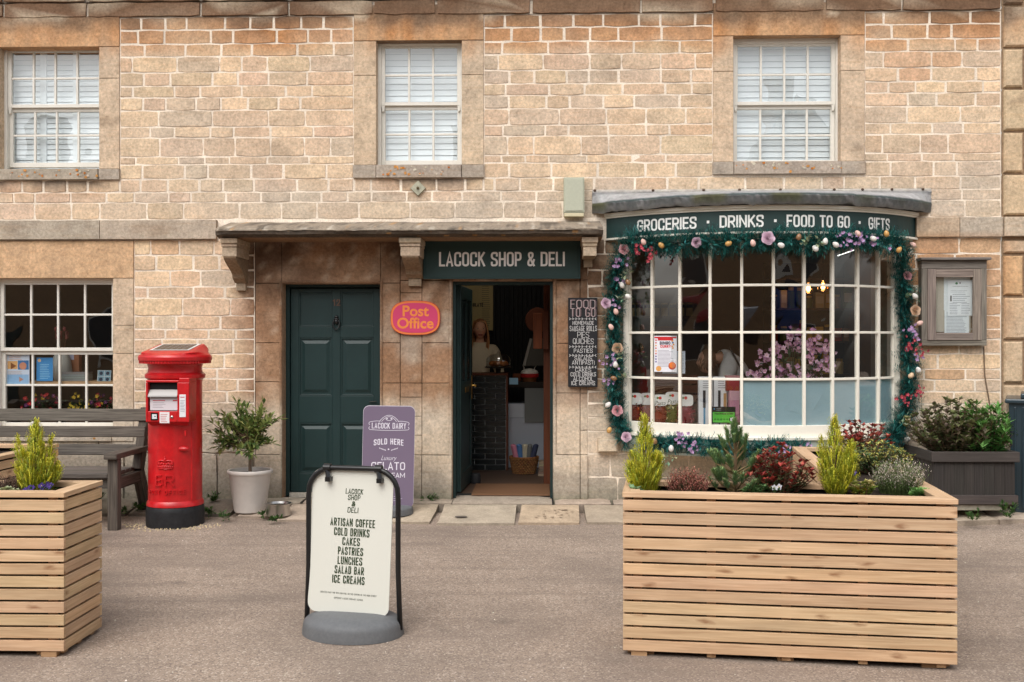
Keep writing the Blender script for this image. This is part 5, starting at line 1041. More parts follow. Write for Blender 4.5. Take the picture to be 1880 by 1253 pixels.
p0 = P(1806, 640, -.01); m = MB(); m.tube([P(1806, 636, -.012), P(1808, 690, -.014), P(1815, 730, -.012), P(1822, 775, -.012)], .006, 6, S(120, 100, 82)); o = m.build('cable', M_PLAIN); tag(o, 'thin brown cable running down the wall below the notice case', 'cable')

# ================================================================== post box
Yb = -.85; bx = P(322, 900, Yb).x; k_ = (Yb + 9.5) / F; gz = road_z(Yb); z_ = lambda y: 1.45 - (y - 626.5) * k_ - gz; Rb = 48 * k_
pb = thing('post_box', 'red pillar post box with royal cypher and solar panel on its cap', 'post box', (bx, Yb, gz), R(-2))
m = MB(); m.lathe([(.236, -.03), (.238, z_(940)), (.232, z_(931)), (Rb + .004, z_(927))], 48); m.build('base', M_BLACK, pb, smooth=40)
m = MB(); m.lathe([(Rb + .014, z_(928)), (Rb + .012, z_(922)), (Rb, z_(918)), (Rb, z_(702)), (.222, z_(698)), (.243, z_(694)), (.246, z_(688)), (.222, z_(684)), (.216, z_(676)), (.226, z_(669)), (.262, z_(664))], 64); m.build('pillar_body', M_RED, pb, smooth=30)
m = MB(); m.lathe([(.262, z_(668)), (.285, z_(667)), (.285, z_(662.2)), (.297, z_(662)), (.299, z_(656)), (.290, z_(652.5))], 64)
for k in range(72): a = 2 * math.pi * k / 72; m.box(0, 0, 0, 0, 0, 0) if False else m.beam((.283 * math.cos(a), .283 * math.sin(a), z_(662.5)), (.283 * math.cos(a), .283 * math.sin(a), z_(667.5)), .013, .016, up=(math.cos(a), math.sin(a), 0))
n = 48; pts = []
zf, zbk = z_(645), z_(632)                                 # cap: round foot to a tilted rectangular top
for r in range(7):
    t = r / 6
    for i in range(n):
        a = 2 * math.pi * i / n; c, s = math.cos(a), math.sin(a); e = 2 / (2.0 + 18 * t ** 3); X = math.copysign(abs(c) ** e, c); Yv = math.copysign(abs(s) ** e, s)
        rx = .290 + (.195 - .290) * t; ry = .290 + (.165 - .290) * t; zt = (zf + zbk) / 2 + (zbk - zf) * .5 * Yv; z = z_(652.5) + (zt - z_(652.5)) * t; pts.append((rx * X, ry * Yv, z))
m.add(pts, [(r * n + i, r * n + (i + 1) % n, (r + 1) * n + (i + 1) % n, (r + 1) * n + i) for r in range(6) for i in range(n)] + [tuple(range(6 * n, 7 * n))]); cap = m.build('cap', M_RED, pb, smooth=20)
sl = (zbk - zf) / .33; zp = lambda y: (zf + zbk) / 2 + sl * y * 1.0
def slope_rect(m, x0, x1, y0, y1, o, c): m.add([(x0, y0, zp(y0) + o), (x1, y0, zp(y0) + o), (x1, y1, zp(y1) + o), (x0, y1, zp(y1) + o)], [(0, 1, 2, 3)], c)
m = MB(); slope_rect(m, -.168, .168, -.146, .146, .004, S(226, 224, 220))
for i in range(6):
    for j in range(3): slope_rect(m, -.147 + i * .049 + .0015, -.147 + (i + 1) * .049 - .0015, -.120 + j * .08 + .0015, -.120 + (j + 1) * .08 - .0015, .006, S(58, 54, 58))
m.build('solar_panel', M_GLOSSY, cap)
# front door panel with parcel hatch (front faces -y)
def bx_(m, p0, p1, y0, y1, _a, _b, y2, y3, c=(1, 1, 1)): m.box((p0 - 304) * k_, (p1 - 304) * k_, y2, y3, z_(y1), z_(y0), c)
yf = -(Rb + .045)
m = MB(); bx_(m, 272, 333, 697, 701, yf, yf, yf, -.1); bx_(m, 272, 276, 701, 772, 0, 0, yf, -.1); bx_(m, 330, 352, 701, 772, 0, 0, yf, -.1); bx_(m, 276, 330, 752.5, 772, 0, 0, yf, -.1); bx_(m, 333, 352, 693, 701, 0, 0, yf + .004, -.1); m.add([((274 - 304) * k_, yf, z_(772)), ((350 - 304) * k_, yf, z_(772)), ((346 - 304) * k_, -Rb * .93, z_(780)), ((278 - 304) * k_, -Rb * .93, z_(780))], [(0, 3, 2, 1)]); fd = m.build('front_panel', M_RED, pb, bevel=.005)
m = MB(); bx_(m, 276.5, 330, 701, 752, 0, 0, -(Rb + .006), -.1, S(16, 14, 16)); m.build('letter_aperture', M_PLAIN, fd)
m = MB(); z1, z2 = z_(714), z_(727); x0, x1 = (276.5 - 304) * k_, (330 - 304) * k_; m.add([(x0, yf + .034, z1), (x1, yf + .034, z1), (x1, yf - .004, z2 + .01), (x0, yf - .004, z2 + .01), (x0, yf - .006, z2), (x1, yf - .006, z2), (x1, yf + .01, z2), (x0, yf + .01, z2)], [(0, 3, 2, 1), (3, 4, 5, 2), (4, 7, 6, 5)]); m.build('flap', material('dull steel', S(150, 148, 146), rough=.5, metal=.9), fd)
m = MB(); fn = flatfn((0, yf + .014, 0), (1, 0, .0), (0, 0, 1), (0, -1, 0)); xx = lambda p: (p - 304) * k_
m.add([(xx(277), yf + .03, z_(727)), (xx(329.5), yf + .03, z_(727)), (xx(329.5), yf + .008, z_(751)), (xx(280), yf + .008, z_(751))], [(0, 3, 2, 1)], S(196, 186, 190)); fn = lambda a, b, o=0: Vector((a, yf + .012 + (b - z_(751)) * .2 - .004 - o, b)); rect(m, fn, xx(283), xx(306), z_(734.5), z_(733), S(180, 60, 70)); rect(m, fn, xx(320), xx(328), z_(735), z_(732.5), S(170, 40, 50)); lines(m, fn, xx(284), xx(308), z_(737), z_(746), 4, S(140, 130, 136)); m.build('instruction_plate', M_GLOSSY, fd)
m = MB(); bx_(m, 282, 295, 755.5, 769, 0, 0, yf - .004, yf + .001, S(28, 28, 30)); bx_(m, 284.5, 293, 758, 766.5, 0, 0, yf - .006, yf - .0041, S(220, 226, 228)); bx_(m, 289, 291, 761, 763, 0, 0, yf - .0075, yf - .0061, S(40, 50, 60)); m.build('scanner', M_GLOSSY, fd)
m = MB(); bx_(m, 298, 316, 754, 774, 0, 0, yf - .003, yf + .001, S(226, 222, 222)); fn = wallfn(0, yf - .0031, 0); lines(m, fn, xx(300), xx(313), z_(758), z_(771), 5, S(200, 90, 96)); m.build('sticker', M_PLAIN, fd)
m = MB(); m.ball((xx(320.5), yf - .002, z_(763)), .013, .008, .013); m.build('lock', M_STEEL, fd, smooth=180)
m = MB(); bx_(m, 334.5, 346, 722.5, 763, 0, 0, yf - .004, yf + .001, S(222, 222, 224)); fn = wallfn(0, yf - .0042, 0); lines(m, fn, xx(336), xx(345), z_(733), z_(752), 8, S(150, 150, 160)); rect(m, fn, xx(336), xx(344), z_(728), z_(726.5), S(190, 50, 60)); m.build('collection_plate', M_PLAIN, fd)
def cyl(a, b, o=0.0): th = a / Rb; return Vector(((Rb + o) * math.sin(th), -(Rb + o) * math.cos(th), b))
m = MB(); letters(m, 'POST OFFICE', cyl, .036, .026, .0072, .0085, -.0, z_(904), th=.009)
letters(m, 'E', cyl, .094, .062, .011, .01, -.056, z_(889), th=.011); letters(m, 'R', cyl, .094, .075, .012, .01, .036, z_(889), th=.011); letters(m, 'II', cyl, .044, .04, .007, .010, -.012, z_(886), th=.007)
for (x0, x1, za, zb2) in ((-.092, -.062, 888.5, 890), (-.09, -.06, 868, 869.5), (.052, .085, 889, 891)): m.add([cyl(x0, z_(zb2), .005), cyl(x1, z_(zb2), .005), cyl(x1, z_(za), .005), cyl(x0, z_(za), .005)], [(0, 1, 2, 3)])
m.build('raised_lettering', M_RED, pb)
m = MB(); cz = z_(856); ww = .058                           # crown: band, arches, orb
for k in range(9): x = -ww + 2 * ww * k / 8; p = cyl(x, cz + .008, .004); m.ball(p, .0085, .006, .0085, n=8, m=6)
m.tube([cyl(-ww, cz - .004, .004), cyl(0, cz - .008, .005), cyl(ww, cz - .004, .004)], .006, 6); m.tube([cyl(-ww, cz + .02, .004), cyl(0, cz + .016, .005), cyl(ww, cz + .02, .004)], .006, 6)
for s in (-1, 1):
    m.tube([cyl(s * (ww - .004) * (1 - t ** 2.2) + s * .012 * math.sin(math.pi * t), cz + .02 + .05 * math.sin(t * math.pi / 2) - .014 * t ** 4, .005) for t in [i / 9 for i in range(10)]], .0065, 6)
    for k in range(4): m.ball(cyl(s * (.012 + .014 * k), cz + .032 + .006 * (k % 2), .004), .008, .006, .009, n=8, m=6)
m.ball(cyl(0, cz + .072, .005), .010, .008, .010, n=8, m=6); m.ball(cyl(0, cz + .09, .005), .005, .005, .009, n=6, m=5); m.build('crown_emblem', M_RED, pb, smooth=180)
m = MB(); tt = xx(338) / Rb; m.ball(cyl(xx(336), z_(822), .012), .05, .026, .022, n=16, m=8); m.build('door_handle', M_RED, pb, smooth=180)
m = MB(); m.add([cyl(xx(352), z_(918), .006), cyl(xx(354), z_(918), .006), cyl(xx(354), z_(700), .006), cyl(xx(352), z_(700), .006), cyl(xx(351), z_(918), -.001), cyl(xx(355), z_(918), -.001), cyl(xx(355), z_(700), -.001), cyl(xx(351), z_(700), -.001)], [(0, 1, 2, 3), (0, 3, 7, 4), (1, 5, 6, 2)]); m.add([cyl(xx(334), z_(776), .003), cyl(xx(351), z_(776), .003), cyl(xx(351), z_(806), .003), cyl(xx(334), z_(806), .003)], [(0, 1, 2, 3)]); m.box(xx(340), xx(343), -(Rb + .004), -(Rb - .01), z_(797), z_(788), (1, 1, 1)); m.build('door_seam', M_RED, pb)

# ================================================================== bench
fr = P(210, 976, -1.1); bn = thing('wooden_bench', 'weathered grey wooden bench standing left of the red post box', 'bench', (fr.x, 0, 0)); ox = fr.x; L = 1.75
def zz_(py, Y, px=210): return P(px, py, Y).z
zs1, zs2 = zz_(836, -1.1), zz_(867, -1.05)
def leg_front(x): m = MB(); m.box(x - .042, x + .042, -1.14, -1.06, road_z(-1.1), zs1 - .03, (.9, .86, .84)); return m
def leg_back(x):
    m = MB(); seatz = zs2 - .02; p = [(-.42, pave_z(0, -.4)), (-.50, pave_z(0, -.4)), (-.70, seatz), (-.62, seatz + .12), (-.47, zz_(751, -.47)), (-.39, zz_(751, -.40))]
    sec = [(-.40, -.06), (-.60, seatz - .02), (-.40, zz_(751, -.42))]
    for (a, b) in ((sec[0], sec[1]), (sec[1], sec[2])): m.beam((x, a[0], a[1]), (x, b[0], b[1]), .075, .1, (.8, .78, .76), up=(0, 1, .3))
    return m
for x in (0, -L):
    leg_front(x).build('leg', M_BENCH, bn, bevel=.005); leg_back(x).build('leg', M_BENCH, bn, bevel=.005)
    m = MB(); m.box(x - .055, x + .055, -1.19, -.50, zs1 - .028, zs1 + .02, (.85, .82, .8)); m.build('armrest', M_BENCH, bn, bevel=.008)
    m = MB(); m.box(x - .03, x + .03, -1.06, -.56, zs2 - .14, zs2 - .045, (.8, .78, .76)); m.build('side_rail', M_BENCH, bn, bevel=.004)
for k in range(5): m = MB(); y = -1.14 + .108 * k; m.box(-L + .0, -.045 if k == 0 else -.02, y, y + .095, zs2 - .042, zs2 - .006, vary((1, 1, 1), .1)); m.build('seat_slat', M_BENCH, bn, bevel=.005)
m = MB(); m.box(-L, -.045, -1.10, -1.06, zs2 - .13, zs2 - .045, (.85, .85, .85)); m.build('front_rail', M_BENCH, bn, bevel=.004)
for (yt, yb2) in ((751, 774), (783, 803), (816, 836)):
    Yc_ = -.42 - (yt - 751) / 85 * .10; zt, zb2 = zz_(yt, Yc_ - .06), zz_(yb2, Yc_ - .08); m = MB(); m.beam((-L - .03, Yc_ - .065, (zt + zb2) / 2), (.035, Yc_ - .065, (zt + zb2) / 2), .035, (zt - zb2), vary((1, 1, 1), .08), up=(0, .22, 1)); m.build('back_slat', M_BENCH, bn, bevel=.005)

# ================================================================== white pot, bay tree, dog bowl
pp = P(459, 938, -.47); pz = pave_z(0, -.47); pot = thing('plant_pot', 'white glazed plant pot holding the small bay tree beside the green door', 'plant pot', (pp.x, -.47, pz)); kk = (9.5 - .47) / F
ph = (942 - 866) * kk - .0
m = MB(); m.lathe([(28 * kk, -.005), (29 * kk, .012), (38 * kk, ph - .045), (39 * kk, ph - .04), (41 * kk, ph - .03), (41.5 * kk, ph - .008), (40 * kk, ph), (37 * kk, ph - .004), (35.5 * kk, ph - .05)], 48, col=S(206, 198, 190)); m.build('pot_body', material('glazed clay', S(206, 199, 192), rough=.4, mott=.05, mscale=14, bump=.12, bscale=14, spec=.4), pot, smooth=50)
m = MB(); m.lathe([(.0001, ph - .032), (36 * kk, ph - .036)], 24); m.build('soil', M_SOIL, pot)
def clump_leaf(m, p, d, n, L, w, cs, spread=.8, up=.3):
    for k in range(n):
        e = (d + Vector((rnd.gauss(0, spread), rnd.gauss(0, spread), rnd.gauss(up, spread)))).normalized(); m.leaf(p + e * rnd.uniform(0, .02), e, w * rnd.uniform(.7, 1.2), L * rnd.uniform(.7, 1.2), vary(rnd.choice(cs), .2), .22)
bt = thing('bay_tree', 'small bay tree with loose olive green leaves growing in the white pot', 'bay tree', (pp.x, -.47, pz + ph - .03)); top = Vector((-.02, 0, (866 - 722) * kk))
m, mc = MB(), MB(); zb0 = (866 - 800) * kk * .45; m.tube([(0, 0, 0), (.0, 0, .1), (-.008, 0, .24), (.0, 0, .36)], [.016, .014, .012, .010], 8, S(122, 104, 88)); BAY = [S(134, 150, 82), S(108, 132, 72), S(150, 160, 94), S(88, 114, 64), S(164, 170, 106)]
for k in range(48):
    a = rnd.uniform(0, 6.28); r = rnd.uniform(.06, .27); zz0 = rnd.uniform(.18, .34); e = Vector((r * math.cos(a) * 1.05 - .02, r * math.sin(a) * .8, rnd.uniform(.24, .66) - r * .3))
    if rnd.random() < .12: e = Vector((rnd.uniform(-.3, -.2), e.y, rnd.uniform(.2, .5)))
    st = Vector((0, 0, zz0)); md = (st + e) / 2 + Vector((0, 0, -.02)); m.tube([st, md, e], [.006, .0045, .0025], 5, S(110, 88, 70))
    for j in range(5): q = st.lerp(e, .45 + .13 * j) if j < 4 else e; clump_leaf(mc, q, (e - st).normalized(), 5, .078, .033, BAY)
m.build('trunk', M_PLAIN, bt); mc.build('crown', M_LEAF, bt)
Yw = -.64; w_ = P(511, 948, Yw); bz = pave_z(0, Yw) + .006; bw_ = thing('dog_bowl', 'steel dog bowl on the flagstones beside the white plant pot', 'dog bowl', (w_.x, Yw, bz)); kb = (9.5 + Yw) / F
m = MB(); m.lathe([(22.5 * kb, 0), (23 * kb, .006), (20.5 * kb, .09), (22 * kb, .098), (24 * kb, .097), (24.5 * kb, .102), (19.5 * kb, .104), (17.5 * kb, .07), (15 * kb, .02), (.0001, .018)], 40); m.build('bowl', M_STEEL, bw_, smooth=50); m = MB(); m.lathe([(.0001, .085), (18.6 * kb, .085)], 32, col=S(200, 205, 208)); m.build('water', M_GLOSSY, bw_)

# ================================================================== pavement signs
def rrect(w, h, r, n=8): return [(sx * (w / 2 - r) + r * math.cos(a), sz * (h / 2 - r) + h / 2 + r * math.sin(a)) for (sx, sz, a0) in ((1, -1, -90), (1, 1, 0), (-1, 1, 90), (-1, -1, 180)) for a in [R(a0 + 90 * i / n) for i in range(n + 1)]]
def dome_base(t, rx, ry, h, mat, flat=.75):
    m = MB(); pr = [(1.0, -.005), (1.0, .02), (.985, .04)] + [(.985 * math.cos(a) ** .5, .04 + (h - .04) * math.sin(a) ** .8) for a in [R(6 + 82 * i / 9) for i in range(10)]]; m.lathe(pr, 56, sx=rx, sy=ry); return m.build('base', mat, t, smooth=50)
da = 5.72; c = D(648, 1160, da); ga = road_z(c.y); sw = thing('swing_sign', 'white swing sign listing coffee and cakes in a black tube frame on the road', 'swing sign', (c.x, c.y, ga), R(-11)); ka = da / F; za = lambda y: 1.45 - (y - 626.5) * ka - ga
dome_base(sw, .285, .225, .115, M_PLASTIC)
m = MB(); hx = .262; zt = za(860); path = [(-hx - .012, 0, .03)] + [(-hx, 0, z) for z in (.35, zt - .16)] + [(-hx + .14 * (1 - math.cos(a)), 0, zt - .14 + .14 * math.sin(a)) for a in [R(15 * i) for i in range(1, 7)]]; path = path + [(-x, y, z) for x, y, z in path[::-1]]; m.tube(path, .0145, 14); m.build('tube_frame', M_TUBE, sw, smooth=180)
pw, phh = .474, .79; zb2 = za(1127); pn = MB(Matrix.Translation((-.026, -.012, zb2)) @ Matrix.Rotation(R(1.6), 4, 'Y') @ Matrix.Rotation(R(-2), 4, 'X')); pn.prism(rrect(pw, phh, .05), -.003, .003, S(218, 218, 208)); po_ = pn.build('panel', material('sign panel', rough=.42, vcol=True, spec=.4), sw)
m = MB(pn.M); fn = wallfn(0, -.0036, 0); DG = S(50, 66, 42); rowz = lambda y: (1127 - y) / (1127 - 866) * phh
for tx, y0, y1, x0, x1 in (('LACOCK', 909, 899, 624, 658), ('SHOP', 920, 910, 629, 653), ('&', 931, 922, 637, 643), ('DELI', 943, 933, 629, 650)): cxp = .012 + ((x0 + x1) / 2 - 641) * ka; wv = (x1 - x0) * ka; (fit_letters(m, tx, fn, cxp - wv / 2, cxp + wv / 2, (y0 - y1) * ka, .0042, rowz(y0), gk=.8, colr=DG, shear=.06) if tx != '&' else letters(m, tx, fn, (y0 - y1) * ka, .02, .0055, .004, cxp, rowz(y0), colr=DG, shear=.14))
for tx, y0, x0, x1 in (('ARTISAN COFFEE', 968, 595, 682), ('COLD DRINKS', 985.5, 603, 672), ('CAKES', 1002.5, 620, 654), ('PASTRIES', 1020, 612, 661), ('LUNCHES', 1037.5, 612, 660), ('SALAD BAR', 1054.5, 607, 664), ('ICE CREAMS', 1072, 603, 666)):
    cxp = .008 + ((x0 + x1) / 2 - 638) * ka; wv = (x1 - x0) * ka
    fit_letters(m, tx, lambda a, b, o=0: fn(a, b, o + .0009), cxp - wv / 2, cxp + wv / 2, 14.5 * ka, .0060, rowz(y0), gk=.7, colr=DG)
fit_letters(m, 'LOCATED PAST THE RED LION PUB, ON THE CENTRE OF THE HIGH STREET', fn, -.165, .165, .0095, .0013, rowz(1092), gk=.9, colr=S(110, 112, 104)); fit_letters(m, 'OPPOSITE LACOCK PRIMARY SCHOOL', fn, -.082, .088, .0095, .0013, rowz(1101), gk=.9, colr=S(110, 112, 104)); m.build('lettering', M_PLAIN, po_)
for x in (-.15, .15):
    m = MB(); zc2 = zt; m.lathe([(.022, -.02), (.022, .02)], 14); mm_ = Matrix.Translation((x, 0, zc2)) @ Matrix.Rotation(R(90), 4, 'Y'); m.v = [tuple(mm_ @ Vector(p)) for p in m.v]; m.beam((x - .0, -.005, zc2 - .012), (x + .012, -.02, zc2 - .055), .02, .02); m.box(x - .004, x + .026, -.028, .012, zc2 - .075, zc2 - .05); m.build('hanging_clip', M_TUBE, sw)
# gelato sign
Yq = -.55; c = P(711, 940, Yq); gg = pave_z(0, Yq) + .004; kq = (9.5 + Yq) / F; gl = thing('gelato_sign', 'purple pavement sign advertising gelato, standing against the stone pier between the doors', 'pavement sign', (c.x, Yq, gg), R(8))
dome_base(gl, .225, .2, .07, M_PLASTIC); zq = lambda y: 1.45 - (y - 626.5) * kq - gg; pw2 = 94 * kq; ph2 = (935 - 748) * kq
pn = MB(Matrix.Translation((0, -.01, zq(934))) @ Matrix.Rotation(R(1.2), 4, 'Y') @ Matrix.Rotation(R(-2), 4, 'X')); pn.prism(rrect(pw2, ph2, .05), -.006, .006, S(120, 107, 127)); po_ = pn.build('panel', M_GLOSSY, gl)
m = MB(pn.M); m.prism(rrect(pw2 + .006, ph2 + .006, .053), -.004, .004, S(196, 190, 200)); m.build('panel_edge', M_PLAIN, gl); m = MB(pn.M); fn = wallfn(0, -.0066, 0); Wt = S(226, 222, 232); rq = lambda y: (934 - y) * kq
fit_letters(m, 'LACOCK DAIRY', fn, -.148, .148, .05, .0062, rq(788), gk=.9, colr=Wt)
def arc3(x0, z0, x1, z1, x2, z2, t=.004):
    pts = [Vector(((1 - u) ** 2 * x0 + 2 * u * (1 - u) * x1 + u * u * x2, 0, (1 - u) ** 2 * z0 + 2 * u * (1 - u) * z1 + u * u * z2)) for u in [i / 10 for i in range(11)]]
    L_ = []; R_ = []
    for i, p in enumerate(pts): d = (pts[min(i + 1, 10)] - pts[max(0, i - 1)]).normalized(); nn = Vector((-d.z, 0, d.x)) * t / 2; L_.append(fn(p.x + nn.x, p.z + nn.z, .0004)); R_.append(fn(p.x - nn.x, p.z - nn.z, .0004))
    m.add(L_ + R_, [(i, i + 11, i + 12, i + 1) for i in range(10)], Wt)
zl = rq(776); zbn = rq(790)
arc3(-.165, zl, -.1, zl + .015, -.075, zl + .005); arc3(.165, zl, .1, zl + .015, .075, zl + .005); arc3(-.165, zbn, 0, zbn - .012, .165, zbn); arc3(-.085, zl + .004, 0, zl + .115, .085, zl + .004); arc3(-.065, zl + .004, 0, zl + .09, .065, zl + .004)
for s in (-1, 1): arc3(s * .165, zl, s * .182, zl - .012, s * .165, zl - .026); arc3(s * .165, zbn, s * .182, zbn + .012, s * .165, zbn + .026); arc3(s * .03, zl + .03, s * .018, zl + .012, 0, zl + .014); disc(m, fn, s * .018, zl + .03, .006, Wt)
fit_letters(m, 'SOLD HERE', lambda a, b, o=0: fn(a, b - a * a * .7, o), -.128, .128, .052, .0075, rq(817), gk=1.0, colr=Wt)
for s in (-1, 1):
    for k in range(5): m.leaf(Vector(fn(s * (.022 + .012 * k), rq(829) + .004 * k, .0004)), Vector((s * .6, 0, .8)), .008, .018, Wt, 0, Vector((0, -1, 0)))
disc(m, fn, 0, rq(826), .007, Wt)
type_text(m, 'Luxury', fn, .058, 0, rq(846), Wt, shear=.4, sx=.8, bold=-.0005)
fit_letters(m, 'GELATO', fn, -.146, .146, .068, .009, rq(864), gk=1.0, colr=Wt); fit_letters(m, 'ICE CREAM', fn, -.146, .146, .042, .006, rq(878), gk=1.0, colr=Wt)
lines(m, fn, -.12, .14, rq(912), rq(920), 3, S(196, 190, 206), ragged=.2, t=.25); m.build('lettering', M_PLAIN, po_)
# ================================================================== garlands round the bow window
def gpt(px, py):                                            # a point just proud of the bow at that place
    best = None
    for i in range(161):
        f = -FA + 2 * FA * i / 160; q = fas(f, .035, 1.5) if py < 500 else bow(max(-BA - .06, min(BA + .06, f)), .07, 1.5)
        d = q - CAM; x = 940 + F * d.dot(RT) / d.dot(FW)
        if best is None or abs(x - px) < best[0]: best = (abs(x - px), d.dot(FW))
    return D(px, py, best[1])
GREENS = [S(34, 100, 98), S(46, 120, 114), S(26, 80, 80), S(62, 138, 130), S(36, 90, 80)]
def garland(name, label, pts, dens, rad):
    t = thing(name, label, 'garland', pts[0]); o = pts[0]; m, w = MB(), MB(); pl = [p - o for p in pts]; w.tube(pl, .008, 6, S(40, 46, 36))
    for a, b in zip(pl, pl[1:]):
        L = (b - a).length; tdir = (b - a).normalized()
        for k in range(int(L * dens)):
            c = a.lerp(b, rnd.random()); clump = .75 + .5 * nz(c.x * 7 + c.z * 7, c.z * 5, 2)
            d = Vector((rnd.gauss(0, 1), rnd.gauss(-.25, .8), rnd.gauss(0, 1))).normalized(); q = c + d * rad * rnd.uniform(0, .55) * clump
            sd = Vector((rnd.gauss(0, 1), rnd.gauss(-.3, 1), rnd.gauss(0, 1))); e = (d + tdir * rnd.uniform(-.7, .7)).normalized(); ln = rad * rnd.uniform(.5, .95) * clump
            base = vary(rnd.choice(GREENS), .2)
            for j in range(9):                              # a short twig of flat tinsel needles
                u = j / 9; s_ = 1 if j % 2 else -1; ax = (e.cross(sd).normalized() * s_ + e * .9).normalized(); m.leaf(q + e * ln * u, ax, .0062, .034 + .014 * rnd.random(), base, 0)
    m.build('foliage', M_LEAF, t); w.build('wire', M_PLAIN, t); return t, o
def rose(t, o, px, py, c, r=.052):
    r *= .88
    p = gpt(px, py) + Vector((0, -.09, 0)) - o; m = MB(); ax = Vector((rnd.uniform(-.3, .3), -1, rnd.uniform(-.2, .3))).normalized(); u = ax.cross(Vector((0, 0, 1))).normalized(); v = u.cross(ax)
    for ring, (rr, h, n) in enumerate(((1.0, .28, 5), (.78, .52, 5), (.56, .68, 4), (.36, .76, 3), (.18, .78, 3))):
        N = 30; ph = rnd.random() * 6; cc = vary(mix(c, mul(c, .72), .22 * ring), .05); pts = []
        for lev, (f, g) in enumerate(((.35, -.1), (.8, .35), (.97, .8), (1.12, 1.0))):
            for q in range(N):
                a = 2 * math.pi * q / N; wv = abs(math.sin(a * n / 2 + ph)); k = r * rr * f * (1 + (.16 * (wv - .5) if lev > 1 else 0)); hh = r * h * g * (1 + (.25 * (wv - .6) if lev > 1 else 0)); pts.append(p + (u * math.cos(a) + v * math.sin(a)) * k + ax * hh)
        m.add(pts, [(l * N + q, l * N + (q + 1) % N, (l + 1) * N + (q + 1) % N, (l + 1) * N + q) for l in range(3) for q in range(N)], cc)
    m.ball(p + ax * r * .45, r * .16, r * .16, r * .2, mul(c, .7), 8, 6)
    for k in range(3): m.leaf(p, (u * math.cos(k * 2.1) + v * math.sin(k * 2.1) - ax * .2), .03, r * 1.4, S(70, 96, 70))
    m.build('rose', M_LEAF, t, smooth=60)
EGGC = {'w': S(222, 218, 212), 'p': S(222, 184, 172), 'g': S(196, 150, 86), 'b': S(140, 104, 72), 'o': S(222, 190, 156)}
def egg(t, o, px, py, k, off=.12):
    p = gpt(px, py) + Vector((0, -off, 0)) - o; m = MB(); c = EGGC[k]; ax = Matrix.Rotation(rnd.uniform(-1.2, 1.2), 3, 'Y'); prof = [(max(1e-4, math.sin(math.pi * i / 10)) * .0225 * (1 + .12 * math.cos(math.pi * i / 10)), -.03 * math.cos(math.pi * i / 10)) for i in range(11)]
    m.lathe(prof, 16, col=c); m.v = [tuple(p + ax @ Vector(v)) for v in m.v]; m.build('egg', M_GLOSSY if k in 'gb' else M_PLAIN, t, smooth=180)
def spray(t, o, px, py, c, n=16, sp=.05, leafy=False, nm='flower_spray'):
    p = gpt(px, py) + Vector((0, -.10, 0)) - o; m = MB()
    for k in range(n):
        q = p + Vector((rnd.gauss(0, sp), rnd.gauss(0, .015), rnd.gauss(0, sp * .8)))
        if leafy: clump_leaf(m, q, Vector((rnd.uniform(-1, 1), -.5, rnd.uniform(-1, .6))), 2, .045, .03, [S(150, 170, 150), S(170, 184, 160), S(120, 146, 120), S(186, 190, 150)], .4)
        else: bloom(m, q, rnd.uniform(.012, .024), c, 5, Vector((rnd.uniform(-.6, .6), -1, rnd.uniform(-.5, .5))))
    m.build(nm, M_LEAF, t)
left = [(1150, 448), (1138, 480), (1128, 520), (1128, 560), (1126, 600), (1130, 640), (1128, 680), (1126, 720), (1134, 760), (1140, 790), (1150, 812)]
topl = [(1150, 448), (1180, 440), (1215, 448), (1250, 446), (1290, 442), (1320, 448), (1360, 440), (1400, 442), (1440, 440), (1490, 444), (1530, 440), (1575, 440), (1620, 444), (1650, 446), (1662, 470)]
right = [(1660, 462), (1656, 500), (1660, 540), (1662, 580), (1664, 620), (1668, 660), (1668, 700), (1664, 740), (1652, 790), (1632, 800), (1640, 822)]
gl_, go = garland('garland', 'teal tinsel garland with eggs and roses framing the top and sides of the bow window', [gpt(*p) for p in left[::-1]] + [gpt(*p) for p in topl[1:]] + [gpt(*p) for p in right[1:]], 900, .145)
gb, gbo = garland('garland', 'shorter teal garland with purple flowers hanging below the bow window sill', [gpt(*p) for p in ((1175, 808), (1210, 815), (1250, 812), (1300, 818), (1340, 826), (1380, 828), (1420, 820), (1460, 824), (1490, 830))], 700, .11)
for px, py, k in ((1179, 447, 'p'), (1211, 453, 'g'), (1333, 450, 'g'), (1377, 449, 'p'), (1428, 453, 'w'), (1460, 438, 'b'), (1490, 459, 'w'), (1508, 446, 'w'), (1527, 452, 'w'), (1567, 432, 'p'), (1595, 441, 'w'), (1619, 432, 'g'), (1642, 461, 'g'), (1667, 452, 'p'), (1671, 545, 'w'), (1680, 594, 'p'), (1677, 679, 'w'), (1664, 689, 'o'), (1658, 768, 'o'), (1657, 805, 'w'), (1140, 525, 'w'), (1151, 520, 'b'), (1151, 546, 'w'), (1129, 573, 'p'), (1120, 601, 'p'), (1128, 669, 'w'), (1125, 694, 'b'), (1115, 742, 'w'), (1117, 788, 'g')): egg(gl_, go, px, py, k)
for px, py, k in ((1199, 808, 'b'), (1229, 821, 'w'), (1408, 838, 'o')): egg(gb, gbo, px, py, k)
LI, PK, PE = S(240, 212, 228), S(236, 184, 190), S(238, 208, 178)
for px, py, c, r in ((1144, 460, PK, .047), (1275, 447, LI, .046), (1405, 440, LI, .058), (1659, 508, PK, .042), (1673, 571, PE, .05), (1111, 558, LI, .048), (1132, 639, PE, .05), (1132, 753, PK, .05), (1148, 801, LI, .046)): rose(gl_, go, px, py, c, r)
rose(gb, gbo, 1462, 829, PK, .05)
RD, PU = S(196, 76, 98), S(196, 164, 208)
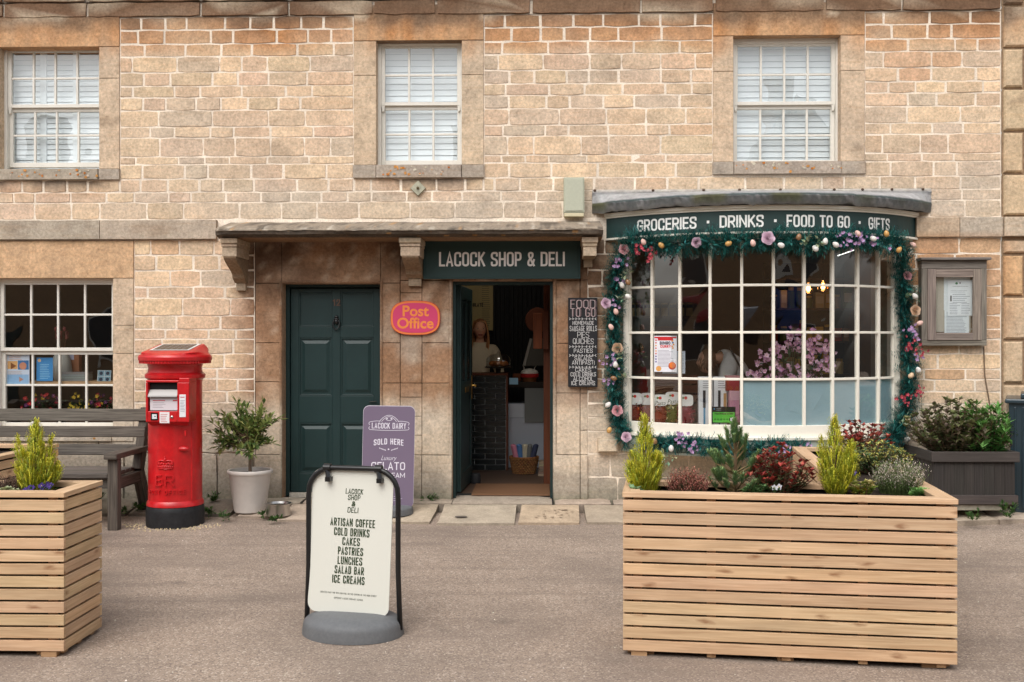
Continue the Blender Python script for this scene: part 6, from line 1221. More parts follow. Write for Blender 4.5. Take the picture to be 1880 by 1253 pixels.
for px, py, c, n, s_ in ((1165, 462, RD, 7, .03), (1186, 462, RD, 16, .04), (1135, 485, PU, 10, .04), (1132, 512, PU, 8, .03), (1122, 662, PU, 10, .045), (1118, 700, PU, 7, .03), (1125, 558, PU, 6, .03), (1560, 443, PU, 18, .045), (1596, 444, PU, 12, .05), (1538, 432, PU, 5, .02), (1660, 603, PU, 8, .035), (1672, 616, PU, 8, .03), (1664, 636, RD, 12, .04), (1680, 646, RD, 10, .035), (1655, 733, RD, 14, .035), (1678, 718, RD, 14, .035), (1682, 655, PU, 5, .02)): spray(gl_, go, px, py, c, n, s_)
for px, py, c, n, s_ in ((1246, 806, PU, 12, .04), (1270, 818, PU, 10, .04), (1436, 822, PU, 8, .03), (1478, 824, PU, 10, .035)): spray(gb, gbo, px, py, c, n, s_)
for px, py in ((1150, 507), (1142, 546), (1138, 690), (1140, 655), (1498, 449), (1471, 446), (1667, 548), (1655, 770)): spray(gl_, go, px, py, None, 8, .03, True, 'leaf_spray')
for px, py in ((1212, 830), (1222, 842), (1420, 830)): spray(gb, gbo, px, py, None, 8, .03, True, 'leaf_spray')

# ================================================================== timber planters
def planter(label, org, rz, poly, H, group, nslat=12, soil=.05):
    """poly: outline in local x,y, counter clockwise seen from above; each side a panel of slats, mitred rim on top"""
    t = thing('timber_planter', label, 'planter', org, rz, group); n = len(poly); V = [Vector((x, y, 0)) for x, y in poly]
    dirs = [(V[(i + 1) % n] - V[i]).normalized() for i in range(n)]; outs = [Vector((d.y, -d.x, 0)) for d in dirs]
    pitch = (H - .03 - .028) / nslat; sh = pitch * .83
    for i in range(n):
        a, b = V[i], V[(i + 1) % n]; d, o = dirs[i], outs[i]; L = (b - a).length
        if L < .2 and False: continue
        m = MB(Matrix((d, -o, Vector((0, 0, 1)))).transposed().to_4x4()); m.M.translation = a; cv = dirs[i - 1].cross(d).z > 0; cv2 = d.cross(dirs[(i + 1) % n]).z > 0
        e0 = (.022 if i % 2 == 0 else 0) if cv else -.022 * 0; e1 = (.022 if i % 2 == 0 else 0) if cv2 else 0
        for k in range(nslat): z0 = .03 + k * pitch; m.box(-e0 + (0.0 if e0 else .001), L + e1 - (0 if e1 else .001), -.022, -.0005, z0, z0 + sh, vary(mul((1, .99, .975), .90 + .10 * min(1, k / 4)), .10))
        x = .05; cnt = max(2, int(L / .36)); 
        for k in range(cnt + 1): xx_ = .03 + (L - .10) * k / cnt; m.box(xx_, xx_ + .045, .0005, .02, .005, H - .03, (.82, .74, .66))
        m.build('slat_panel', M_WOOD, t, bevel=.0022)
    off = lambda k, r: V[k] + (outs[k - 1] + outs[k]).normalized() * r / max(.3, (outs[k - 1] + outs[k]).normalized().dot(outs[k])); m = MB()
    for i in range(n):
        j = (i + 1) % n; q = [off(i, .026), off(j, .026), off(j, -.062), off(i, -.062)]; c = vary((1.02, 1, 1), .05); r1, r2 = rnd.uniform(0, 40), rnd.uniform(0, 40); uv = [((p - V[i]).dot(dirs[i]) + r1, (p - V[i]).dot(outs[i]) + r2) for p in q]
        g = dirs[i] * .0008; q = [q[0] + g, q[1] - g, q[2] - g, q[3] + g]
        pts = [p + Vector((0, 0, H - .026)) for p in q] + [p + Vector((0, 0, H)) for p in q]
        m.add(pts, [(3, 2, 1, 0), (4, 5, 6, 7), (0, 1, 5, 4), (1, 2, 6, 5), (2, 3, 7, 6), (3, 0, 4, 7)], c, None, [uv[::-1], uv, [uv[0], uv[1], (uv[1][0], uv[1][1] + .026), (uv[0][0], uv[0][1] + .026)], uv, uv, uv])
    m.build('rim', M_WOOD, t, bevel=.0025)
    m = MB(); q = [off(k, -.024) for k in range(n)]
    for i in range(n): a, b = q[i], q[(i + 1) % n]; m.face([a + Vector((0, 0, .03)), b + Vector((0, 0, .03)), b + Vector((0, 0, H - .03)), a + Vector((0, 0, H - .03))], S(34, 30, 28))
    m.build('liner', M_PLAIN, t); m = MB(); m.face([p + Vector((0, 0, H - soil)) for p in [off(k, -.026) for k in range(n)]]); m.build('soil', M_SOIL, t)
    m = MB()
    for i in range(n):
        for u in (.06, .5, .94): p = V[i].lerp(V[(i + 1) % n], u) - outs[i] * .06; m.box(p.x - .04, p.x + .04, p.y - .04, p.y + .04, -.03, .03, (.7, .62, .54))
    m.build('foot', M_WOOD, t); return t
oR = D(1152, 1200, 5.34); gR = road_z(-4.25); HR = D(1145, 903, 5.34).z - gR; RZR = R(-7)
PR = planter('larger front view of pale slatted timber planter, on the road before the bow window', (oR.x, oR.y, gR), RZR, [(0, 0), (1.59, 0), (1.59, 2.45), (1.14, 2.45), (1.14, .47), (0, .47)], HR, 'slatted timber planters')
PR['label'] = 'long slatted pine planter of evergreens and red shrubs in front of the bow window'
oL = D(113, 1195, 5.32); PL = planter('slatted pine planter with one golden conifer at the left edge beside the bench', (oL.x, oL.y, road_z(-4.2)), 0.0, [(-1.66, 0), (0, 0), (0, .42), (-1.20, .42), (-1.20, 2.45), (-1.66, 2.45)], HR, 'slatted timber planters')

def loc(px, py, d): p = D(px, py, d); return p
SZ = gR + HR - .055
def at_soil(px, d): p = D(px, 626.5, d); return Vector((p.x, p.y, SZ))
def conifer(label, px, d, top_py, wpx, group=None):
    b = at_soil(px, d); h = D(px, top_py, d).z - SZ; rw = wpx / 2 * d / F; t = thing('conifer', label, 'conifer', b, 0, 'golden dwarf conifers'); m, tr = MB(), MB(); tr.tube([(0, 0, -.03), (0, 0, h * .5), (0, 0, h * .85)], [.012, .008, .003], 6, S(110, 86, 60)); tr.build('trunk', M_PLAIN, t)
    C0 = [S(206, 202, 40), S(190, 192, 46), S(164, 178, 46), S(220, 212, 60), S(134, 158, 52), S(200, 186, 50)]
    plumes = [(0, 0, h, rw * .74, 620)]
    for k in range(9): a = k * 2.4 + rnd.uniform(-.5, .5); q = rnd.uniform(.35, .72) * rw; plumes.append((q * math.cos(a), q * math.sin(a), h * rnd.uniform(.36, .8), rw * rnd.uniform(.32, .48), 150))
    for (cx, cy, ph, pr, cnt) in plumes:                    # several ragged spires grown together
        for k in range(cnt):
            u = rnd.random() ** 1.1; a = rnd.uniform(0, 6.28); prof = math.sin(math.pi * min(1, u * .84 + .16)) ** .7 * (1 - .3 * u) * (1 + .35 * nz(a * 2 + cx * 30, u * 7, 3 + px)); r = pr * prof * rnd.uniform(.25, 1.05); z = ph * u * .93
            lean = 1 + .5 * u; p = Vector((cx * (.45 + .55 * min(1, u * 2)) * lean + r * math.cos(a), cy * (.45 + .55 * min(1, u * 2)) * lean + r * math.sin(a), z))
            e = Vector((math.cos(a) * rnd.uniform(.1, .8) + cx / rw * .4, math.sin(a) * rnd.uniform(.1, .8) + cy / rw * .4, .9 + u)).normalized(); L = h * rnd.uniform(.055, .12) * (1.6 if rnd.random() < .12 else 1)
            if z + L * e.z > ph * 1.04: L = max(.015, (ph * 1.04 - z) / e.z)
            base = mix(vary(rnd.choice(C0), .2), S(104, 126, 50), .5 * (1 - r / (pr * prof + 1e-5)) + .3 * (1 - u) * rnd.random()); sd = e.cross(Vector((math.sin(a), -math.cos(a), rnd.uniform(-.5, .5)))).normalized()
            for j in range(7):
                v = j / 7; s_ = 1 if j % 2 else -1; m.leaf(p + e * L * v, (e * 1.1 + sd * s_ * .75).normalized(), .0058, L * .46 * (1 - .45 * v), mix(base, S(226, 216, 84), .35 * v), .1)
    m.build('crown', M_LEAF, t); return t
conifer('golden conifer at the left corner of the long planter', 1183, 5.56, 764, 72); conifer('golden conifer in the middle right of the long planter, beside the red leaved shrub', 1532, 5.58, 766, 68); conifer('golden conifer growing in the planter by the bench', 66, 5.6, 772, 70)
def heather(label, px, d, top_py, wpx, cs, tips, dep=.12, n=420, nm='heather'):
    b = at_soil(px, d); h = D(px, top_py, d).z - SZ; rw = wpx / 2 * d / F; t = thing(nm, label, nm, b); m, bl = MB(), MB()
    for k in range(n):
        a = rnd.uniform(0, 6.28); q = math.sqrt(rnd.random()); x, y = rw * q * math.cos(a), dep * q * math.sin(a); hh = h * (1 - .45 * q * q) * rnd.uniform(.6, 1.05); e = Vector((x / rw * .45 + rnd.gauss(0, .12), y / dep * .4 - .1, 1)).normalized(); p0 = Vector((x * .55, y * .55, -.01)); L = hh / e.z; c = vary(rnd.choice(cs), .2)
        m.add([p0 + Vector((-.0012, 0, 0)), p0 + Vector((.0012, 0, 0)), p0 + e * L], [(0, 1, 2)], mul(c, .7))
        for j in range(14):
            v = .35 + .65 * j / 14; pp_ = p0 + e * L * v; aa = rnd.uniform(0, 6.28); (bl if v > .62 and rnd.random() < .75 else m).leaf(pp_, Vector((math.cos(aa), math.sin(aa), 1.1)), .0045, .0125, vary(rnd.choice(tips), .18) if v > .62 else c, .1)
    m.build('foliage', M_LEAF, t); bl.build('blossom', M_LEAF, t); return t
heather('russet pink heather between the left conifer and the dwarf pine', 1263, 5.52, 852, 98, [S(96, 84, 62), S(80, 82, 58)], [S(168, 104, 92), S(190, 120, 104), S(140, 84, 76), S(120, 96, 70)])
heather('white flowering heather at the right corner of the long planter', 1650, 5.62, 832, 112, [S(104, 122, 72), S(84, 104, 66), S(120, 136, 84)], [S(204, 192, 176), S(186, 170, 160), S(120, 132, 84), S(106, 126, 76)], .16, 560)
heather('dull brown heather beside the conifer in the planter by the bench', 18, 5.6, 868, 70, [S(84, 72, 58), S(70, 66, 50)], [S(120, 88, 76), S(96, 78, 62)], .14, 300)
# dwarf pine
b = at_soil(1350, 5.6); h = D(1350, 778, 5.6).z - SZ; pt = thing('dwarf_pine', 'blue green dwarf pine with long needles in the long planter', 'pine', b); m, tr = MB(), MB(); tr.tube([(0, 0, -.03), (0, 0, h * .6), (0, 0, h * .92)], [.014, .009, .004], 6, S(104, 84, 62)); PC = [S(104, 146, 98), S(122, 160, 106), S(84, 124, 90), S(148, 176, 112), S(72, 110, 80)]
tips_ = [(0, 0, h * .75, .25 * h)]
for k in range(52):
    u = rnd.random() ** 1.3; a = rnd.uniform(0, 6.28); r = .15 * (1 - u) ** .6 * rnd.uniform(.55, 1.1); tips_.append((r * math.cos(a), r * math.sin(a) * .8, h * (.06 + .76 * u), rnd.uniform(.05, .1)))
for (x, y, z, L) in tips_:
    st = Vector((0, 0, max(0, z - .05))); e = Vector((x, y, z)); up_ = Vector((x * 1.2, y * 1.2, .16)).normalized(); tr.tube([st, e, e + up_ * L], [.005, .004, .002], 5, S(120, 104, 70))
    for j in range(150):
        q = e + up_ * L * (j / 150); aa = rnd.uniform(0, 6.28); m.leaf(q, Vector((math.cos(aa), math.sin(aa), rnd.uniform(.3, 1.3))) + up_ * .5, .0040, rnd.uniform(.03, .052) * (1 - .4 * j / 150), mix(vary(rnd.choice(PC), .2), S(170, 186, 110), .3 * j / 150), 0)
m.build('crown', M_LEAF, pt); tr.build('trunk', M_PLAIN, pt)
def leafy(label, px, d, top_py, wpx, cs, topc, nst, L, w, dep=.12, nm='shrub', base=None, bend=.35, nl=9, rosette=5):
    b = base or at_soil(px, d); h = D(px, top_py, d).z - b.z; rw = wpx / 2 * d / F; t = thing(nm, label, nm, b); m, st = MB(), MB()
    for k in range(nst):
        a = rnd.uniform(0, 6.28); q = math.sqrt(rnd.random()); x, y = rw * q * math.cos(a), dep * q * math.sin(a); hh = h * (1 - bend * q * q) * rnd.choice((rnd.uniform(.35, .8), rnd.uniform(.75, 1.08))); e = Vector((x * rnd.uniform(.8, 1.15), y, hh)); s0 = Vector((x * .35, y * .35, 0)); st.tube([s0, s0.lerp(e, .5), e], [.003, .0025, .0015], 4, S(90, 66, 50))
        for j in range(nl):
            v = .2 + .75 * j / nl; pp_ = s0.lerp(e, v); c = vary(rnd.choice(topc if v + rnd.uniform(-.3, .2) > .72 else cs), .2); aa = rnd.uniform(0, 6.28); m.leaf(pp_, Vector((math.cos(aa), math.sin(aa), rnd.uniform(.0, .9))), w * rnd.uniform(.7, 1.2), L * rnd.uniform(.7, 1.2), c, .2)
        for j in range(rosette): aa = rnd.uniform(0, 6.28); m.leaf(e, Vector((math.cos(aa), math.sin(aa), rnd.uniform(.4, 1.2))), w, L * .9, vary(rnd.choice(topc), .2), .25)
    m.build('foliage', M_LEAF, t); st.build('stem', M_PLAIN, t); return t
RL = [S(158, 58, 54), S(180, 74, 62), S(132, 46, 48), S(192, 104, 84), S(110, 44, 46), S(120, 96, 70)]; GL_ = [S(104, 120, 80), S(124, 134, 96), S(84, 100, 66), S(130, 74, 56), S(110, 60, 48)]
leafy('red tipped shrub in the front row of the long planter, right of the pine', 1432, 5.56, 822, 124, GL_, RL, 90, .040, .020)
leafy('taller dark red shrub at the far end of the planter, behind the golden conifer', 1580, 7.3, 776, 100, [S(84, 108, 70), S(66, 90, 62), S(130, 60, 46)], RL, 80, .042, .020, .16, bend=.25)
leafy('dense dark green shrub with yellow edged leaves in the far arm of the planter', 1610, 6.45, 814, 128, [S(82, 106, 70), S(62, 86, 60), S(100, 122, 80)], [S(186, 180, 96), S(100, 124, 76), S(78, 104, 68), S(210, 198, 110)], 190, .028, .015, .22, bend=.35, nl=13)
leafy('small bright green leafy plant at the front of the long planter, right of the conifer', 1585, 5.5, 880, 44, [S(120, 140, 60), S(150, 160, 80), S(176, 150, 60)], [S(140, 156, 70), S(190, 176, 120)], 14, .04, .026, .06)
leafy('low green leaves at the foot of the dwarf pine', 1388, 5.5, 888, 50, [S(96, 130, 80), S(76, 112, 66)], [S(110, 144, 90)], 12, .035, .022, .05)
leafy('low blue green leaves at the foot of the left conifer', 1172, 5.46, 890, 30, [S(110, 146, 116)], [S(130, 160, 120)], 8, .035, .022, .04)
leafy('small light green leaves in the right front corner of the long planter', 1690, 5.42, 899, 40, [S(110, 150, 84)], [S(130, 170, 100)], 8, .04, .024, .04)
leafy('grey green leaves at the front of the planter by the bench', 15, 5.45, 896, 40, [S(150, 160, 120)], [S(170, 176, 136)], 10, .035, .022, .05)
def pansies(label, pts, c):
    b = at_soil(*pts[0]); t = thing('pansy_plant', label, 'pansies', b); m, l = MB(), MB()
    for px, d in pts:
        for k in range(2): p = at_soil(px + rnd.uniform(-6, 6), d) - b + Vector((0, 0, .035 + rnd.uniform(0, .03))); bloom(m, p, .02, c, 5, Vector((0, -1, .5))); clump_leaf(l, p - Vector((0, 0, .03)), Vector((0, -.4, 1)), 5, .03, .018, [S(70, 100, 56), S(90, 120, 70)])
    m.build('blossom', M_LEAF, t); l.build('foliage', M_LEAF, t)
pansies('purple pansies round the conifer in the planter by the bench', [(46, 5.5), (60, 5.48), (80, 5.5), (92, 5.5), (90, 5.56)], S(96, 76, 150)); pansies('purple pansies at the edge of the far arm, behind the golden conifer', [(1560, 6.6), (1566, 6.2)], S(104, 80, 170)); pansies('single white pansy in the middle of the long planter front', [(1427, 5.44)], S(226, 226, 230))
pansies('pink flowers by the right rim of the long planter', [(1680, 6.0)], S(200, 120, 190))

# ================================================================== dark planter, shrubs and bin at the right
YD_ = -.80; a, b = P(1712, 920, YD_), P(1868, 830, YD_); g0 = P(1790, 926, YD_).z; dp = thing('dark_planter', 'dark brown stained wooden planter box against the wall under the notice case', 'planter', (a.x, YD_, g0)); w = b.x - a.x; h = b.z - g0; dpt = .72
m = MB()
for k in range(8): x = k * w / 8 + .01; m.box(.015 + k * (w - .03) / 8, .015 + (k + .96) * (w - .03) / 8, .012, .035, .07, h - .08, vary((1, 1, 1), .12))
for k in range(7): m.box(.012, .035, .04 + k * (dpt - .08) / 7, .04 + (k + .96) * (dpt - .08) / 7, .07, h - .08, vary((1, 1, 1), .12)); m.box(w - .035, w - .012, .04 + k * (dpt - .08) / 7, .04 + (k + .96) * (dpt - .08) / 7, .07, h - .08, vary((1, 1, 1), .12))
m.build('side_boards', M_DARKWOOD, dp, bevel=.003)
for nm, z0, z1, e in (('top_rail', h - .085, h, .012), ('bottom_rail', 0, .075, .0)):
    m = MB(); m.box(-e, w + e, -.018, .0115, z0, z1, vary((1.05, 1, 1), .1)); m.box(-e, .0115, .012, dpt, z0, z1, vary((.95, .95, .95), .1)); m.box(w - .0115, w + e, .012, dpt, z0, z1); m.build(nm, M_DARKWOOD, dp, bevel=.004)
m = MB(); m.box(.036, w - .036, .036, dpt, h - .10, h - .07); m.build('soil', M_SOIL, dp); m = MB()
for k in range(8):
    for j in range(7): x = .015 + (k + (j + .5) / 7) * (w - .03) / 8; m.box(x - .003, x + .003, .0095, .0119, .08, h - .09, (.6, .6, .6))
m.build('groove', M_DARKWOOD, dp)
st_ = thing('support_slab', 'pale stone slab propping up the dark planter', 'stone slab', (a.x, YD_, g0)); m = MB(Matrix.Translation((-a.x, -YD_, -g0))); ashlar(m, a.x + .0, b.x - .12, g0 - .055, g0 - .004, YD_ + .01, .5, S(176, 170, 158)); m.build('slab', M_SLAB, st_)
bs0 = Vector((0, 0, g0 + h - .08)); pX = lambda px: P(px, 800, -.5).x
OL = [S(96, 98, 70), S(116, 108, 84), S(80, 88, 60), S(128, 114, 92), S(92, 108, 64)]
leafy('bushy olive purple shrub filling the left of the dark planter', 1745, 9.0, 738, 165, OL, [S(134, 120, 104), S(120, 124, 78), S(104, 112, 70)], 210, .06, .034, .24, base=Vector((pX(1752), -.5, bs0.z)), bend=.4, nl=11)
leafy('bright green long leaved shrub at the right of the dark planter', 1812, 9.0, 738, 100, [S(80, 130, 66), S(64, 110, 56), S(100, 150, 78)], [S(120, 168, 92), S(96, 144, 70)], 110, .095, .024, .22, base=Vector((pX(1808), -.5, bs0.z)), bend=.45, nl=9)
YB = -.62; a = P(1852, 930, YB); gz_ = pave_z(a.x, YB); hb_ = P(1852, 741, YB).z - gz_; bn_ = thing('wheelie_bin', 'dark blue green ribbed bin standing at the right edge of the picture', 'bin', (a.x, YB, gz_), R(-25)); m = MB(); m.add([(.03, .02, 0), (.55, .02, 0), (.55, .6, 0), (.03, .6, 0), (-.0, 0, hb_), (.6, 0, hb_), (.6, .62, hb_), (-.0, .62, hb_)], [(0, 1, 5, 4), (1, 2, 6, 5), (2, 3, 7, 6), (3, 0, 4, 7)], S(40, 56, 64))
for k in range(9): x = .04 + k * .06; m.box(x, x + .018, -.006, .03, .04, hb_ - .03, S(38, 54, 62))
m.build('bin_body', M_GLOSSY, bn_, bevel=.006); m = MB(); m.box(-.03, .63, -.03, .65, hb_ + .001, hb_ + .04, S(44, 60, 68)); m.box(.09, .5, .02, .5, hb_ + .041, hb_ + .085, S(46, 62, 70)); m.build('lid', M_GLOSSY, bn_, bevel=.012)
# weeds along the foot of the wall
def weed(label, px, Y, hpx, wpx, n=16):
    p = P(px, 900, Y); z = max(pave_z(p.x, Y), road_z(Y)) if Y < -.8 else pave_z(p.x, Y); k = (9.5 + Y) / F; t = thing('weed', label, 'weed', (p.x, Y, z), 0, 'weeds along the foot of the wall'); m = MB()
    for j in range(n):
        a = rnd.uniform(0, 6.28); e = Vector((math.cos(a) * wpx * k / 2, math.sin(a) * .05 - .02, hpx * k * rnd.uniform(.4, 1))); clump_leaf(m, e * rnd.uniform(.0, .9), e.normalized(), 6, .034, .019, [S(72, 104, 50), S(90, 124, 64), S(56, 84, 42)], .6)
    m.build('foliage', M_LEAF, t)
for lb, px, Y, hp, wp, n in (('tall leafy weed at the right end below the dark planter', 1850, -.93, 40, 30, 22), ('small weed under the middle of the dark planter', 1783, -.95, 24, 22, 14), ('green weed at the right foot of the post box', 383, -.66, 24, 26, 18), ('weed at the left foot of the post box beneath the bench', 258, -.5, 24, 30, 16), ('low weed between post box and plant pot', 412, -.78, 10, 26, 10), ('low weed at the pavement edge before the dog bowl', 505, -.84, 10, 26, 10), ('weed at the foot of the stone pier by the open door', 786, -.08, 8, 40, 12), ('ivy weed under the bench near the wall', 180, -.2, 40, 40, 26), ('ferny weed behind the post box and pot', 392, -.2, 22, 22, 20), ('weed between the pot and the dog bowl', 481, -.66, 10, 16, 8), ('small weed at the pavement edge left of the bench leg', 225, -.62, 14, 24, 10)): weed(lb, px, Y, hp, wp, n)

# ================================================================== people inside the shop
def body_mesh(name, joints, bones, mat, parent, extra=None, vox=.011, colf=None, smooth_it=4):
    """one continuous surface grown over connected joints"""
    names = list(joints); me = bpy.data.meshes.new(name); me.from_pydata([joints[n][0] for n in names], [(names.index(a), names.index(b)) for a, b in bones], [])
    o = bpy.data.objects.new(name, me); col.objects.link(o); o.modifiers.new('s', 'SKIN'); sk = me.skin_vertices[0].data
    for i, n in enumerate(names): r = joints[n][1]; sk[i].radius = r if isinstance(r, tuple) else (r, r); sk[i].use_root = (i == 0)
    sb = o.modifiers.new('ss', 'SUBSURF'); sb.levels = sb.render_levels = 2
    dg = bpy.context.evaluated_depsgraph_get(); base = bpy.data.meshes.new_from_object(o.evaluated_get(dg)); V = [v.co.copy() for v in base.vertices]; Fc = [list(p.vertices) for p in base.polygons]
    if extra:
        mb = MB(); extra(mb); n0 = len(V); V += [Vector(v) for v in mb.v]; Fc += [[i + n0 for i in f] for f in mb.f]
    bpy.data.objects.remove(o); me2 = bpy.data.meshes.new(name); me2.from_pydata(V, [], Fc); o = bpy.data.objects.new(name, me2); col.objects.link(o)
    rm = o.modifiers.new('r', 'REMESH'); rm.mode = 'VOXEL'; rm.voxel_size = vox; s_ = o.modifiers.new('sm', 'SMOOTH'); s_.iterations = smooth_it; s_.factor = .5
    dg = bpy.context.evaluated_depsgraph_get(); fin = bpy.data.meshes.new_from_object(o.evaluated_get(dg)); bpy.data.objects.remove(o)
    V = [tuple(v.co) for v in fin.vertices]; out = MB(); out.add(V, [tuple(p.vertices) for p in fin.polygons], (.5, .5, .5), [colf(Vector(v)) if colf else (.5, .5, .5) for v in V]); return out.build(name, mat, parent, smooth=180)
M_SKINV = material('skin tone', rough=.55, vcol=True, spec=.35); M_KNIT = material('knitted cotton', rough=.9, vcol=True, speck=.1, sscale=150, bump=.4, bscale=220); M_HAIR = material('hair', rough=.5, vcol=True, spec=.4)
def fingers(J, B, wrist, palm, d, side, nm):
    up = d.cross(side).normalized()
    for k, (off, ln) in enumerate(((-.032, .072), (-.011, .08), (.011, .075), (.03, .06))): b0 = palm + side * off; J[f'{nm}{k}a'] = (b0, .009); J[f'{nm}{k}b'] = (b0 + d * ln * .5 - up * .008, .0085); J[f'{nm}{k}c'] = (b0 + d * ln - up * .028, .007); B += [(palm_n, f'{nm}{k}a') for palm_n in (nm + 'palm',)] + [(f'{nm}{k}a', f'{nm}{k}b'), (f'{nm}{k}b', f'{nm}{k}c')]
    J[nm + 'ta'] = (wrist + (palm - wrist) * .5 - side * .035, .011); J[nm + 'tb'] = (wrist + (palm - wrist) * .9 - side * .06, .009); B += [(nm + 'palm', nm + 'ta'), (nm + 'ta', nm + 'tb')]
def head_shape(mb, c, yaw, k=1.0):
    M = Matrix.Translation(c) @ Matrix.Rotation(yaw, 4, 'Z'); old = mb.M; mb.M = M; n, mm = 36, 28; pts = []
    for j in range(mm + 1):
        v = math.pi * j / mm; z = -math.cos(v)
        for i in range(n):
            a = 2 * math.pi * i / n; s = math.sin(v); x = .073 * s * math.cos(a); y = .092 * s * math.sin(a); zz = .115 * z
            if zz < 0: x *= 1 - .28 * (-z) ** 1.5; y = y * (1 - .12 * (-z)) - (.012 * (-z) if y < 0 else 0)
            f = max(0, -math.sin(a)) * s                    # face looks along -y
            nose = math.exp(-(x / .011) ** 2) * max(0, 1 - abs(zz + .014) / .034) * (1 if zz < .02 else 0); y -= f * .024 * nose
            y += f * .009 * (math.exp(-(((abs(x) - .031) / .016) ** 2) - ((zz - .012) / .012) ** 2)); y -= f * .006 * math.exp(-(x / .022) ** 2 - ((zz + .056) / .006) ** 2) ; y -= f * .006 * math.exp(-(x / .02) ** 2 - ((zz + .067) / .006) ** 2); y -= f * .008 * math.exp(-(x / .022) ** 2 - ((zz + .095) / .016) ** 2)
            pts.append((x * k, y * k, zz * k))
    mb.add(pts, [(j * n + i, j * n + (i + 1) % n, (j + 1) * n + (i + 1) % n, (j + 1) * n + i) for j in range(mm) for i in range(n)])
    for s in (-1, 1): mb.ball((s * .073 * k, .01, -.008), .008, .018, .028, n=10, m=8)
    mb.M = old
# the woman behind the counter
hd = P(881, 604, 2.55); wx, wy, fz = hd.x, 2.55, .013; pr_ = thing('person', 'fair haired woman in a cream jumper standing behind the tiled counter', 'person', (wx, wy, fz)); hz = hd.z - fz - .01; V3 = Vector
sz = hz - .225; J = {'pelvis': (V3((-.02, .02, .93)), (.15, .11)), 'waist': (V3((-.01, .02, 1.08)), (.125, .09)), 'chest': (V3((0, .02, sz - .1)), (.145, .10)), 'neckb': (V3((0, .03, sz + .045)), (.08, .06)), 'neck': (V3((0, .02, sz + .12)), (.046, .046)), 'skull': (V3((0, .005, hz)), (.055, .055))}
B = [('pelvis', 'waist'), ('waist', 'chest'), ('chest', 'neckb'), ('neckb', 'neck'), ('neck', 'skull')]
for s, nm in ((-1, 'l'), (1, 'r')):
    J.update({nm + 'sh': (V3((s * .165, .03, sz)), (.055, .055)), nm + 'el': (V3((s * .235, -.02, sz - .30)), (.042, .042)), nm + 'wr': (V3((s * .17, -.24, sz - .36)), (.025, .022)), nm + 'palm': (V3((s * .15, -.31, sz - .375)), (.032, .016)), nm + 'hip': (V3((s * .09 - .02, .02, .88)), (.095, .095)), nm + 'kn': (V3((s * .1 - .02, .0, .48)), (.06, .06)), nm + 'an': (V3((s * .1 - .02, .04, .09)), (.038, .038)), nm + 'toe': (V3((s * .11 - .02, -.12, .03)), (.04, .028))})
    B += [('chest', nm + 'sh'), (nm + 'sh', nm + 'el'), (nm + 'el', nm + 'wr'), (nm + 'wr', nm + 'palm'), ('pelvis', nm + 'hip'), (nm + 'hip', nm + 'kn'), (nm + 'kn', nm + 'an'), (nm + 'an', nm + 'toe')]; fingers(J, B, J[nm + 'wr'][0], J[nm + 'palm'][0], V3((-s * .3, -1, -.1)).normalized(), V3((1, -.2 * s, 0)) * -s, nm)
SK = S(214, 160, 130)
def skincol(v): q = Matrix.Rotation(R(-10), 3, 'Z') @ (v - V3((0, .005, hz))); return S(140, 56, 56) if (abs(q.x) < .026 and -.072 < q.z < -.052 and q.y < -.06) else (mix(SK, S(206, 110, 92), .3) if abs(abs(q.x) - .035) < .02 and -.05 < q.z < -.01 and q.y < -.04 else SK)
bd = body_mesh('person_body', J, B, M_SKINV, pr_, lambda mb: head_shape(mb, V3((0, .005, hz)), R(10)), .0075, skincol, 3)
def garment(name, body, pred, off, c, parent, mat, fold=.006):
    """a shell of cloth over the part of the body that pred picks"""
    me = body.data; keep = [pred(v.co) for v in me.vertices]; N = [v.normal.copy() for v in me.vertices]; idx = {}; mb = MB(); pts = []; fs = []
    for p in me.polygons:
        if all(keep[i] for i in p.vertices):
            f = []
            for i in p.vertices:
                if i not in idx: co = me.vertices[i].co; idx[i] = len(pts); pts.append(co + N[i] * (off + fold * nz(co.x * 14, co.z * 14 + co.y * 9, 3)))
                f.append(idx[i])
            fs.append(tuple(f))
    mb.add(pts, fs, c, [vary(c, .03) for _ in pts]); o = mb.build(name, mat, parent, smooth=180); sd = o.modifiers.new('thick', 'SOLIDIFY'); sd.thickness = .004; sd.offset = -1; return o
def bump_(j, r): return {k: (J[k][0], tuple(x * r + .012 for x in (J[k][1] if isinstance(J[k][1], tuple) else (J[k][1],) * 2))) for k in j}
KN = S(212, 196, 168)
garment('jumper', bd, lambda v: .86 < v.z < sz + .075 and v.y > -.235, .02, KN, pr_, M_KNIT); garment('trousers', bd, lambda v: .10 < v.z < .93 and v.y > -.18, .012, S(40, 44, 56), pr_, M_KNIT)
m = MB(); hc = V3((0, .005, hz))
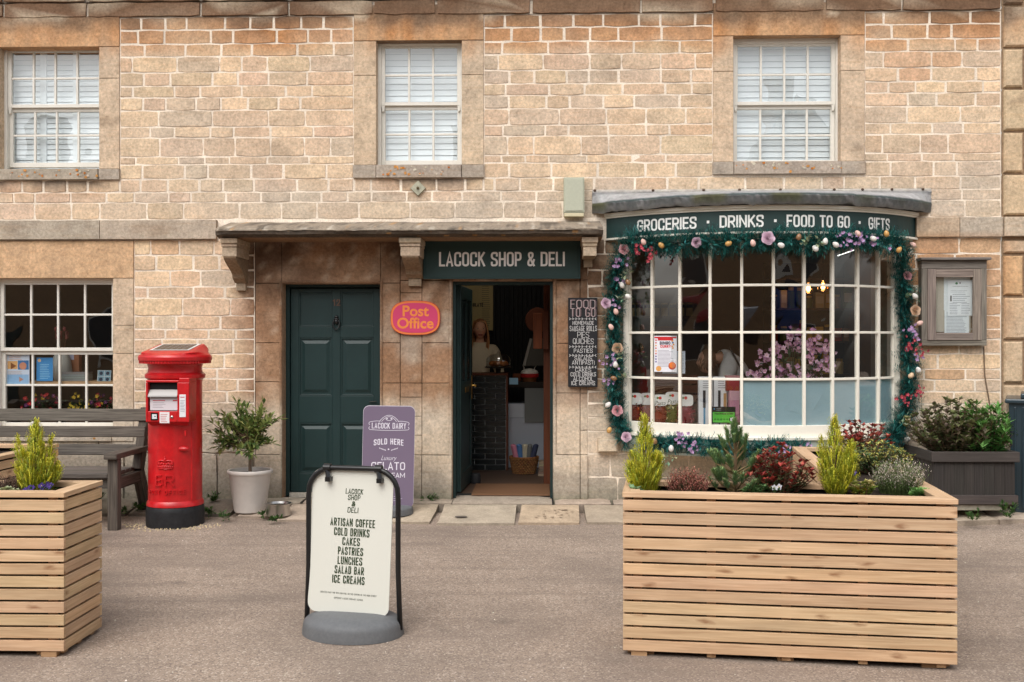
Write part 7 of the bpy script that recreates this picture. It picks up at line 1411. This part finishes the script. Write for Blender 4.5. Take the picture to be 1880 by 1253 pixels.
for k in range(900):                                        # strands of hair from a centre parting to the shoulders
    s = rnd.choice((-1, 1)); a = rnd.uniform(-.75, 1.55); r0 = hc + V3((s * .004, .02 + .05 * math.sin(a), .112 - .03 * max(0, math.sin(a)))) + V3((0, -.075 * max(0, -math.sin(a)) * 1.0, -.02 * max(0, -math.sin(a)))); side = hc + V3((s * (.082 + rnd.uniform(0, .008)) * (math.cos(a) * .8 + .2 if a > 0 else 1), .015 + .085 * math.sin(a), rnd.uniform(-.01, .03))); end = side + V3((s * rnd.uniform(-.012, .02), rnd.uniform(-.03, .01) if a < .5 else .0, -rnd.uniform(.19, .29)))
    mid = (r0 + side) / 2 + V3((s * .022, .012 * math.sin(a), .034)); path = [r0, mid, side, side.lerp(end, .5) + V3((s * .012, 0, 0)), end]; c = vary(rnd.choice([S(176, 118, 72), S(146, 92, 54), S(206, 152, 100), S(122, 76, 46)]), .15); m.tube(path, [.004, .005, .006, .005, .002], 4, c, False)
m.ball(hc + V3((0, .02, .022)), .083, .090, .110, S(150, 98, 58), 20, 14); m.build('hair', M_HAIR, pr_, smooth=180); m = MB(Matrix.Translation(hc) @ Matrix.Rotation(R(10), 4, 'Z'))
for s in (-1, 1): m.ball((s * .031, -.0695, .010), .0125, .010, .0065, S(190, 180, 172), 10, 6); m.ball((s * .031, -.0762, .010), .0072, .005, .0062, S(34, 28, 26), 8, 5); m.tube([(s * .018, -.083, .026), (s * .032, -.0815, .030), (s * .046, -.072, .026)], .0022, 5, S(130, 88, 60))
m.build('eye', M_PLAIN, pr_, smooth=180)
# the person leaning over inside the bow, seen from behind in a pale jacket with a dark strap
sp_ = P(1344, 660, .95); pb_ = thing('person', 'person in a pale jacket with dark shoulder strap bending over inside the bow window', 'person', (sp_.x, .95, .01)); x0 = 0.0; zt = sp_.z - .01
J = {'pelvis': (V3((.10, .12, zt - .36)), (.16, .13)), 'waist': (V3((.06, .06, zt - .20)), (.14, .12)), 'chest': (V3((-.0, .0, zt - .04)), (.155, .12)), 'neckb': (V3((-.10, -.06, zt + .02)), (.08, .07)), 'neck': (V3((-.17, -.08, zt + .01)), (.05, .05)), 'skull': (V3((-.27, -.09, zt - .02)), (.07, .07))}
B = [('pelvis', 'waist'), ('waist', 'chest'), ('chest', 'neckb'), ('neckb', 'neck'), ('neck', 'skull')]
for s, nm in ((-1, 'l'), (1, 'r')):
    J.update({nm + 'sh': (V3((-.05, s * .15, zt - .02)), (.065, .065)), nm + 'el': (V3((-.12, s * .2, zt - .30)), (.05, .05)), nm + 'wr': (V3((-.26, s * .14, zt - .44)), (.028, .024)), nm + 'palm': (V3((-.33, s * .13, zt - .45)), (.03, .017)), nm + 'hip': (V3((.12, .12 + s * .09, zt - .42)), (.1, .1)), nm + 'kn': (V3((.10, .12 + s * .1, .46)), (.065, .065)), nm + 'an': (V3((.14, .12 + s * .1, .09)), (.042, .042)), nm + 'toe': (V3((.0, .12 + s * .11, .03)), (.04, .03))})
    B += [('chest', nm + 'sh'), (nm + 'sh', nm + 'el'), (nm + 'el', nm + 'wr'), (nm + 'wr', nm + 'palm'), ('pelvis', nm + 'hip'), (nm + 'hip', nm + 'kn'), (nm + 'kn', nm + 'an'), (nm + 'an', nm + 'toe')]; fingers(J, B, J[nm + 'wr'][0], J[nm + 'palm'][0], V3((-1, 0, -.15)).normalized(), V3((0, s, 0)), nm)
bd2 = body_mesh('person_body', J, B, M_SKINV, pb_, lambda mb: head_shape(mb, V3((-.27, -.09, zt - .02)), R(-80)), .009, lambda v: SK, 3)
sk_ = V3((-.27, -.09, zt - .02)); garment('jacket', bd2, lambda v: v.z > zt - .46 and v.x > -.245 and (v - sk_).length > .17, .026, S(216, 214, 210), pb_, M_KNIT, .012); garment('trousers', bd2, lambda v: .1 < v.z < zt - .40 and v.x > -.1, .012, S(40, 42, 48), pb_, M_KNIT)
m = MB(); m.tube([(-.06, -.19, zt + .12), (-.0, -.225, zt + .0), (.07, -.225, zt - .13), (.15, -.19, zt - .28)], .010, 6, S(34, 34, 38)); m.build('shoulder_strap', M_PLAIN, pb_); m = MB(); hc = V3((-.27, -.09, zt - .02))
for k in range(700): a, b_ = rnd.uniform(0, 6.28), rnd.uniform(-.3, 1.5); d = V3((math.cos(a) * math.cos(b_) + .35, math.sin(a) * math.cos(b_), math.sin(b_))).normalized(); p = hc + V3((d.x * .092, d.y * .08, d.z * .118)); m.leaf(p, d.cross(V3((.3, 1, .2))) + V3((0, 0, -.8)), .012, .05, vary(S(120, 86, 60), .25), 0, d)
m.ball(hc + V3((.012, 0, .012)), .090, .080, .118, S(110, 78, 54), 16, 10); m.build('hair', M_HAIR, pb_)

# ================================================================== the other side of the street (what the panes reflect)
def terrace(label, x0, x1, z1, gable, tone):
    t = thing('terraced_house', label, 'house', ((x0 + x1) / 2, -17, -.25)); w = (x1 - x0) / 2; m = MB(); m.box(-w, w, -5, 0, 0, z1, tone)
    if gable: m.add([(-w, 0, z1), (w, 0, z1), (0, 0, z1 + w * 1.15), (-w, -5, z1), (w, -5, z1), (0, -5, z1 + w * 1.15)], [(0, 1, 2), (3, 5, 4)], tone)
    m.build('wall', M_STONE, t); m = MB(); rc = S(104, 92, 80)
    if gable: m.add([(-w - .2, .15, z1 - .2), (0, .15, z1 + w * 1.15 + .05), (0, -5, z1 + w * 1.15 + .05), (-w - .2, -5, z1 - .2), (w + .2, .15, z1 - .2), (w + .2, -5, z1 - .2)], [(0, 1, 2, 3), (1, 4, 5, 2)], rc)
    else: m.add([(-w, .3, z1), (w, .3, z1), (w, -2.5, z1 + 2.0), (-w, -2.5, z1 + 2.0), (w, -5.2, z1), (-w, -5.2, z1)], [(0, 1, 2, 3), (3, 2, 4, 5)], rc)
    m.box(-.35, .35, -2.8, -2.2, z1 + 1.2, z1 + (w * 1.15 + 1 if gable else 3.0), tone); m.build('roof', M_STONE, t)
    for k, x in enumerate((-w * .55, w * .5)):
        for z in (1.1, 3.4): m = MB(); m.box(x - .5, x + .5, .001, .05, z, z + 1.3, S(216, 212, 200)); f = m.build('window', M_PLAIN, t); m = MB(); m.box(x - .42, x + .42, .051, .06, z + .08, z + 1.22, S(46, 50, 54)); m.build('pane', M_GLOSSY, f)
    m = MB(); m.box(-.45, .45, .001, .06, 0, 2.1, S(60, 50, 46)); m.build('door', M_GREEN, t)
terrace('stone house with steep gable across the street, seen only as a reflection', 3.9, 9.6, 4.7, True, S(170, 140, 110)); terrace('long low stone house across the street, reflected in the shop windows', -8, 3.8, 4.9, False, S(160, 132, 102)); terrace('stone house across the street reflected in the right of the bow', 9.8, 19, 5.2, False, S(166, 138, 108)); terrace('stone house across the street beyond the bench side', -20, -8.2, 5.0, False, S(160, 134, 106))
def car(label, x, y, rz, c):
    t = thing('parked_car', label, 'car', (x, y, zf), rz); m = MB(); sec = [(-2.0, .35, .55, .55), (-1.95, .3, .8, .78), (-1.3, .28, .95, .84), (-.7, .26, 1.0, .86), (.8, .26, 1.0, .86), (1.5, .28, .95, .84), (1.95, .3, .85, .76), (2.05, .4, .6, .55)]; n = 12; pts = []
    for (xx_, z0, z1, hw) in sec:
        for i in range(n): a = 2 * math.pi * i / n; cc, ss = math.cos(a), math.sin(a); pts.append((xx_, hw * math.copysign(abs(cc) ** .45, cc), (z0 + z1) / 2 + (z1 - z0) / 2 * math.copysign(abs(ss) ** .45, ss)))
    k = len(sec); m.add(pts, [(j * n + i, j * n + (i + 1) % n, (j + 1) * n + (i + 1) % n, (j + 1) * n + i) for j in range(k - 1) for i in range(n)] + [tuple(range(n))[::-1], tuple(range((k - 1) * n, k * n))], c); m.build('car_body', M_GLOSSY, t, smooth=50)
    for nm, h0, h1, s_, mt, cc in (('cabin_glass', .96, 1.42, .70, M_GLOSSY, S(30, 34, 38)), ('roof_panel', 1.42, 1.48, .64, M_GLOSSY, c)):
        m = MB(); a, b = (-1.35, 1.15) if nm == 'cabin_glass' else (-.75, .45); a2, b2 = (-.8, .5) if nm == 'cabin_glass' else (-.7, .4); m.add([(a, -.78 * (.9 if h0 > 1 else 1), h0), (b, -.78 * (.9 if h0 > 1 else 1), h0), (b, .78 * (.9 if h0 > 1 else 1), h0), (a, .78 * (.9 if h0 > 1 else 1), h0), (a2, -s_, h1), (b2, -s_, h1), (b2, s_, h1), (a2, s_, h1)], [(0, 1, 5, 4), (1, 2, 6, 5), (2, 3, 7, 6), (3, 0, 4, 7), (4, 5, 6, 7)], cc); m.build(nm, mt, t, bevel=.03)
    for wx_ in (-1.25, 1.3):
        for s in (-1, 1): m = MB(); m.lathe([(.0001, -.1), (.2, -.1), (.31, -.08), (.31, .08), (.2, .1), (.0001, .1)], 24, col=S(30, 30, 32)); o = m.build('wheel', M_PLAIN, t); o.location = (wx_, s * .76, .31); o.rotation_euler = (R(90), 0, 0)
car('blue car parked across the street, reflected in the bow window', 6.2, -13.2, 0, S(40, 70, 130)); car('red car parked across the street, reflected in the left shop window', -5.6, -12.6, 0, S(150, 24, 30)); car('silver car parked across the street behind the camera', .6, -13.4, 0, S(150, 152, 156))
